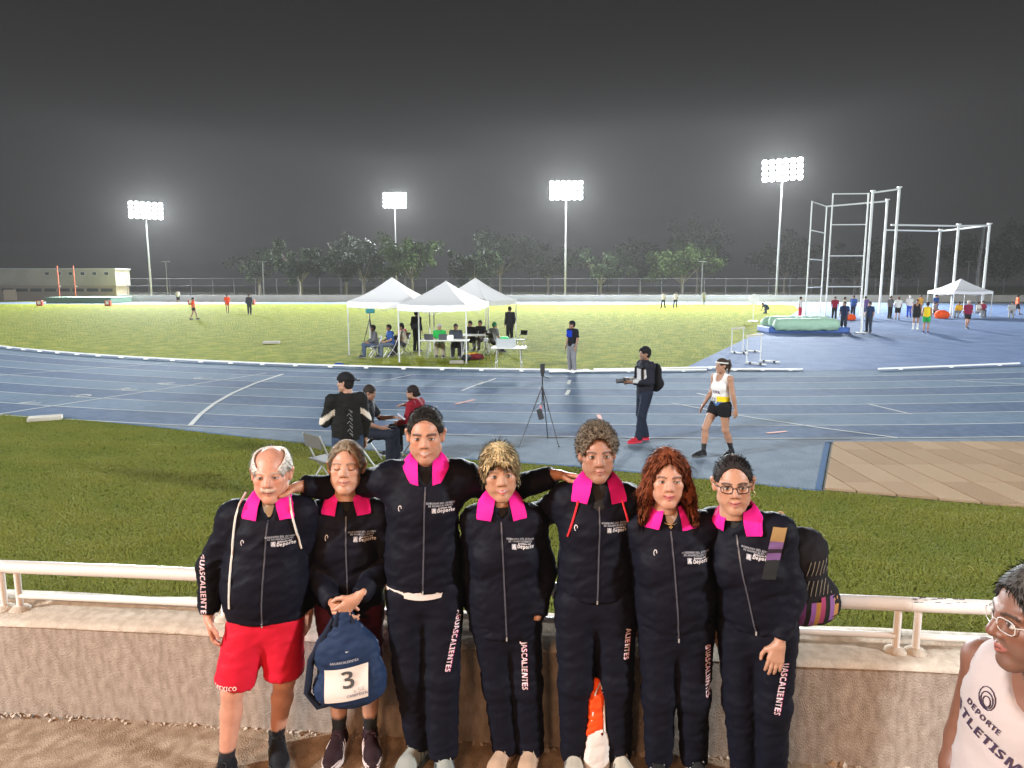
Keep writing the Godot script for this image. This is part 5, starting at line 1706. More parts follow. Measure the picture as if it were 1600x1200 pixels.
	for k in 3:
		var ring := []
		for i in 15:
			var a := TAU * i / 14.0
			var q := Vector2(-0.11 + cos(a) * (0.022 - k * 0.006), 1.39 + sin(a) * (0.03 - k * 0.008) - k * 0.004)
			ring.append(Vector3(q.x, q.y, fv.front(q.x, q.y) + 0.002))
		tube(lion, ring, 0.0016, 4)
	obj("vest_crest", lion, ink, p.node_top)
	print("team")
	make_track_people()

func make_backpack(xf: Transform3D) -> void:
	var b := thing("backpack", "blue drawstring backpack with a white number 3 race bib, held by the grey-blonde woman", "backpack")
	b.transform = xf * Transform3D(Basis(Vector3.BACK, 0.06), Vector3(0.02, 0.62, 0.215))
	var f := Field.new(Vector3(-0.24, -0.24, -0.14), Vector3(0.24, 0.36, 0.16), 0.011)
	f.cone(Vector3(-0.09, -0.12, 0), Vector3(0.09, -0.12, 0), 0.085, 0.085, 0.06, 1.1)
	f.cone(Vector3(-0.085, 0.06, 0), Vector3(0.085, 0.06, 0), 0.075, 0.075, 0.06, 1.25)
	f.cone(Vector3(0, -0.1, 0), Vector3(0, 0.07, 0), 0.12, 0.1, 0.06, 1.4)
	f.cone(Vector3(-0.05, 0.12, 0), Vector3(0.0, 0.26, 0.0), 0.05, 0.025, 0.06, 1.2)
	f.cone(Vector3(0.05, 0.12, 0), Vector3(0.01, 0.26, 0.0), 0.05, 0.025, 0.06, 1.2)
	f.ell(Vector3(0.13, -0.06, 0.02), Vector3(0.05, 0.1, 0.06), 0.03)
	var sk := Hull.new()
	sk.net(f, Transform3D(), NONE, func(q: Vector3, _n: Vector3) -> float: return fold(q, 0.008, 9.0, 2.0))
	var bag := obj("bag", sk.mesh(), cloth(Color(0.016, 0.03, 0.07), 0.6), b)
	f.relief = NONE
	var paper := cloth(Color(0.66, 0.58, 0.52), 0.7)
	var rows := []
	for i in 9: rows.append([Vector2(-0.115 + i * 0.0016, -0.155 + i * 0.021), Vector2(0.10 + i * 0.0016, -0.135 + i * 0.021)])
	# the bib is a sheet of its own, laid in many small facets
	var st := stool()
	st.set_smooth_group(1)
	for i in 8:
		for k in 10:
			var q := []
			for e in [[i, k], [i, k + 1], [i + 1, k + 1], [i + 1, k]]:
				var pt: Vector2 = rows[e[0]][0].lerp(rows[e[0]][1], e[1] / 10.0)
				q.append(Vector3(pt.x, pt.y, f.front(pt.x, pt.y) + 0.013))
			quad(st, q[0], q[1], q[2], q[3])
	var bib := obj("race_bib", st, paper, b)
	var ink := flat(Color(0.06, 0.055, 0.055), 0.8)
	print_on(bib, "bib_number", "3", f, Vector2(0.012, -0.035), Vector2(1, 0.09).normalized(), 0.085, ink, 0.0165)
	print_on(bib, "bib_print", "CAMPEON", f, Vector2(0.05, -0.112), Vector2(1, 0.09).normalized(), 0.015, flat(Color(0.2, 0.17, 0.2), 0.8), 0.0165)
	print_on(bib, "bib_print", "x 54", f, Vector2(0.06, -0.09), Vector2(1, 0.09).normalized(), 0.02, flat(Color(0.35, 0.3, 0.28), 0.8), 0.0165, false)
	print_on(bag, "bag_print", "AGUASCALIENTES", f, Vector2(0.0, 0.055), Vector2(1, 0.08).normalized(), 0.012, flat(Color(0.35, 0.35, 0.38), 0.8), 0.014)
	st = stool()
	tube(st, [Vector3(-0.04, 0.25, 0.02), Vector3(-0.17, 0.05, 0.03), Vector3(-0.205, -0.12, 0.03), Vector3(-0.16, -0.2, 0.03), Vector3(-0.09, -0.19, 0.03)], [0.016, 0.018, 0.018, 0.018, 0.014], 8)
	obj("strap", st, cloth(Color(0.012, 0.016, 0.03), 0.7), b)
	st = stool()
	tube(st, [Vector3(-0.04, 0.22, 0.04), Vector3(-0.01, 0.3, 0.02), Vector3(0.03, 0.31, 0.0), Vector3(0.05, 0.22, 0.03)], 0.011, 8)
	obj("handle", st, cloth(Color(0.012, 0.016, 0.03), 0.7), b)
	st = stool()
	bar(st, Vector3(0.01, 0.10, f.front(0.01, 0.10) + 0.004), Vector3(0.10, 0.115, f.front(0.1, 0.115) + 0.004), 0.0035, 5)
	obj("zip", st, flat(Color(0.5, 0.5, 0.5), 0.4), b)

func make_tote() -> void:
	var b := thing("tote_bag", "white cloth tote bag with an orange garment inside, between the curly-haired man's feet", "bag", Vector3(0.432, 0.45, -3.34))
	var f := Field.new(Vector3(-0.13, -0.02, -0.09), Vector3(0.13, 0.44, 0.09), 0.011)
	f.cone(Vector3(0, 0.03, 0), Vector3(0.005, 0.22, 0), 0.066, 0.055, 0.02, 1.5)
	f.above(0.002)
	var sk := Hull.new()
	sk.net(f, Transform3D(), NONE, func(q: Vector3, _n: Vector3) -> float: return fold(q, 0.006, 11.0, 4.0))
	obj("bag", sk.mesh(), cloth(Color(0.6, 0.53, 0.48), 0.85), b)
	f = Field.new(Vector3(-0.12, 0.2, -0.08), Vector3(0.12, 0.66, 0.1), 0.011)
	f.cone(Vector3(-0.012, 0.24, 0.0), Vector3(-0.005, 0.42, 0.0), 0.042, 0.036, 0.03, 1.4)
	f.cone(Vector3(-0.005, 0.42, 0.0), Vector3(0.0, 0.5, 0.0), 0.034, 0.028, 0.03, 1.3)
	sk = Hull.new()
	sk.net(f, Transform3D(), NONE, func(q: Vector3, _n: Vector3) -> float: return fold(q, 0.01, 12.0, 6.0))
	obj("garment", sk.mesh(), cloth(Color(0.75, 0.07, 0.012), 0.7), b)
	var st := stool()
	tube(st, [Vector3(-0.03, 0.24, 0.02), Vector3(-0.015, 0.46, 0.03), Vector3(0.01, 0.52, 0.03), Vector3(0.03, 0.46, 0.02), Vector3(0.04, 0.24, 0.02)], 0.006, 6)
	obj("handle", st, cloth(Color(0.6, 0.53, 0.48), 0.85), b)

func make_patterned_pack(xf: Transform3D, ft: Field, j: Dictionary) -> void:
	var b := thing("backpack", "dark backpack with purple and orange woven pockets on the shoulder of the woman in glasses", "backpack")
	b.transform = xf * Transform3D(Basis(Vector3.UP, 0.25), Vector3(0.2, 1.06, -0.2))
	var f := Field.new(Vector3(-0.24, -0.28, -0.2), Vector3(0.26, 0.3, 0.2), 0.012)
	f.cone(Vector3(-0.04, -0.12, 0), Vector3(0.06, -0.13, -0.02), 0.12, 0.12, 0.06, 1.0)
	f.cone(Vector3(-0.05, 0.12, 0.03), Vector3(0.0, 0.14, 0.0), 0.1, 0.085, 0.06, 1.0)
	f.cone(Vector3(-0.02, -0.1, 0), Vector3(-0.02, 0.12, 0.0), 0.13, 0.11, 0.06, 1.0)
	var sk := Hull.new()
	sk.net(f, Transform3D(), NONE, func(q: Vector3, _n: Vector3) -> float: return fold(q, 0.008, 8.0, 9.0))
	obj("bag", sk.mesh(), cloth(Color(0.016, 0.014, 0.016), 0.8), b)
	# woven pocket bands on the outside
	var cols := [Color(0.20, 0.07, 0.24), Color(0.02, 0.02, 0.02), Color(0.24, 0.09, 0.28), Color(0.36, 0.17, 0.05), Color(0.30, 0.05, 0.12), Color(0.02, 0.02, 0.02), Color(0.22, 0.1, 0.27), Color(0.4, 0.2, 0.06)]
	for i in 8:
		var st := stool()
		st.set_smooth_group(1)
		for k in 6:
			var q := []
			for e in [[i, k], [i + 1, k], [i + 1, k + 1], [i, k + 1]]:
				var x: float = -0.04 + e[0] * 0.024
				var y: float = -0.225 + e[1] * 0.024 + (0.02 if i > 3 else 0.0)
				q.append(Vector3(x, y, f.front(x, y) + 0.004))
			quad(st, q[0], q[1], q[2], q[3])
		obj("woven_band", st, cloth(cols[i], 0.9), b)
	# fine light stripes on the body
	var rng := RandomNumberGenerator.new()
	rng.seed = 31
	for i in 16:
		var st := stool()
		var x0 := -0.02 + (i % 8) * 0.022
		var y0 := -0.05 + (i / 8) * 0.10
		var pts := []
		for k in 4:
			var x := x0 + k * 0.005
			var y := y0 + k * 0.024
			pts.append(Vector3(x, y, f.front(x, y) + 0.002))
		tube(st, pts, 0.0018, 4)
		obj("stitched_stripe", st, cloth(Color(0.3, 0.28, 0.22), 0.9), b)
	# strap over the shoulder, laid on the jacket
	var sx: float = j.sh_b.x - 0.025
	var segs := [[1.16, 1.24, Color(0.02, 0.018, 0.02)], [1.24, 1.27, Color(0.14, 0.07, 0.17)], [1.27, 1.29, Color(0.03, 0.02, 0.03)], [1.29, 1.325, Color(0.15, 0.08, 0.18)], [1.325, 1.39, Color(0.28, 0.17, 0.07)]]
	for g2 in segs:
		var st := stool()
		st.set_smooth_group(1)
		for k2 in 4:
			var ya := lerpf(g2[0], g2[1], k2 / 4.0)
			var yb := lerpf(g2[0], g2[1], (k2 + 1) / 4.0)
			for m in 3:
				var q := []
				for e2 in [[m, ya], [m + 1, ya], [m + 1, yb], [m, yb]]:
					var x: float = sx - 0.03 + e2[0] * 0.02 + (e2[1] - 1.16) * 0.15
					q.append(Vector3(x, e2[1], ft.front(x, e2[1]) + 0.008))
				quad(st, q[0], q[1], q[2], q[3])
		var o := obj("shoulder_strap", st, cloth(g2[2], 0.9), b)
		o.transform = b.transform.affine_inverse() * xf
	var st5 := stool()
	var arch := []
	for i in 7:
		var a := i * PI / 6.0
		arch.append(Vector3(sx + 0.028, 1.38 + sin(a) * 0.035, cos(a) * 0.055 - 0.005))
	tube(st5, arch, 0.018, 7)
	var o5 := obj("shoulder_strap", st5, cloth(Color(0.4, 0.22, 0.08), 0.9), b)
	o5.transform = b.transform.affine_inverse() * xf

func seated(h: float, fwd := 0.42) -> Dictionary:
	var s := h / 1.7
	var dy := -0.43
	return {"head": Vector3(0, 1.575 + dy, 0.06) * s, "neck": Vector3(0, 1.43 + dy, 0.02) * s, "chest": Vector3(0, 1.27 + dy, 0) * s, "waist": Vector3(0, 1.05 + dy, -0.03) * s, "hem": Vector3(0, 0.9 + dy, -0.02) * s,
		"sh_a": Vector3(-0.175, 1.38 + dy, 0) * s, "el_a": Vector3(-0.23, 1.12 + dy, 0.06) * s, "wr_a": Vector3(-0.14, 1.04 + dy, 0.28) * s, "sh_b": Vector3(0.175, 1.38 + dy, 0) * s, "el_b": Vector3(0.23, 1.12 + dy, 0.06) * s, "wr_b": Vector3(0.14, 1.04 + dy, 0.28) * s,
		"hip_a": Vector3(-0.09, 0.49, 0) * s, "hip_b": Vector3(0.09, 0.49, 0) * s, "kn_a": Vector3(-0.12, 0.5, fwd) * s, "kn_b": Vector3(0.12, 0.5, fwd) * s, "an_a": Vector3(-0.12, 0.09, fwd - 0.02) * s, "an_b": Vector3(0.12, 0.09, fwd + 0.02) * s}

func make_track_people() -> void:
	var dk := Color(0.012, 0.012, 0.014)
	# photographer on the track, side on
	var p := {"label": "photographer in dark clothes with camera and black backpack standing on the track", "at": Vector3(2.44, 0.012, -12.9), "turn": -1.25, "h": 1.75, "girth": 1.05, "top": Color(0.03, 0.035, 0.06), "topname": "shirt", "sleeve": "long", "bot": Color(0.014, 0.018, 0.032), "cell": 0.018, "hcell": 0.0075, "fold": 0.006,
		"paint": func(q: Vector3, _n: Vector3) -> Color:
			if q.y > 1.12 and q.y < 1.36 and absf(q.x) < 0.17: return Color(0.42, 0.42, 0.42)
			if q.y > 0.95 and q.y < 1.2 and q.x < -0.15 and sin(q.y * 70.0 + q.z * 40.0) > 0.55: return Color(0.5, 0.33, 0.05)
			return Color(0.016, 0.018, 0.026),
		"shoes": [Color(0.35, 0.015, 0.03), Color(0.55, 0.02, 0.05), Color(0.02, 0.02, 0.02)],
		"j": {"el_a": Vector3(-0.25, 1.14, 0.02), "wr_a": Vector3(-0.14, 1.12, 0.27), "el_b": Vector3(0.25, 1.14, 0.02), "wr_b": Vector3(0.06, 1.13, 0.3), "kn_b": Vector3(0.1, 0.5, 0.1), "an_b": Vector3(0.1, 0.1, 0.16), "an_a": Vector3(-0.1, 0.09, -0.1)},
		"head": {"skin": Color(0.26, 0.13, 0.08), "style": "short", "hair": Color(0.01, 0.01, 0.01), "thick": 0.02, "seed": 2, "stubble": 0.5, "line": 0.06}}
	var r := person(p)
	var st := stool()
	box(st, Vector3(-0.03, 1.16, 0.37), Vector3(0.14, 0.1, 0.08), Basis(), 0.012)
	var cm := tag(obj("camera_body", st, M.dark), "black camera with a long lens held by the photographer", "camera") as MeshInstance3D
	cm.transform = r.transform
	st = stool()
	tube(st, [Vector3(-0.03, 1.155, 0.4), Vector3(-0.03, 1.15, 0.52), Vector3(-0.03, 1.15, 0.56)], [0.04, 0.038, 0.046], 12)
	obj("lens", st, M.dark, cm)
	var f := Field.new(Vector3(-0.22, -0.28, -0.16), Vector3(0.22, 0.28, 0.16), 0.018)
	f.cone(Vector3(0, -0.13, 0), Vector3(0, 0.12, 0), 0.15, 0.13, 0.05, 1.5)
	f.cone(Vector3(-0.06, -0.12, -0.05), Vector3(0.06, -0.12, -0.05), 0.08, 0.08, 0.05)
	var sk := Hull.new()
	sk.net(f, Transform3D(), NONE, func(q: Vector3, _n: Vector3) -> float: return fold(q, 0.006, 8.0, 1.0))
	var bp := thing("backpack", "black backpack worn by the photographer on the track", "backpack")
	bp.transform = r.transform * Transform3D(Basis(), Vector3(0, 1.2, -0.22))
	obj("bag", sk.mesh(), cloth(dk, 0.7), bp)
	st = stool()
	for s in [-1.0, 1.0]:
		tube(st, [Vector3(0.1 * s, 0.16, 0.08), Vector3(0.11 * s, 0.26, 0.2), Vector3(0.12 * s, 0.18, 0.36), Vector3(0.13 * s, 0.0, 0.36), Vector3(0.14 * s, -0.12, 0.2)], 0.018, 6)
	obj("straps", st, cloth(dk, 0.7), bp)
	var capc := stool()
	var hx: Transform3D = p.head_xf
	var cf := Field.new(Vector3(-0.12, 0.0, -0.14), Vector3(0.12, 0.16, 0.14), 0.009)
	cf.ell(Vector3(0, 0.04, -0.01), Vector3(0.098, 0.1, 0.118), 0.01)
	cf.above(0.045, 0.15)
	sk = Hull.new()
	sk.net(cf, hx, NONE, NONE)
	obj("cap", sk.mesh(), cloth(dk, 0.8), r)

	# athlete in white vest, arms down
	p = {"label": "female athlete in white, yellow and blue vest with number 11 bib and black shorts", "at": Vector3(3.5, 0.012, -11.75), "turn": -1.0, "h": 1.66, "girth": 0.88, "bust": 0.9, "sleeve": "none", "top": Color(0.7, 0.7, 0.7), "topname": "vest", "bot": dk, "bottom": "shorts", "botname": "shorts", "short": 0.42, "leg": 1.08, "cell": 0.015, "hcell": 0.007, "fold": 0.003, "fold2": 0.003,
		"paint": func(q: Vector3, _n: Vector3) -> Color:
			if q.y < 0.96: return Color(0.07, 0.14, 0.3)
			if q.y < 1.05 and q.x > -0.02: return Color(0.75, 0.55, 0.02)
			return Color(0.7, 0.68, 0.66),
		"sock": [0.24, Color(0.012, 0.012, 0.014)], "shoes": [dk, Color(0.05, 0.05, 0.05), Color(0.1, 0.1, 0.1)],
		"j": {"kn_a": Vector3(-0.1, 0.5, 0.24), "an_a": Vector3(-0.1, 0.11, 0.26), "kn_b": Vector3(0.09, 0.47, -0.04), "an_b": Vector3(0.09, 0.1, -0.22), "wr_a": Vector3(-0.25, 0.86, 0.14), "wr_b": Vector3(0.25, 0.84, -0.08), "hem": Vector3(0, 0.88, 0)},
		"head": {"skin": Color(0.36, 0.19, 0.12), "style": "tied", "hair": Color(0.02, 0.013, 0.01), "hair2": Color(0.07, 0.045, 0.03), "smile": 1.0, "teeth": true, "seed": 12, "yaw": -0.15, "thick": 0.012, "line": 0.07}}
	r = person(p)
	hx = p.head_xf
	st = stool()
	var band := []
	for i in 25:
		var a := TAU * i / 24.0
		band.append(hx * Vector3(sin(a) * 0.087, 0.055 + 0.012 * cos(a), -0.012 + cos(a) * 0.107))
	tube(st, band, 0.012, 5)
	obj("headband", st, cloth(Color(0.7, 0.68, 0.66), 0.9), r)
	st = stool()
	tube(st, [hx * Vector3(0, 0.07, -0.1), hx * Vector3(0.0, 0.085, -0.15), hx * Vector3(0.0, 0.0, -0.18), hx * Vector3(0.0, -0.14, -0.16)], [0.025, 0.035, 0.035, 0.01], 8)
	obj("ponytail", st, flat(Color(0.035, 0.022, 0.015), 0.6), r)
	print_on(p.node_top, "vest_print", "OPA", p.field_top, Vector2(0.0, 1.115), Vector2(1, 0), 0.055, flat(Color(0.06, 0.01, 0.07), 0.8), 0.004)
	plate_on(p.node_top, "race_bib", p.field_top, [[Vector2(-0.12, 0.93), Vector2(0.02, 0.93)], [Vector2(-0.12, 0.99), Vector2(0.02, 0.99)], [Vector2(-0.12, 1.05), Vector2(0.02, 1.05)]], flat(Color(0.7, 0.7, 0.66), 0.8), 0.007)
	print_on(p.node_top, "bib_number", "11", p.field_top, Vector2(-0.05, 0.985), Vector2(1, 0), 0.07, flat(Color(0.08, 0.08, 0.05), 0.8), 0.011)

	# young man in a backwards cap, seen from behind
	p = {"label": "young man in black cap and black jacket with cream sleeve stripe, seen from behind", "at": Vector3(-2.13, 0.004, -9.0), "turn": 3.6, "h": 1.78, "top": dk, "bot": Color(0.03, 0.045, 0.08), "cell": 0.016, "hcell": 0.0065, "girth": 0.96, "loose": 1.06,
		"paint": func(q: Vector3, _n: Vector3) -> Color:
			if absf(q.x) > 0.165 and q.y > 1.27 - absf(absf(q.x) - 0.17) * 0.8 and q.y < 1.35 - absf(absf(q.x) - 0.17) * 0.8: return Color(0.55, 0.5, 0.43)
			return Color(0.013, 0.013, 0.015),
		"j": {"hem": Vector3(0, 0.93, 0), "el_b": Vector3(0.27, 1.17, 0.06), "wr_b": Vector3(0.2, 1.12, 0.28)},
		"head": {"skin": Color(0.36, 0.2, 0.14), "style": "short", "hair": Color(0.012, 0.01, 0.01), "seed": 14, "yaw": 0.95, "thick": 0.012}}
	r = person(p)
	hx = p.head_xf
	cf = Field.new(Vector3(-0.12, 0.0, -0.22), Vector3(0.12, 0.18, 0.14), 0.009)
	cf.ell(Vector3(0, 0.045, -0.012), Vector3(0.099, 0.108, 0.12), 0.01)
	cf.above(0.04)
	cf.cone(Vector3(-0.05, 0.05, -0.13), Vector3(0.05, 0.05, -0.13), 0.012, 0.012, 0.02)
	cf.cone(Vector3(-0.04, 0.042, -0.185), Vector3(0.04, 0.042, -0.185), 0.01, 0.01, 0.06)
	sk = Hull.new()
	sk.net(cf, hx, NONE, NONE)
	obj("cap", sk.mesh(), cloth(dk, 0.8), r)
	st = stool()
	for i in 7:
		var y := 1.0 + i * 0.05
		tube(st, [Vector3(-0.03, y, -0.175), Vector3(0.01, y + 0.05, -0.175), Vector3(0.035 * (1 if i % 2 else -1), y + 0.02, -0.175)], 0.003, 4)
	obj("back_embroidery", st, flat(Color(0.3, 0.3, 0.32), 0.7), r)

	# seated man with a phone
	var dj := seated(1.72)
	dj.wr_b = Vector3(0.1, 0.75, 0.42)
	dj.el_b = Vector3(0.24, 0.7, 0.14)
	p = {"label": "seated man in dark clothes looking at his phone behind the capped young man", "at": Vector3(-2.36, 0.012, -11.35), "turn": 1.45, "h": 1.72, "top": dk, "topname": "shirt", "sleeve": "short", "bot": Color(0.012, 0.014, 0.022), "cell": 0.018, "hcell": 0.008, "j": dj, "shoes": [Color(0.06, 0.06, 0.065), Color(0.3, 0.3, 0.3), Color(0.1, 0.1, 0.1)], "head": {"skin": Color(0.24, 0.12, 0.08), "style": "short", "hair": Color(0.02, 0.015, 0.012), "pitch": 0.3, "seed": 15}}
	r = person(p)
	st = stool()
	box(st, Vector3(0.1, 0.76, 0.55), Vector3(0.075, 0.15, 0.009), Basis(Vector3.RIGHT, -0.9), 0.003)
	tag(obj("phone", st, flat(Color(0.6, 0.58, 0.66), 0.3)), "phone in a pale case held by the seated man", "phone").transform = r.transform
	folding_chair("folding_chair", "folding chair under the seated man with a phone", Vector3(-2.4, 0.012, -11.35), 1.45, dk)
	# loose chair in front
	folding_chair("folding_chair", "empty folding chair with a pale seat beside the young man in the cap", Vector3(-2.62, 0.004, -9.9), 2.4, Color(0.1, 0.095, 0.085))
	# seated woman in red
	dj = seated(1.62)
	dj.el_a = Vector3(-0.3, 0.82, 0.1)
	dj.wr_a = Vector3(-0.1, 0.86, 0.25)
	p = {"label": "seated woman in dark red sweater with her back half turned, arms folded", "at": Vector3(-1.62, 0.012, -11.75), "turn": -1.9, "h": 1.66, "girth": 1.1, "top": Color(0.18, 0.008, 0.018), "topname": "sweater", "bot": dk, "cell": 0.018, "hcell": 0.008, "j": dj, "head": {"skin": Color(0.34, 0.18, 0.12), "style": "tied", "hair": Color(0.014, 0.01, 0.01), "seed": 16, "thick": 0.014, "yaw": 0.3}}
	r = person(p)
	glasses(r, p.head_xf, dk, 0.002)
	folding_chair("folding_chair", "folding chair under the seated woman in red", Vector3(-1.6, 0.012, -11.75), -1.9, dk)
	# boy in blue at the kerb
	p = {"label": "boy in black and blue shirt and grey trousers standing on the kerb by the infield", "at": Vector3(1.95, 0.0, -23.0), "turn": -0.9, "h": 1.66, "girth": 0.85, "sleeve": "short", "top": dk, "topname": "shirt", "bot": Color(0.2, 0.2, 0.21), "cell": 0.026, "hcell": 0.012, "leg": 1.05,
		"paint": func(q: Vector3, _n: Vector3) -> Color: return Color(0.01, 0.04, 0.4) if q.y > 1.15 and q.y < 1.36 and q.x < 0.08 else Color(0.015, 0.015, 0.018),
		"shoes": [Color(0.6, 0.58, 0.55), Color(0.6, 0.58, 0.55), Color(0.6, 0.6, 0.6)], "head": {"skin": Color(0.3, 0.17, 0.11), "style": "short", "hair": Color(0.01, 0.01, 0.01), "seed": 17, "thick": 0.02, "yaw": -0.4}}
	person(p)
	print("track people")
	crowd()

func far_person(label: String, at: Vector3, turn: float, h: float, top: Color, bot: Color, opt := {}) -> void:
	var p := {"label": label, "at": at, "turn": turn, "h": h, "top": top, "topname": "top", "bot": bot, "cell": 0.034, "hcell": 0.016, "fold": 0.004, "fold2": 0.004, "sleeve": "short", "girth": 0.98, "group": "people on and around the infield",
		"head": {"skin": opt.get("skin", Color(0.30, 0.16, 0.10)), "style": "short", "hair": opt.get("hair", Color(0.015, 0.012, 0.01)), "seed": 20, "thick": 0.018}}
	p.merge(opt, true)
	p.shoes = opt.get("shoes", [Color(0.05, 0.05, 0.05), Color(0.3, 0.3, 0.3), Color(0.1, 0.1, 0.1)])
	if opt.get("sit", false):
		p.j = seated(h)
	elif opt.get("walk", false):
		var s := h / 1.7
		p.j = {"kn_a": Vector3(-0.1, 0.5, 0.16) * s, "an_a": Vector3(-0.1, 0.12, 0.2) * s, "kn_b": Vector3(0.1, 0.48, -0.05) * s, "an_b": Vector3(0.1, 0.1, -0.25) * s, "wr_a": Vector3(-0.24, 0.9, -0.1) * s, "wr_b": Vector3(0.24, 0.9, 0.2) * s}
	elif opt.get("crouch", false):
		var s := h / 1.7
		p.j = seated(h, 0.2)
		p.j.head = Vector3(0, 0.85, 0.55) * s
		p.j.neck = Vector3(0, 0.78, 0.4) * s
		p.j.chest = Vector3(0, 0.7, 0.28) * s
		p.j.waist = Vector3(0, 0.58, 0.1) * s
		p.j.hem = Vector3(0, 0.45, -0.02) * s
		for e in ["_a", "_b"]:
			var sg := -1.0 if e == "_a" else 1.0
			p.j["sh" + e] = Vector3(0.17 * sg, 0.74, 0.36) * s
			p.j["el" + e] = Vector3(0.2 * sg, 0.45, 0.45) * s
			p.j["wr" + e] = Vector3(0.15 * sg, 0.18, 0.55) * s
	p.hide_a = opt.get("hide_hands", false)
	p.hide_b = p.hide_a
	person(p)

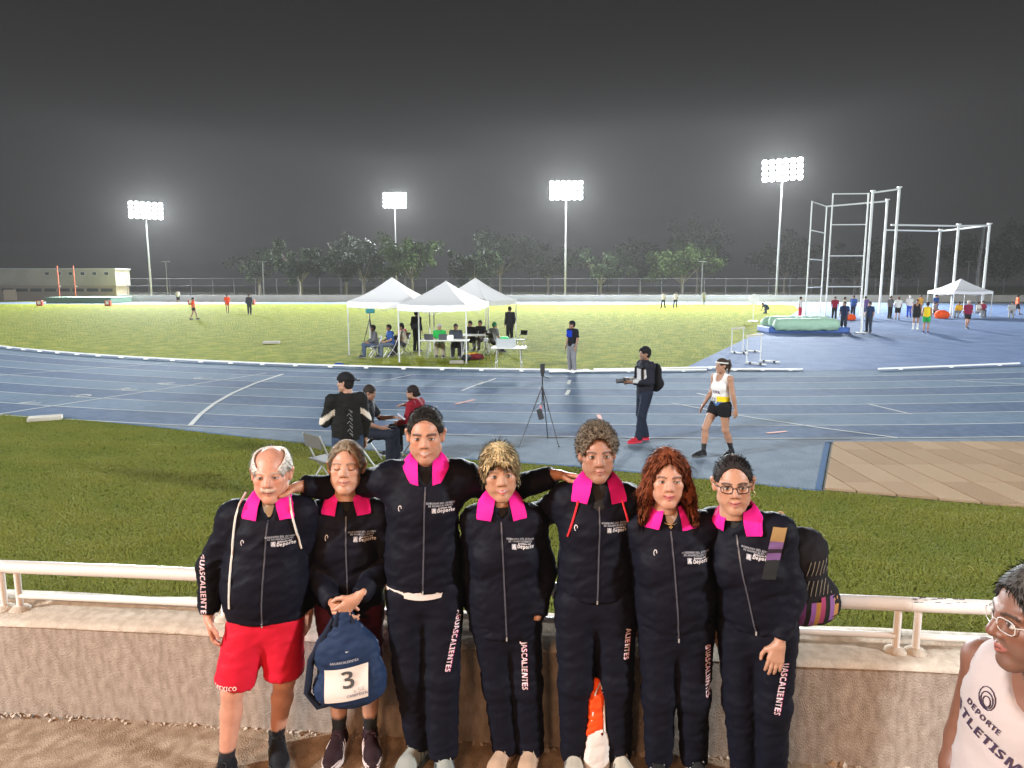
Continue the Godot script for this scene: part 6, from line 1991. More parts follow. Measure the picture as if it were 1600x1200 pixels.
func crowd() -> void:
	var dk := Color(0.014, 0.014, 0.016)
	var wh := Color(0.62, 0.6, 0.56)
	var sit := {"sit": true, "bottom": "pants"}
	# under the canopies
	var L := [
		["seated official in grey top at the left end of the canopies", Vector3(-5.35, 0, -27.6), -1.2, 1.68, Color(0.1, 0.1, 0.11), Color(0.06, 0.08, 0.13), {"sit": true, "sleeve": "long"}],
		["seated official in blue top and black cap near the left canopy leg", Vector3(-4.75, 0, -27.7), -1.0, 1.7, Color(0.03, 0.08, 0.25), Color(0.1, 0.12, 0.16), {"sit": true}],
		["seated official in a cream top leaning on the canopy table", Vector3(-4.35, 0, -28.3), -1.2, 1.68, Color(0.5, 0.45, 0.36), Color(0.05, 0.05, 0.06), {"sit": true}],
		["seated official in pink top behind the cream-topped one", Vector3(-4.5, 0, -29.2), -0.8, 1.66, Color(0.5, 0.03, 0.14), dk, {"sit": true}],
		["standing person in black hooded jacket and black trousers beside the left canopy", Vector3(-4.0, 0, -29.8), 2.6, 1.72, dk, dk, {"sleeve": "long"}],
		["seated man in bright green shirt behind the white table", Vector3(-2.85, 0, -27.9), 0.1, 1.72, Color(0.02, 0.3, 0.06), Color(0.3, 0.25, 0.18), {"sit": true, "hair": Color(0.3, 0.29, 0.28)}],
		["seated young man in dark jacket typing behind the white table", Vector3(-2.2, 0, -27.8), 0.1, 1.74, Color(0.05, 0.055, 0.07), dk, {"sit": true, "sleeve": "long"}],
		["seated person in dark top deep under the front canopy", Vector3(-1.75, 0, -30.2), -0.6, 1.7, dk, dk, {"sit": true}],
		["seated person with raised arm deep under the front canopy", Vector3(-1.35, 0, -30.6), -0.4, 1.7, dk, Color(0.06, 0.05, 0.05), {"sit": true}],
		["seated person in green cap and grey top at the right edge of the canopies", Vector3(-0.75, 0, -29.2), 2.4, 1.7, Color(0.2, 0.2, 0.2), dk, {"sit": true, "hair": Color(0.02, 0.12, 0.05)}],
		["standing man in black at the right rear of the canopies", Vector3(-0.1, 0, -33.5), -2.6, 1.75, dk, dk, {"sleeve": "long"}],
		# far left infield
		["athlete in orange vest walking on the left infield, bare legs", Vector3(-24.1, 0, -54), 2.2, 1.68, Color(0.75, 0.07, 0.02), dk, {"walk": true, "bottom": "shorts", "short": 0.4}],
		["athlete in orange vest farther back on the left infield", Vector3(-26.3, 0, -66), 0.5, 1.68, Color(0.75, 0.07, 0.02), Color(0.6, 0.08, 0.03), {"walk": true, "bottom": "shorts", "short": 0.4}],
		["man in dark tracksuit walking across the left infield", Vector3(-22.8, 0, -62), 0.4, 1.78, Color(0.04, 0.045, 0.06), Color(0.03, 0.035, 0.05), {"walk": true, "sleeve": "long"}],
		["person in white top by the far wall on the left", Vector3(-42.0, 0, -90), 0.2, 1.72, wh, dk, {"bottom": "shorts"}],
		["official in white shirt walking on the far infield, left of a pair", Vector3(16.3, 0, -77), -0.8, 1.72, wh, dk, {"walk": true}],
		["official in white shirt walking on the far infield, right of a pair", Vector3(17.6, 0, -77), -0.6, 1.74, wh, dk, {"walk": true}],
		["person in grey top far off before the boundary wall", Vector3(23.6, 0, -88), 0.4, 1.7, Color(0.3, 0.3, 0.3), Color(0.2, 0.2, 0.2), {}],
		["official crouching on the edge of the infield before the jumping area", Vector3(23.3, 0, -65), -1.4, 1.7, Color(0.03, 0.05, 0.08), Color(0.04, 0.06, 0.1), {"crouch": true}],
		# jumping area
		["athlete in white top and red trousers with a small backpack, left of the landing mat", Vector3(22.0, 0.006, -54.5), 0.8, 1.72, wh, Color(0.5, 0.02, 0.04), {}],
		["athlete in maroon vest and black tights behind the landing mat", Vector3(24.4, 0.006, -54.0), -0.5, 1.74, Color(0.22, 0.01, 0.03), dk, {}],
		["athlete in cream top behind the landing mat", Vector3(25.6, 0.006, -55.0), 0.7, 1.68, Color(0.5, 0.45, 0.36), dk, {}],
		["athlete in blue shirt among the group behind the landing mat", Vector3(27.0, 0.006, -56.5), -0.9, 1.78, Color(0.04, 0.1, 0.3), Color(0.03, 0.04, 0.06), {}],
		["athlete in purple vest among the group behind the landing mat", Vector3(27.2, 0.006, -55.0), 2.9, 1.76, Color(0.12, 0.07, 0.2), Color(0.08, 0.06, 0.15), {"bottom": "shorts"}],
		["official in navy polo bending beside the white high-jump upright", Vector3(19.2, 0.006, -41.2), -0.6, 1.74, Color(0.015, 0.025, 0.07), Color(0.03, 0.035, 0.05), {}],
		["official in navy polo and dark jeans standing behind the white high-jump upright", Vector3(20.3, 0.006, -40.5), -1.0, 1.76, Color(0.015, 0.03, 0.08), Color(0.03, 0.04, 0.06), {}],
		["athlete in black and white top behind the navy officials", Vector3(29.4, 0.006, -55.5), 0.3, 1.76, Color(0.1, 0.1, 0.1), dk, {}],
		["athlete in white singlet and black shorts, back to the terrace", Vector3(29.2, 0.006, -54.0), 2.8, 1.74, wh, dk, {"bottom": "shorts", "hair": Color(0.1, 0.05, 0.03)}],
		["athlete in white cap, white shirt and bright blue trousers", Vector3(32.0, 0.006, -57.5), 2.9, 1.76, wh, Color(0.03, 0.07, 0.4), {"hair": Color(0.6, 0.6, 0.58)}],
		["lean athlete in black singlet and shorts with white knee socks", Vector3(24.5, 0.006, -43.2), -0.5, 1.84, dk, dk, {"bottom": "shorts", "sleeve": "none", "short": 0.55, "sock": [0.42, wh], "shoes": [wh, wh, wh]}],
		["athlete in yellow vest and bright green shorts", Vector3(23.4, 0.006, -40.2), 2.4, 1.74, Color(0.7, 0.5, 0.02), Color(0.02, 0.3, 0.07), {"bottom": "shorts", "sleeve": "none", "short": 0.7, "shoes": [Color(0.03, 0.04, 0.2), wh, wh]}],
		["grey-haired athlete in maroon shirt and black shorts on the blue surface", Vector3(28.0, 0.006, -43.8), -0.2, 1.72, Color(0.2, 0.015, 0.05), dk, {"walk": true, "bottom": "shorts", "short": 0.7, "girth": 1.15, "hair": Color(0.4, 0.38, 0.36), "skin": Color(0.4, 0.2, 0.14)}],
		["runner in orange shirt at the right end of the blue area", Vector3(43.5, 0.006, -61.5), 1.2, 1.72, Color(0.8, 0.1, 0.02), dk, {"walk": true, "bottom": "shorts"}],
		["standing person in orange top behind the two nearest athletes", Vector3(34.0, 0.006, -59.5), 0.2, 1.74, Color(0.6, 0.3, 0.05), Color(0.03, 0.06, 0.08), {}],
		["seated person in grey under the small far canopy, left end", Vector3(33.9, 0.006, -57.2), 0.6, 1.7, Color(0.2, 0.2, 0.2), dk, sit],
		["seated person in yellow hooded top under the small far canopy", Vector3(35.7, 0.006, -57.0), -0.9, 1.7, Color(0.6, 0.33, 0.02), Color(0.2, 0.2, 0.2), {"sit": true, "sleeve": "long"}],
		["seated person in white under the small far canopy", Vector3(37.5, 0.006, -57.4), 0.4, 1.7, wh, Color(0.2, 0.2, 0.22), sit],
		["standing person in blue under the small far canopy", Vector3(35.9, 0.006, -60.5), 0.2, 1.76, Color(0.04, 0.1, 0.3), Color(0.04, 0.08, 0.2), {}],
		["seated man in grey tracksuit before the small far canopy", Vector3(39.9, 0.006, -57.0), -0.6, 1.72, Color(0.35, 0.35, 0.35), Color(0.3, 0.3, 0.3), {"sit": true, "sleeve": "long"}],
		["seated person in dark red behind the grey tracksuit", Vector3(38.9, 0.006, -59.0), -0.4, 1.72, Color(0.25, 0.02, 0.05), dk, sit],
		["seated person in neon green at the right of the small far canopy", Vector3(41.9, 0.006, -58.0), 0.5, 1.7, Color(0.35, 0.55, 0.05), Color(0.2, 0.2, 0.2), sit],
		["seated person in black at the far right of the small far canopy", Vector3(44.1, 0.006, -57.6), -0.9, 1.72, dk, dk, {"sit": true, "sleeve": "long"}]]
	for e in L:
		var o: Dictionary = (e[6] as Dictionary).duplicate()
		o["hide_hands"] = e[1].z < -35.0
		far_person(e[0], e[1], e[2], e[3], e[4], e[5], o)

# ================= objects =================
func folding_chair(called: String, label: String, at: Vector3, turn: float, c: Color, group := "folding chairs") -> void:
	var t := thing(called, label, "chair", at, turn, group)
	var st := stool()
	box(st, Vector3(0, 0.45, 0), Vector3(0.42, 0.025, 0.4), Basis(), 0.01)
	obj("seat", st, flat(c, 0.6), t)
	st = stool()
	box(st, Vector3(0, 0.74, -0.25), Vector3(0.42, 0.2, 0.02), Basis(Vector3.RIGHT, -0.15), 0.008)
	obj("backrest", st, flat(c, 0.6), t)
	for s in [-1.0, 1.0]:
		st = stool()
		tube(st, [Vector3(0.21 * s, 0, 0.22), Vector3(0.21 * s, 0.45, -0.1), Vector3(0.21 * s, 0.84, -0.27)], 0.012, 6)
		obj("leg", st, M.steel, t)
		st = stool()
		bar(st, Vector3(0.2 * s, 0, -0.26), Vector3(0.2 * s, 0.44, 0.14), 0.012, 6)
		obj("leg", st, M.steel, t)

func canopy(label: String, at: Vector3, turn: float, w: float, d: float, eave: float, peak: float) -> void:
	var t := thing("canopy_tent", label, "canopy", at, turn, "white pop-up canopies")
	var c := [Vector3(-w / 2, eave, d / 2), Vector3(w / 2, eave, d / 2), Vector3(w / 2, eave, -d / 2), Vector3(-w / 2, eave, -d / 2)]
	var top := Vector3(0, peak, 0)
	for i in 4:
		var a: Vector3 = c[i]
		var b: Vector3 = c[(i + 1) % 4]
		var st := stool()
		st.set_smooth_group(1)
		var n := 8
		var P := func(u: float, v: float) -> Vector3:
			# v from eave to peak: a slack, slightly hollow slope
			var e := a.lerp(b, u)
			var q := e.lerp(top, v)
			q.y = lerpf(eave, peak, pow(v, 1.35)) - 0.04 * sin(PI * u) * (1.0 - v) + 0.012 * sin(u * 23.0 + v * 9.0) * (1.0 - v)
			return q
		for x in n:
			for y in n:
				quad(st, P.call(x / 8.0, y / 8.0), P.call((x + 1) / 8.0, y / 8.0), P.call((x + 1) / 8.0, (y + 1) / 8.0), P.call(x / 8.0, (y + 1) / 8.0))
		obj("roof_panel", st, M.canopy, t)
		st = stool()
		st.set_smooth_group(1)
		for x in 8:
			var p0: Vector3 = P.call(x / 8.0, 0.0)
			var p1: Vector3 = P.call((x + 1) / 8.0, 0.0)
			var o := (p0 + p1) * 0.5 * Vector3(1, 0, 1)
			o = o.normalized() * 0.012
			var dr := Vector3(0, -0.24, 0)
			quad(st, p0 + dr + o * (1.0 + sin(x * 2.0)), p1 + dr + o * (1.0 + sin(x * 2.0 + 2.0)), p1, p0)
		obj("valance", st, M.canopy, t)
		st = stool()
		box(st, Vector3(a.x * 0.985, eave * 0.5, a.z * 0.985), Vector3(0.045, eave, 0.045), Basis(), 0.005)
		var lg := obj("leg", st, M.galv, t)
		st = stool()
		box(st, Vector3(a.x * 0.985, 0.01, a.z * 0.985), Vector3(0.11, 0.015, 0.11), Basis(), 0.003)
		obj("foot", st, M.steel, lg)
		st = stool()
		bar(st, a * Vector3(0.985, 1, 0.985) + Vector3(0, -0.05, 0), (a.lerp(b, 0.5)) * Vector3(0.985, 1, 0.985) + Vector3(0, -0.38, 0), 0.012, 5)
		bar(st, b * Vector3(0.985, 1, 0.985) + Vector3(0, -0.05, 0), (a.lerp(b, 0.5)) * Vector3(0.985, 1, 0.985) + Vector3(0, -0.38, 0), 0.012, 5)
		obj("truss", st, M.galv, t)

func folding_table(label: String, at: Vector3, turn: float, w: float) -> void:
	var t := thing("folding_table", label, "table", at, turn, "white folding tables")
	var st := stool()
	box(st, Vector3(0, 0.72, 0), Vector3(w, 0.04, 0.72), Basis(), 0.012)
	obj("table_top", st, M.white, t)
	for s in [-1.0, 1.0]:
		st = stool()
		for k in [-0.28, 0.28]:
			bar(st, Vector3(s * w * 0.38, 0, k), Vector3(s * w * 0.34, 0.7, k * 0.8), 0.013, 6)
		bar(st, Vector3(s * w * 0.37, 0.22, -0.27), Vector3(s * w * 0.37, 0.22, 0.27), 0.01, 6)
		obj("leg_frame", st, M.steel, t)

func tripod(label: String, feet: Array, top: Vector3, head: Callable, r := 0.011) -> Node3D:
	var t := thing("tripod", label, "tripod", Vector3(top.x, 0.016, top.z), 0.0, "camera tripods")
	var o := Vector3(top.x, 0.016, top.z)
	var hub := Vector3(0, top.y - 0.25, 0)
	for f in feet:
		var st := stool()
		var a: Vector3 = f - o
		tube(st, [hub, hub.lerp(a, 0.4), hub.lerp(a, 0.41), hub.lerp(a, 1.0)], [r, r, r * 0.75, r * 0.65], 7)
		var lg := obj("leg", st, M.dark, t)
		st = stool()
		box(st, a + Vector3(0, 0.012, 0), Vector3(0.03, 0.024, 0.03), Basis(), 0.006)
		obj("foot", st, M.dark, lg)
	var st2 := stool()
	bar(st2, hub + Vector3(0, -0.32, 0), hub + Vector3(0, 0.18, 0), r * 1.1, 8)
	obj("column", st2, M.dark, t)
	st2 = stool()
	for f in feet: bar(st2, hub + Vector3(0, -0.3, 0), hub.lerp(f - o, 0.42), 0.005, 5)
	obj("spreader", st2, M.dark, t)
	head.call(t, hub + Vector3(0, 0.18, 0))
	return t

func make_objects() -> void:
	# tripod with a phone on the track
	tripod("black tripod with a phone clamp and hanging pouch standing on the near lanes", [Vector3(0.14, 0.016, -12.57), Vector3(0.68, 0.016, -13.2), Vector3(0.84, 0.016, -12.42)], Vector3(0.55, 1.32, -12.72), func(t: Node3D, h: Vector3) -> void:
		var st := stool()
		box(st, h + Vector3(0, 0.02, 0), Vector3(0.05, 0.06, 0.05), Basis(), 0.01)
		bar(st, h + Vector3(0, 0.0, 0), h + Vector3(0.12, -0.05, 0.03), 0.007, 6)
		obj("pan_head", st, M.dark, t)
		st = stool()
		box(st, h + Vector3(0.0, 0.13, 0.0), Vector3(0.085, 0.17, 0.02), Basis(Vector3.UP, 0.3), 0.006)
		obj("phone_clamp", st, M.dark, t)
		st = stool()
		box(st, Vector3(-0.04, 0.56, 0.08), Vector3(0.1, 0.2, 0.06), Basis(Vector3.BACK, 0.25), 0.015)
		bar(st, Vector3(-0.02, 0.65, 0.06), Vector3(0.0, 0.85, 0.0), 0.004, 4)
		obj("pouch", st, flat(Color(0.03, 0.03, 0.035), 0.6), t)
		st = stool()
		box(st, Vector3(-0.03, 0.69, 0.09), Vector3(0.035, 0.06, 0.01), Basis(Vector3.BACK, 0.25))
		obj("tag", st, flat(Color(0.6, 0.2, 0.22), 0.7), t))
	# canopies
	canopy("front white canopy with its peaked roof above the officials' white table", Vector3(-2.55, 0, -27.7), -0.16, 2.55, 4.2, 2.12, 2.95)
	canopy("left white canopy standing beside the tall video tripod", Vector3(-4.95, 0, -29.6), -0.1, 2.9, 2.9, 2.15, 3.1)
	canopy("rear white canopy behind the officials' canopies", Vector3(-1.8, 0, -35.2), -0.5, 3.0, 3.0, 2.05, 3.1)
	canopy("small cream canopy over the seated athletes by the throwing cage", Vector3(37.2, 0.006, -59.5), 0.2, 3.7, 2.8, 2.1, 3.1)
	folding_table("white folding table with laptops in front of the green-shirted man", Vector3(-2.55, 0, -27.0), -0.02, 1.85)
	folding_table("white folding table with a crate, standing outside the canopies", Vector3(-0.1, 0, -24.0), -0.1, 1.15)
	folding_table("white folding table deep under the front canopy", Vector3(-1.4, 0, -29.5), -0.2, 1.5)
	# laptops, papers, crate
	for i in 2:
		var t := thing("laptop", ["open laptop at the left end of the officials' table", "open laptop in the middle of the officials' table"][i], "laptop", Vector3(-3.15 + i * 0.55, 0.742, -26.95), PI, "laptops on the officials' table")
		var st := stool()
		box(st, Vector3(0, 0.01, 0), Vector3(0.34, 0.018, 0.24), Basis(), 0.004)
		obj("keyboard_base", st, M.dark, t)
		st = stool()
		box(st, Vector3(0, 0.12, -0.15), Vector3(0.34, 0.22, 0.012), Basis(Vector3.RIGHT, -0.3), 0.004)
		obj("lid", st, flat(Color(0.08, 0.08, 0.09), 0.4), t)
	var st := stool()
	box(st, Vector3(-2.35, 0.83, -26.9), Vector3(0.25, 0.17, 0.2), Basis(Vector3.UP, 0.2), 0.01)
	tag(obj("printer", st, M.white), "small white printer on the officials' table", "printer")
	var cr := thing("crate", "open grey plastic crate with a green bag in it on the outer table", "crate", Vector3(-0.2, 0.742, -24.0), -0.15)
	st = stool()
	for e in [[Vector3(0, 0.14, 0.17), Vector3(0.6, 0.28, 0.015)], [Vector3(0, 0.14, -0.17), Vector3(0.6, 0.28, 0.015)], [Vector3(0.3, 0.14, 0), Vector3(0.015, 0.28, 0.33)], [Vector3(-0.3, 0.14, 0), Vector3(0.015, 0.28, 0.33)], [Vector3(0, 0.01, 0), Vector3(0.58, 0.016, 0.32)]]:
		box(st, e[0], e[1])
	obj("crate_body", st, flat(Color(0.4, 0.42, 0.42), 0.5), cr)
	st = stool()
	box(st, Vector3(-0.05, 0.24, 0.02), Vector3(0.3, 0.2, 0.24), Basis(Vector3.UP, 0.2), 0.04)
	obj("green_bag", st, flat(Color(0.02, 0.5, 0.12), 0.6), cr)
	# video tripod, left of the canopies
	tripod("tall black video tripod with a teal-covered camera at the left canopy", [Vector3(-5.9, 0.002, -27.4), Vector3(-5.2, 0.002, -27.3), Vector3(-5.5, 0.002, -28.0)], Vector3(-5.5, 1.75, -27.55), func(t: Node3D, h: Vector3) -> void:
		var st3 := stool()
		box(st3, h + Vector3(0.02, 0.1, 0), Vector3(0.34, 0.17, 0.16), Basis(Vector3.UP, 0.4), 0.03)
		obj("covered_camera", st3, flat(Color(0.02, 0.2, 0.22), 0.6), t), 0.016)
	tripod("short grey tripod standing in front of the outer table", [Vector3(-1.2, 0.002, -24.3), Vector3(-0.65, 0.002, -24.1), Vector3(-0.9, 0.002, -24.7)], Vector3(-0.9, 0.95, -24.35), func(t: Node3D, h: Vector3) -> void:
		var st4 := stool()
		box(st4, h + Vector3(0, 0.05, 0), Vector3(0.14, 0.12, 0.1), Basis(), 0.02)
		obj("instrument", st4, flat(Color(0.3, 0.3, 0.3), 0.5), t))
	# folding stool frame, chairs under the canopies
	folding_chair("folding_chair", "white-framed folding chair at the left canopy leg", Vector3(-5.35, 0, -27.6), -1.2, Color(0.5, 0.5, 0.48))
	folding_chair("folding_chair", "dark folding chair under the official in blue", Vector3(-4.75, 0, -27.7), -1.0, Color(0.03, 0.03, 0.03))
	folding_chair("folding_chair", "dark folding chair under the cream-topped official", Vector3(-4.35, 0, -28.3), -1.2, Color(0.03, 0.03, 0.03))
	folding_chair("folding_chair", "dark folding chair under the pink-topped official", Vector3(-4.5, 0, -29.2), -0.8, Color(0.03, 0.03, 0.03))
	folding_chair("folding_chair", "dark folding chair under the green-shirted man", Vector3(-2.85, 0, -27.9), 0.1, Color(0.03, 0.03, 0.03))
	folding_chair("folding_chair", "dark folding chair under the typing young man", Vector3(-2.2, 0, -27.8), 0.1, Color(0.03, 0.03, 0.03))
	folding_chair("folding_chair", "dark folding chair deep under the front canopy", Vector3(-1.75, 0, -30.2), -0.6, Color(0.03, 0.03, 0.03))
	folding_chair("folding_chair", "dark folding chair under the person with a raised arm", Vector3(-1.35, 0, -30.6), -0.4, Color(0.03, 0.03, 0.03))
	folding_chair("folding_chair", "dark folding chair under the person in the green cap", Vector3(-0.75, 0, -29.2), 2.4, Color(0.03, 0.03, 0.03))
	folding_chair("folding_chair", "empty black folding chair right of the canopies", Vector3(0.35, 0, -30.5), -0.8, Color(0.02, 0.02, 0.02))
	# bags and bundles on the ground
	bundle("duffel_bag", "dark red duffel bag on the grass under the front canopy", "bag", Vector3(-1.35, 0, -26.8), 0.4, 0.34, 0.2, Color(0.14, 0.015, 0.02))
	bundle("duffel_bag", "black sports bag on the grass by the front canopy leg", "bag", Vector3(-1.7, 0, -26.4), 1.2, 0.24, 0.22, Color(0.015, 0.015, 0.018))
	bundle("duffel_bag", "yellow bag lying beside the black sports bag", "bag", Vector3(-1.5, 0.0, -27.6), 0.2, 0.26, 0.17, Color(0.5, 0.3, 0.03))
	bundle("jacket_bundle", "blue and white jacket dropped on the kerb left of the canopies", "jacket", Vector3(-6.1, 0.0, -24.9), 0.1, 0.2, 0.08, Color(0.02, 0.05, 0.25))
	bundle("sports_bag", "orange ball bag behind the landing mat", "bag", Vector3(25.4, 0.006, -53.5), 0.4, 0.42, 0.42, Color(0.8, 0.09, 0.015))
	bundle("sports_bag", "orange ball bag in front of the small far canopy", "bag", Vector3(33.8, 0.006, -56.0), 0.4, 0.55, 0.6, Color(0.8, 0.09, 0.015))
	bundle("sports_bag", "black bag with white stripe at the right end of the blue area", "bag", Vector3(37.5, 0.006, -49.0), 0.4, 0.4, 0.2, Color(0.03, 0.03, 0.03))
	for i in 3:
		st = stool()
		box(st, [Vector3(-2.0, 0.05, -25.5), Vector3(-10.0, 0.05, -14.95), Vector3(-11.4, 0.06, -33.6)][i], [Vector3(0.5, 0.1, 0.3), Vector3(0.62, 0.09, 0.3), Vector3(0.75, 0.12, 0.4)][i], Basis(Vector3.UP, [0.1, 0.45, 0.1][i]), 0.012)
		tag(obj("concrete_block", st, M.concrete), ["flat stone block weighting the front canopy leg", "flat concrete drain lid at the outer edge of the track", "flat concrete block lying out on the infield"][i], "block")
	# white pipes beside the kerb
	var pipes := [[Vector3(2.7, 0.06, -23.25), Vector3(7.4, 0.06, -23.95), "thin white pipe lying along the grass edge behind the photographer"], [Vector3(1.2, 0.06, -22.75), Vector3(6.4, 0.06, -23.2), "thicker white pipe lying on the track edge behind the photographer"], [Vector3(7.0, 0.06, -23.4), Vector3(9.6, 0.06, -23.3), "short white pipe behind the athlete with the bib"], [Vector3(12.1, 0.075, -23.3), Vector3(17.9, 0.075, -24.9), "long white kerb pipe lying loose on the right of the track"]]
	for e in pipes:
		st = stool()
		bar(st, e[0], e[1], 0.034, 10)
		var o := tag(obj("white_pipe", st, M.white), e[2], "pipe", "loose white pipes") as MeshInstance3D
		for k in 3:
			st = stool()
			box(st, (e[0] as Vector3).lerp(e[1], 0.15 + 0.35 * k) + Vector3(0, -0.035, 0), Vector3(0.1, 0.04, 0.1))
			obj("pipe_foot", st, M.white, o)
	# hurdles
	for i in 2:
		hurdle(["hurdle with a pale top board near the infield corner", "second hurdle standing close behind the first"][i], [Vector3(8.75, 0.008, -25.6), Vector3(9.35, 0.008, -29.4)][i], [0.75, 0.8][i])
	# high jump: landing mat and uprights
	var mt := thing("landing_mat", "large pale green high-jump landing mat with blue base", "landing mat", Vector3(17.0, 0.006, -41.6), 0.03)
	st = stool()
	box(st, Vector3(0, 0.15, 0), Vector3(4.7, 0.34, 1.9), Basis(), 0.05)
	obj("base_cushion", st, flat(Color(0.02, 0.08, 0.3), 0.6), mt)
	var f := Field.new(Vector3(-2.4, 0.1, -1.6), Vector3(2.2, 1.1, 1.7), 0.07)
	f.cone(Vector3(-1.75, 0.45, 0.9), Vector3(1.35, 0.45, 0.9), 0.36, 0.36, 0.2)
	f.cone(Vector3(-1.75, 0.45, -0.9), Vector3(1.35, 0.45, -0.9), 0.36, 0.36, 0.2)
	f.cone(Vector3(-1.7, 0.55, 0), Vector3(1.3, 0.55, 0), 0.33, 0.33, 0.5)
	f.above(0.12)
	var sk := Hull.new()
	sk.net(f, Transform3D(), NONE, func(q: Vector3, _n: Vector3) -> float: return fold(q, 0.04, 1.3, 3.0))
	obj("cover", sk.mesh(), cloth(Color(0.30, 0.46, 0.34), 0.55), mt)
	for i in 2:
		var u := thing("jump_upright", ["white high-jump upright right of the landing mat", "high-jump upright with a round disc left of the landing mat"][i], "upright", [Vector3(19.7, 0.006, -40.1), Vector3(17.6, 0.006, -52)][i], 0.0, "high-jump uprights")
		st = stool()
		bar(st, Vector3(0, 0, 0), Vector3(0, 1.95, 0), 0.06 if i == 0 else 0.03, 8)
		obj("post", st, M.white, u)
		st = stool()
		box(st, Vector3(0, 0.03, 0), Vector3(0.6, 0.05, 0.4), Basis(), 0.01)
		obj("foot", st, M.steel, u)
		if i == 1:
			st = stool()
			tube(st, [Vector3(0, 1.6, -0.02), Vector3(0, 1.6, 0.02)], 0.38, 20)
			obj("disc", st, M.white, u)
	cage()
	pole_vault()
	bins()

func bundle(called: String, label: String, cat: String, at: Vector3, turn: float, r: float, h: float, c: Color) -> void:
	var f := Field.new(Vector3(-r * 1.6, -0.02, -r * 1.2), Vector3(r * 1.6, h * 1.7, r * 1.2), r * 0.09)
	f.cone(Vector3(-r * 0.6, h * 0.5, 0), Vector3(r * 0.6, h * 0.45, 0), h * 0.55, h * 0.5, 0.05)
	f.ell(Vector3(r * 0.1, h * 0.5, 0), Vector3(r * 0.6, h * 0.6, r * 0.5), 0.05)
	f.above(0.005)
	var sk := Hull.new()
	sk.net(f, Transform3D(), NONE, func(q: Vector3, _n: Vector3) -> float: return fold(q, h * 0.06, 6.0, r * 10.0))
	var o := tag(obj(called, sk.mesh(), cloth(c, 0.7)), label, cat) as MeshInstance3D
	o.position = at
	o.rotation.y = turn

func hurdle(label: String, at: Vector3, turn: float) -> void:
	var t := thing("hurdle", label, "hurdle", at, turn, "hurdles by the infield")
	var st := stool()
	box(st, Vector3(0, 1.0, 0), Vector3(1.2, 0.08, 0.03), Basis(), 0.008)
	obj("top_board", st, flat(Color(0.6, 0.55, 0.42), 0.6), t)
	for s in [-1.0, 1.0]:
		st = stool()
		bar(st, Vector3(0.5 * s, 0.06, 0), Vector3(0.5 * s, 0.98, 0), 0.022, 8)
		obj("upright", st, M.galv, t)
		st = stool()
		box(st, Vector3(0.5 * s, 0.045, 0.35), Vector3(0.05, 0.05, 0.8), Basis(), 0.008)
		var b := obj("base_rail", st, M.galv, t)
		for k in 2:
			st = stool()
			tube(st, [Vector3(0.5 * s - 0.03, 0.045, 0.15 + k * 0.4), Vector3(0.5 * s + 0.06, 0.045, 0.15 + k * 0.4)], 0.045, 12)
			obj("wheel", st, M.dark, b)

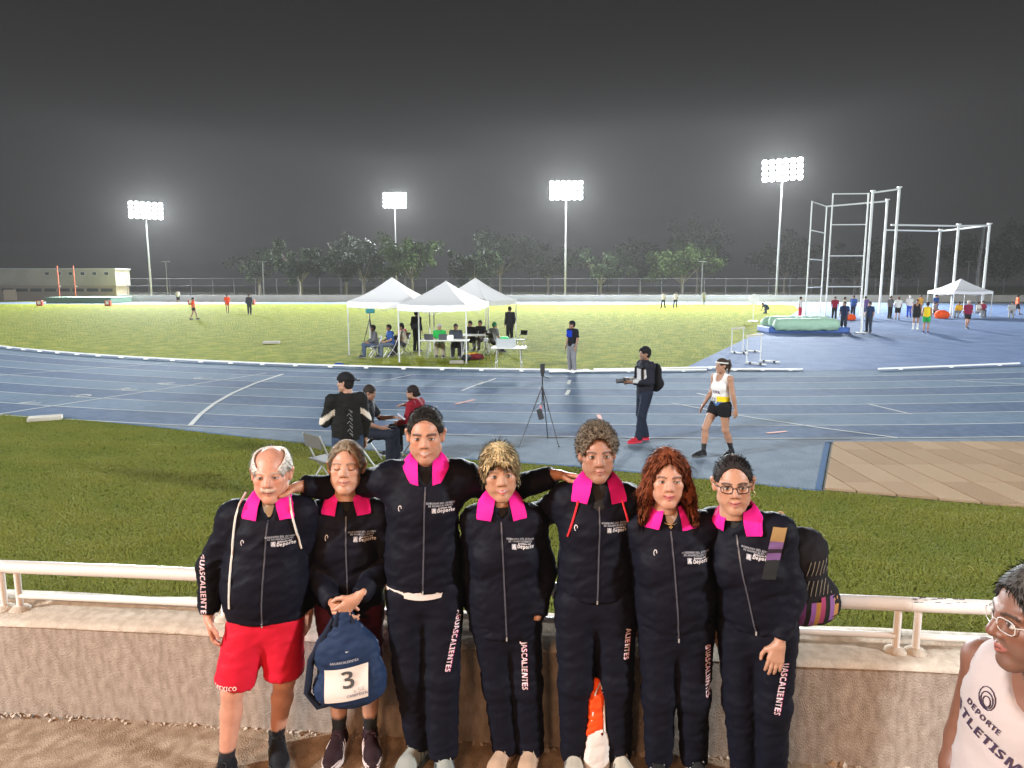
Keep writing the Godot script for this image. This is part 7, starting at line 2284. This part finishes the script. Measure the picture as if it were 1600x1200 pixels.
func cage() -> void:
	var t := thing("throwing_cage", "tall white steel throwing cage with gate panels and high net posts", "throwing cage")
	# gate panels: ladders of square tube, 10 m high
	var P := func(a: Vector3, b: Vector3, h: float, rungs: int, nm: String) -> void:
		var st := stool()
		bar(st, a, a + Vector3(0, h, 0), 0.06, 8)
		bar(st, b, b + Vector3(0, h, 0), 0.06, 8)
		for i in rungs:
			var y: float = h * (0.245 + 0.252 * i) if i < rungs - 1 else h - 0.05
			bar(st, a + Vector3(0, y, 0), b + Vector3(0, y, 0), 0.05, 6)
		obj(nm, st, M.galv, t)
	P.call(Vector3(26.2, 0, -59.6), Vector3(29.0, 0, -59.4), 10.0, 4, "gate_panel")
	P.call(Vector3(25.3, 0, -61.5), Vector3(28.3, 0, -65.5), 9.6, 4, "gate_panel")
	# net posts and the beams between their heads
	var posts := [[Vector3(29.25, 0, -59.2), 10.1], [Vector3(33.2, 0, -64.5), 10.0], [Vector3(31.0, 0, -58.5), 10.3], [Vector3(39.0, 0, -66.0), 7.5], [Vector3(36.8, 0, -59.8), 7.5], [Vector3(39.8, 0, -60.5), 7.6]]
	for e in posts:
		var st := stool()
		bar(st, e[0], e[0] + Vector3(0, e[1], 0), 0.1, 10)
		var o := obj("net_post", st, M.galv, t)
		st = stool()
		box(st, e[0] + Vector3(0, e[1] + 0.04, 0), Vector3(0.3, 0.1, 0.3), Basis(), 0.02)
		obj("post_cap", st, M.galv, o)
	var beams := [[Vector3(29.25, 10.0, -59.2), Vector3(31.0, 10.2, -58.5)], [Vector3(28.3, 9.55, -65.5), Vector3(33.2, 9.9, -64.5)], [Vector3(30.6, 7.4, -58.6), Vector3(36.8, 7.4, -59.8)], [Vector3(36.8, 7.4, -59.8), Vector3(39.8, 7.5, -60.5)], [Vector3(33.2, 7.4, -64.5), Vector3(39.0, 7.4, -66.0)], [Vector3(39.0, 7.4, -66.0), Vector3(39.8, 7.5, -60.5)]]
	for e in beams:
		var st := stool()
		bar(st, e[0], e[1], 0.07, 8)
		obj("head_beam", st, M.galv, t)
	# gathered net hanging by the right post
	var st2 := stool()
	for i in 16:
		var x := 39.55 + 0.02 * sin(i * 1.7)
		var z := -60.6 - i * 0.02
		tube(st2, [Vector3(x, 7.4, z), Vector3(x - 0.15 - 0.05 * sin(i), 3.5, z), Vector3(x - 0.05 * cos(i * 2.0), 0.1, z)], 0.008, 3)
	obj("gathered_net", st2, flat(Color(0.06, 0.06, 0.06), 0.9), t)

func pole_vault() -> void:
	for i in 2:
		var u := thing("vault_upright", ["orange pole-vault upright nearest the warehouse's gate", "orange pole-vault upright beside the green landing bed"][i], "upright", [Vector3(-61.3, 0, -97), Vector3(-57.9, 0, -95)][i], 0.0, "orange pole-vault uprights")
		var st := stool()
		bar(st, Vector3.ZERO, Vector3(0, 4.9, 0), 0.06, 8)
		obj("post", st, flat(Color(0.55, 0.1, 0.03), 0.6), u)
		st = stool()
		box(st, Vector3(0.12, 2.2, 0), Vector3(0.3, 0.08, 0.08))
		obj("bracket", st, M.white, u)
		st = stool()
		box(st, Vector3(0, 0.05, 0), Vector3(0.7, 0.1, 0.7), Basis(), 0.02)
		obj("foot", st, M.steel, u)
	var b := thing("vault_bed", "low green pole-vault landing bed before the warehouse", "landing mat", Vector3(-56.4, 0, -95.5))
	var st := stool()
	box(st, Vector3(0, 0.35, 0), Vector3(8.5, 0.7, 5), Basis(), 0.08)
	obj("cushion", st, flat(Color(0.09, 0.17, 0.11), 0.7), b)
	st = stool()
	box(st, Vector3(0, 0.75, 0), Vector3(8.7, 0.08, 5.2), Basis(), 0.02)
	obj("cover", st, flat(Color(0.16, 0.24, 0.17), 0.7), b)

func bins() -> void:
	# small lane markers along the far edge of the infield
	var words := ["leftmost", "second", "third", "fourth"]
	for i in 4:
		var t := thing("marker_board", "small red and white lane marker, %s of the row at the far left" % words[i], "marker", [Vector3(-55.5, 0, -84), Vector3(-47.5, 0, -84), Vector3(-39.5, 0, -88), Vector3(-32, 0, -88)][i], 0.0, "lane markers at the far left")
		var st := stool()
		box(st, Vector3(0, 0.3, 0), Vector3(0.7, 0.6, 0.3), Basis(), 0.03)
		obj("block", st, flat(Color(0.5, 0.06, 0.03), 0.7), t)
		st = stool()
		box(st, Vector3(0, 0.36, 0.157), Vector3(0.36, 0.34, 0.012))
		obj("number_plate", st, M.white, t)
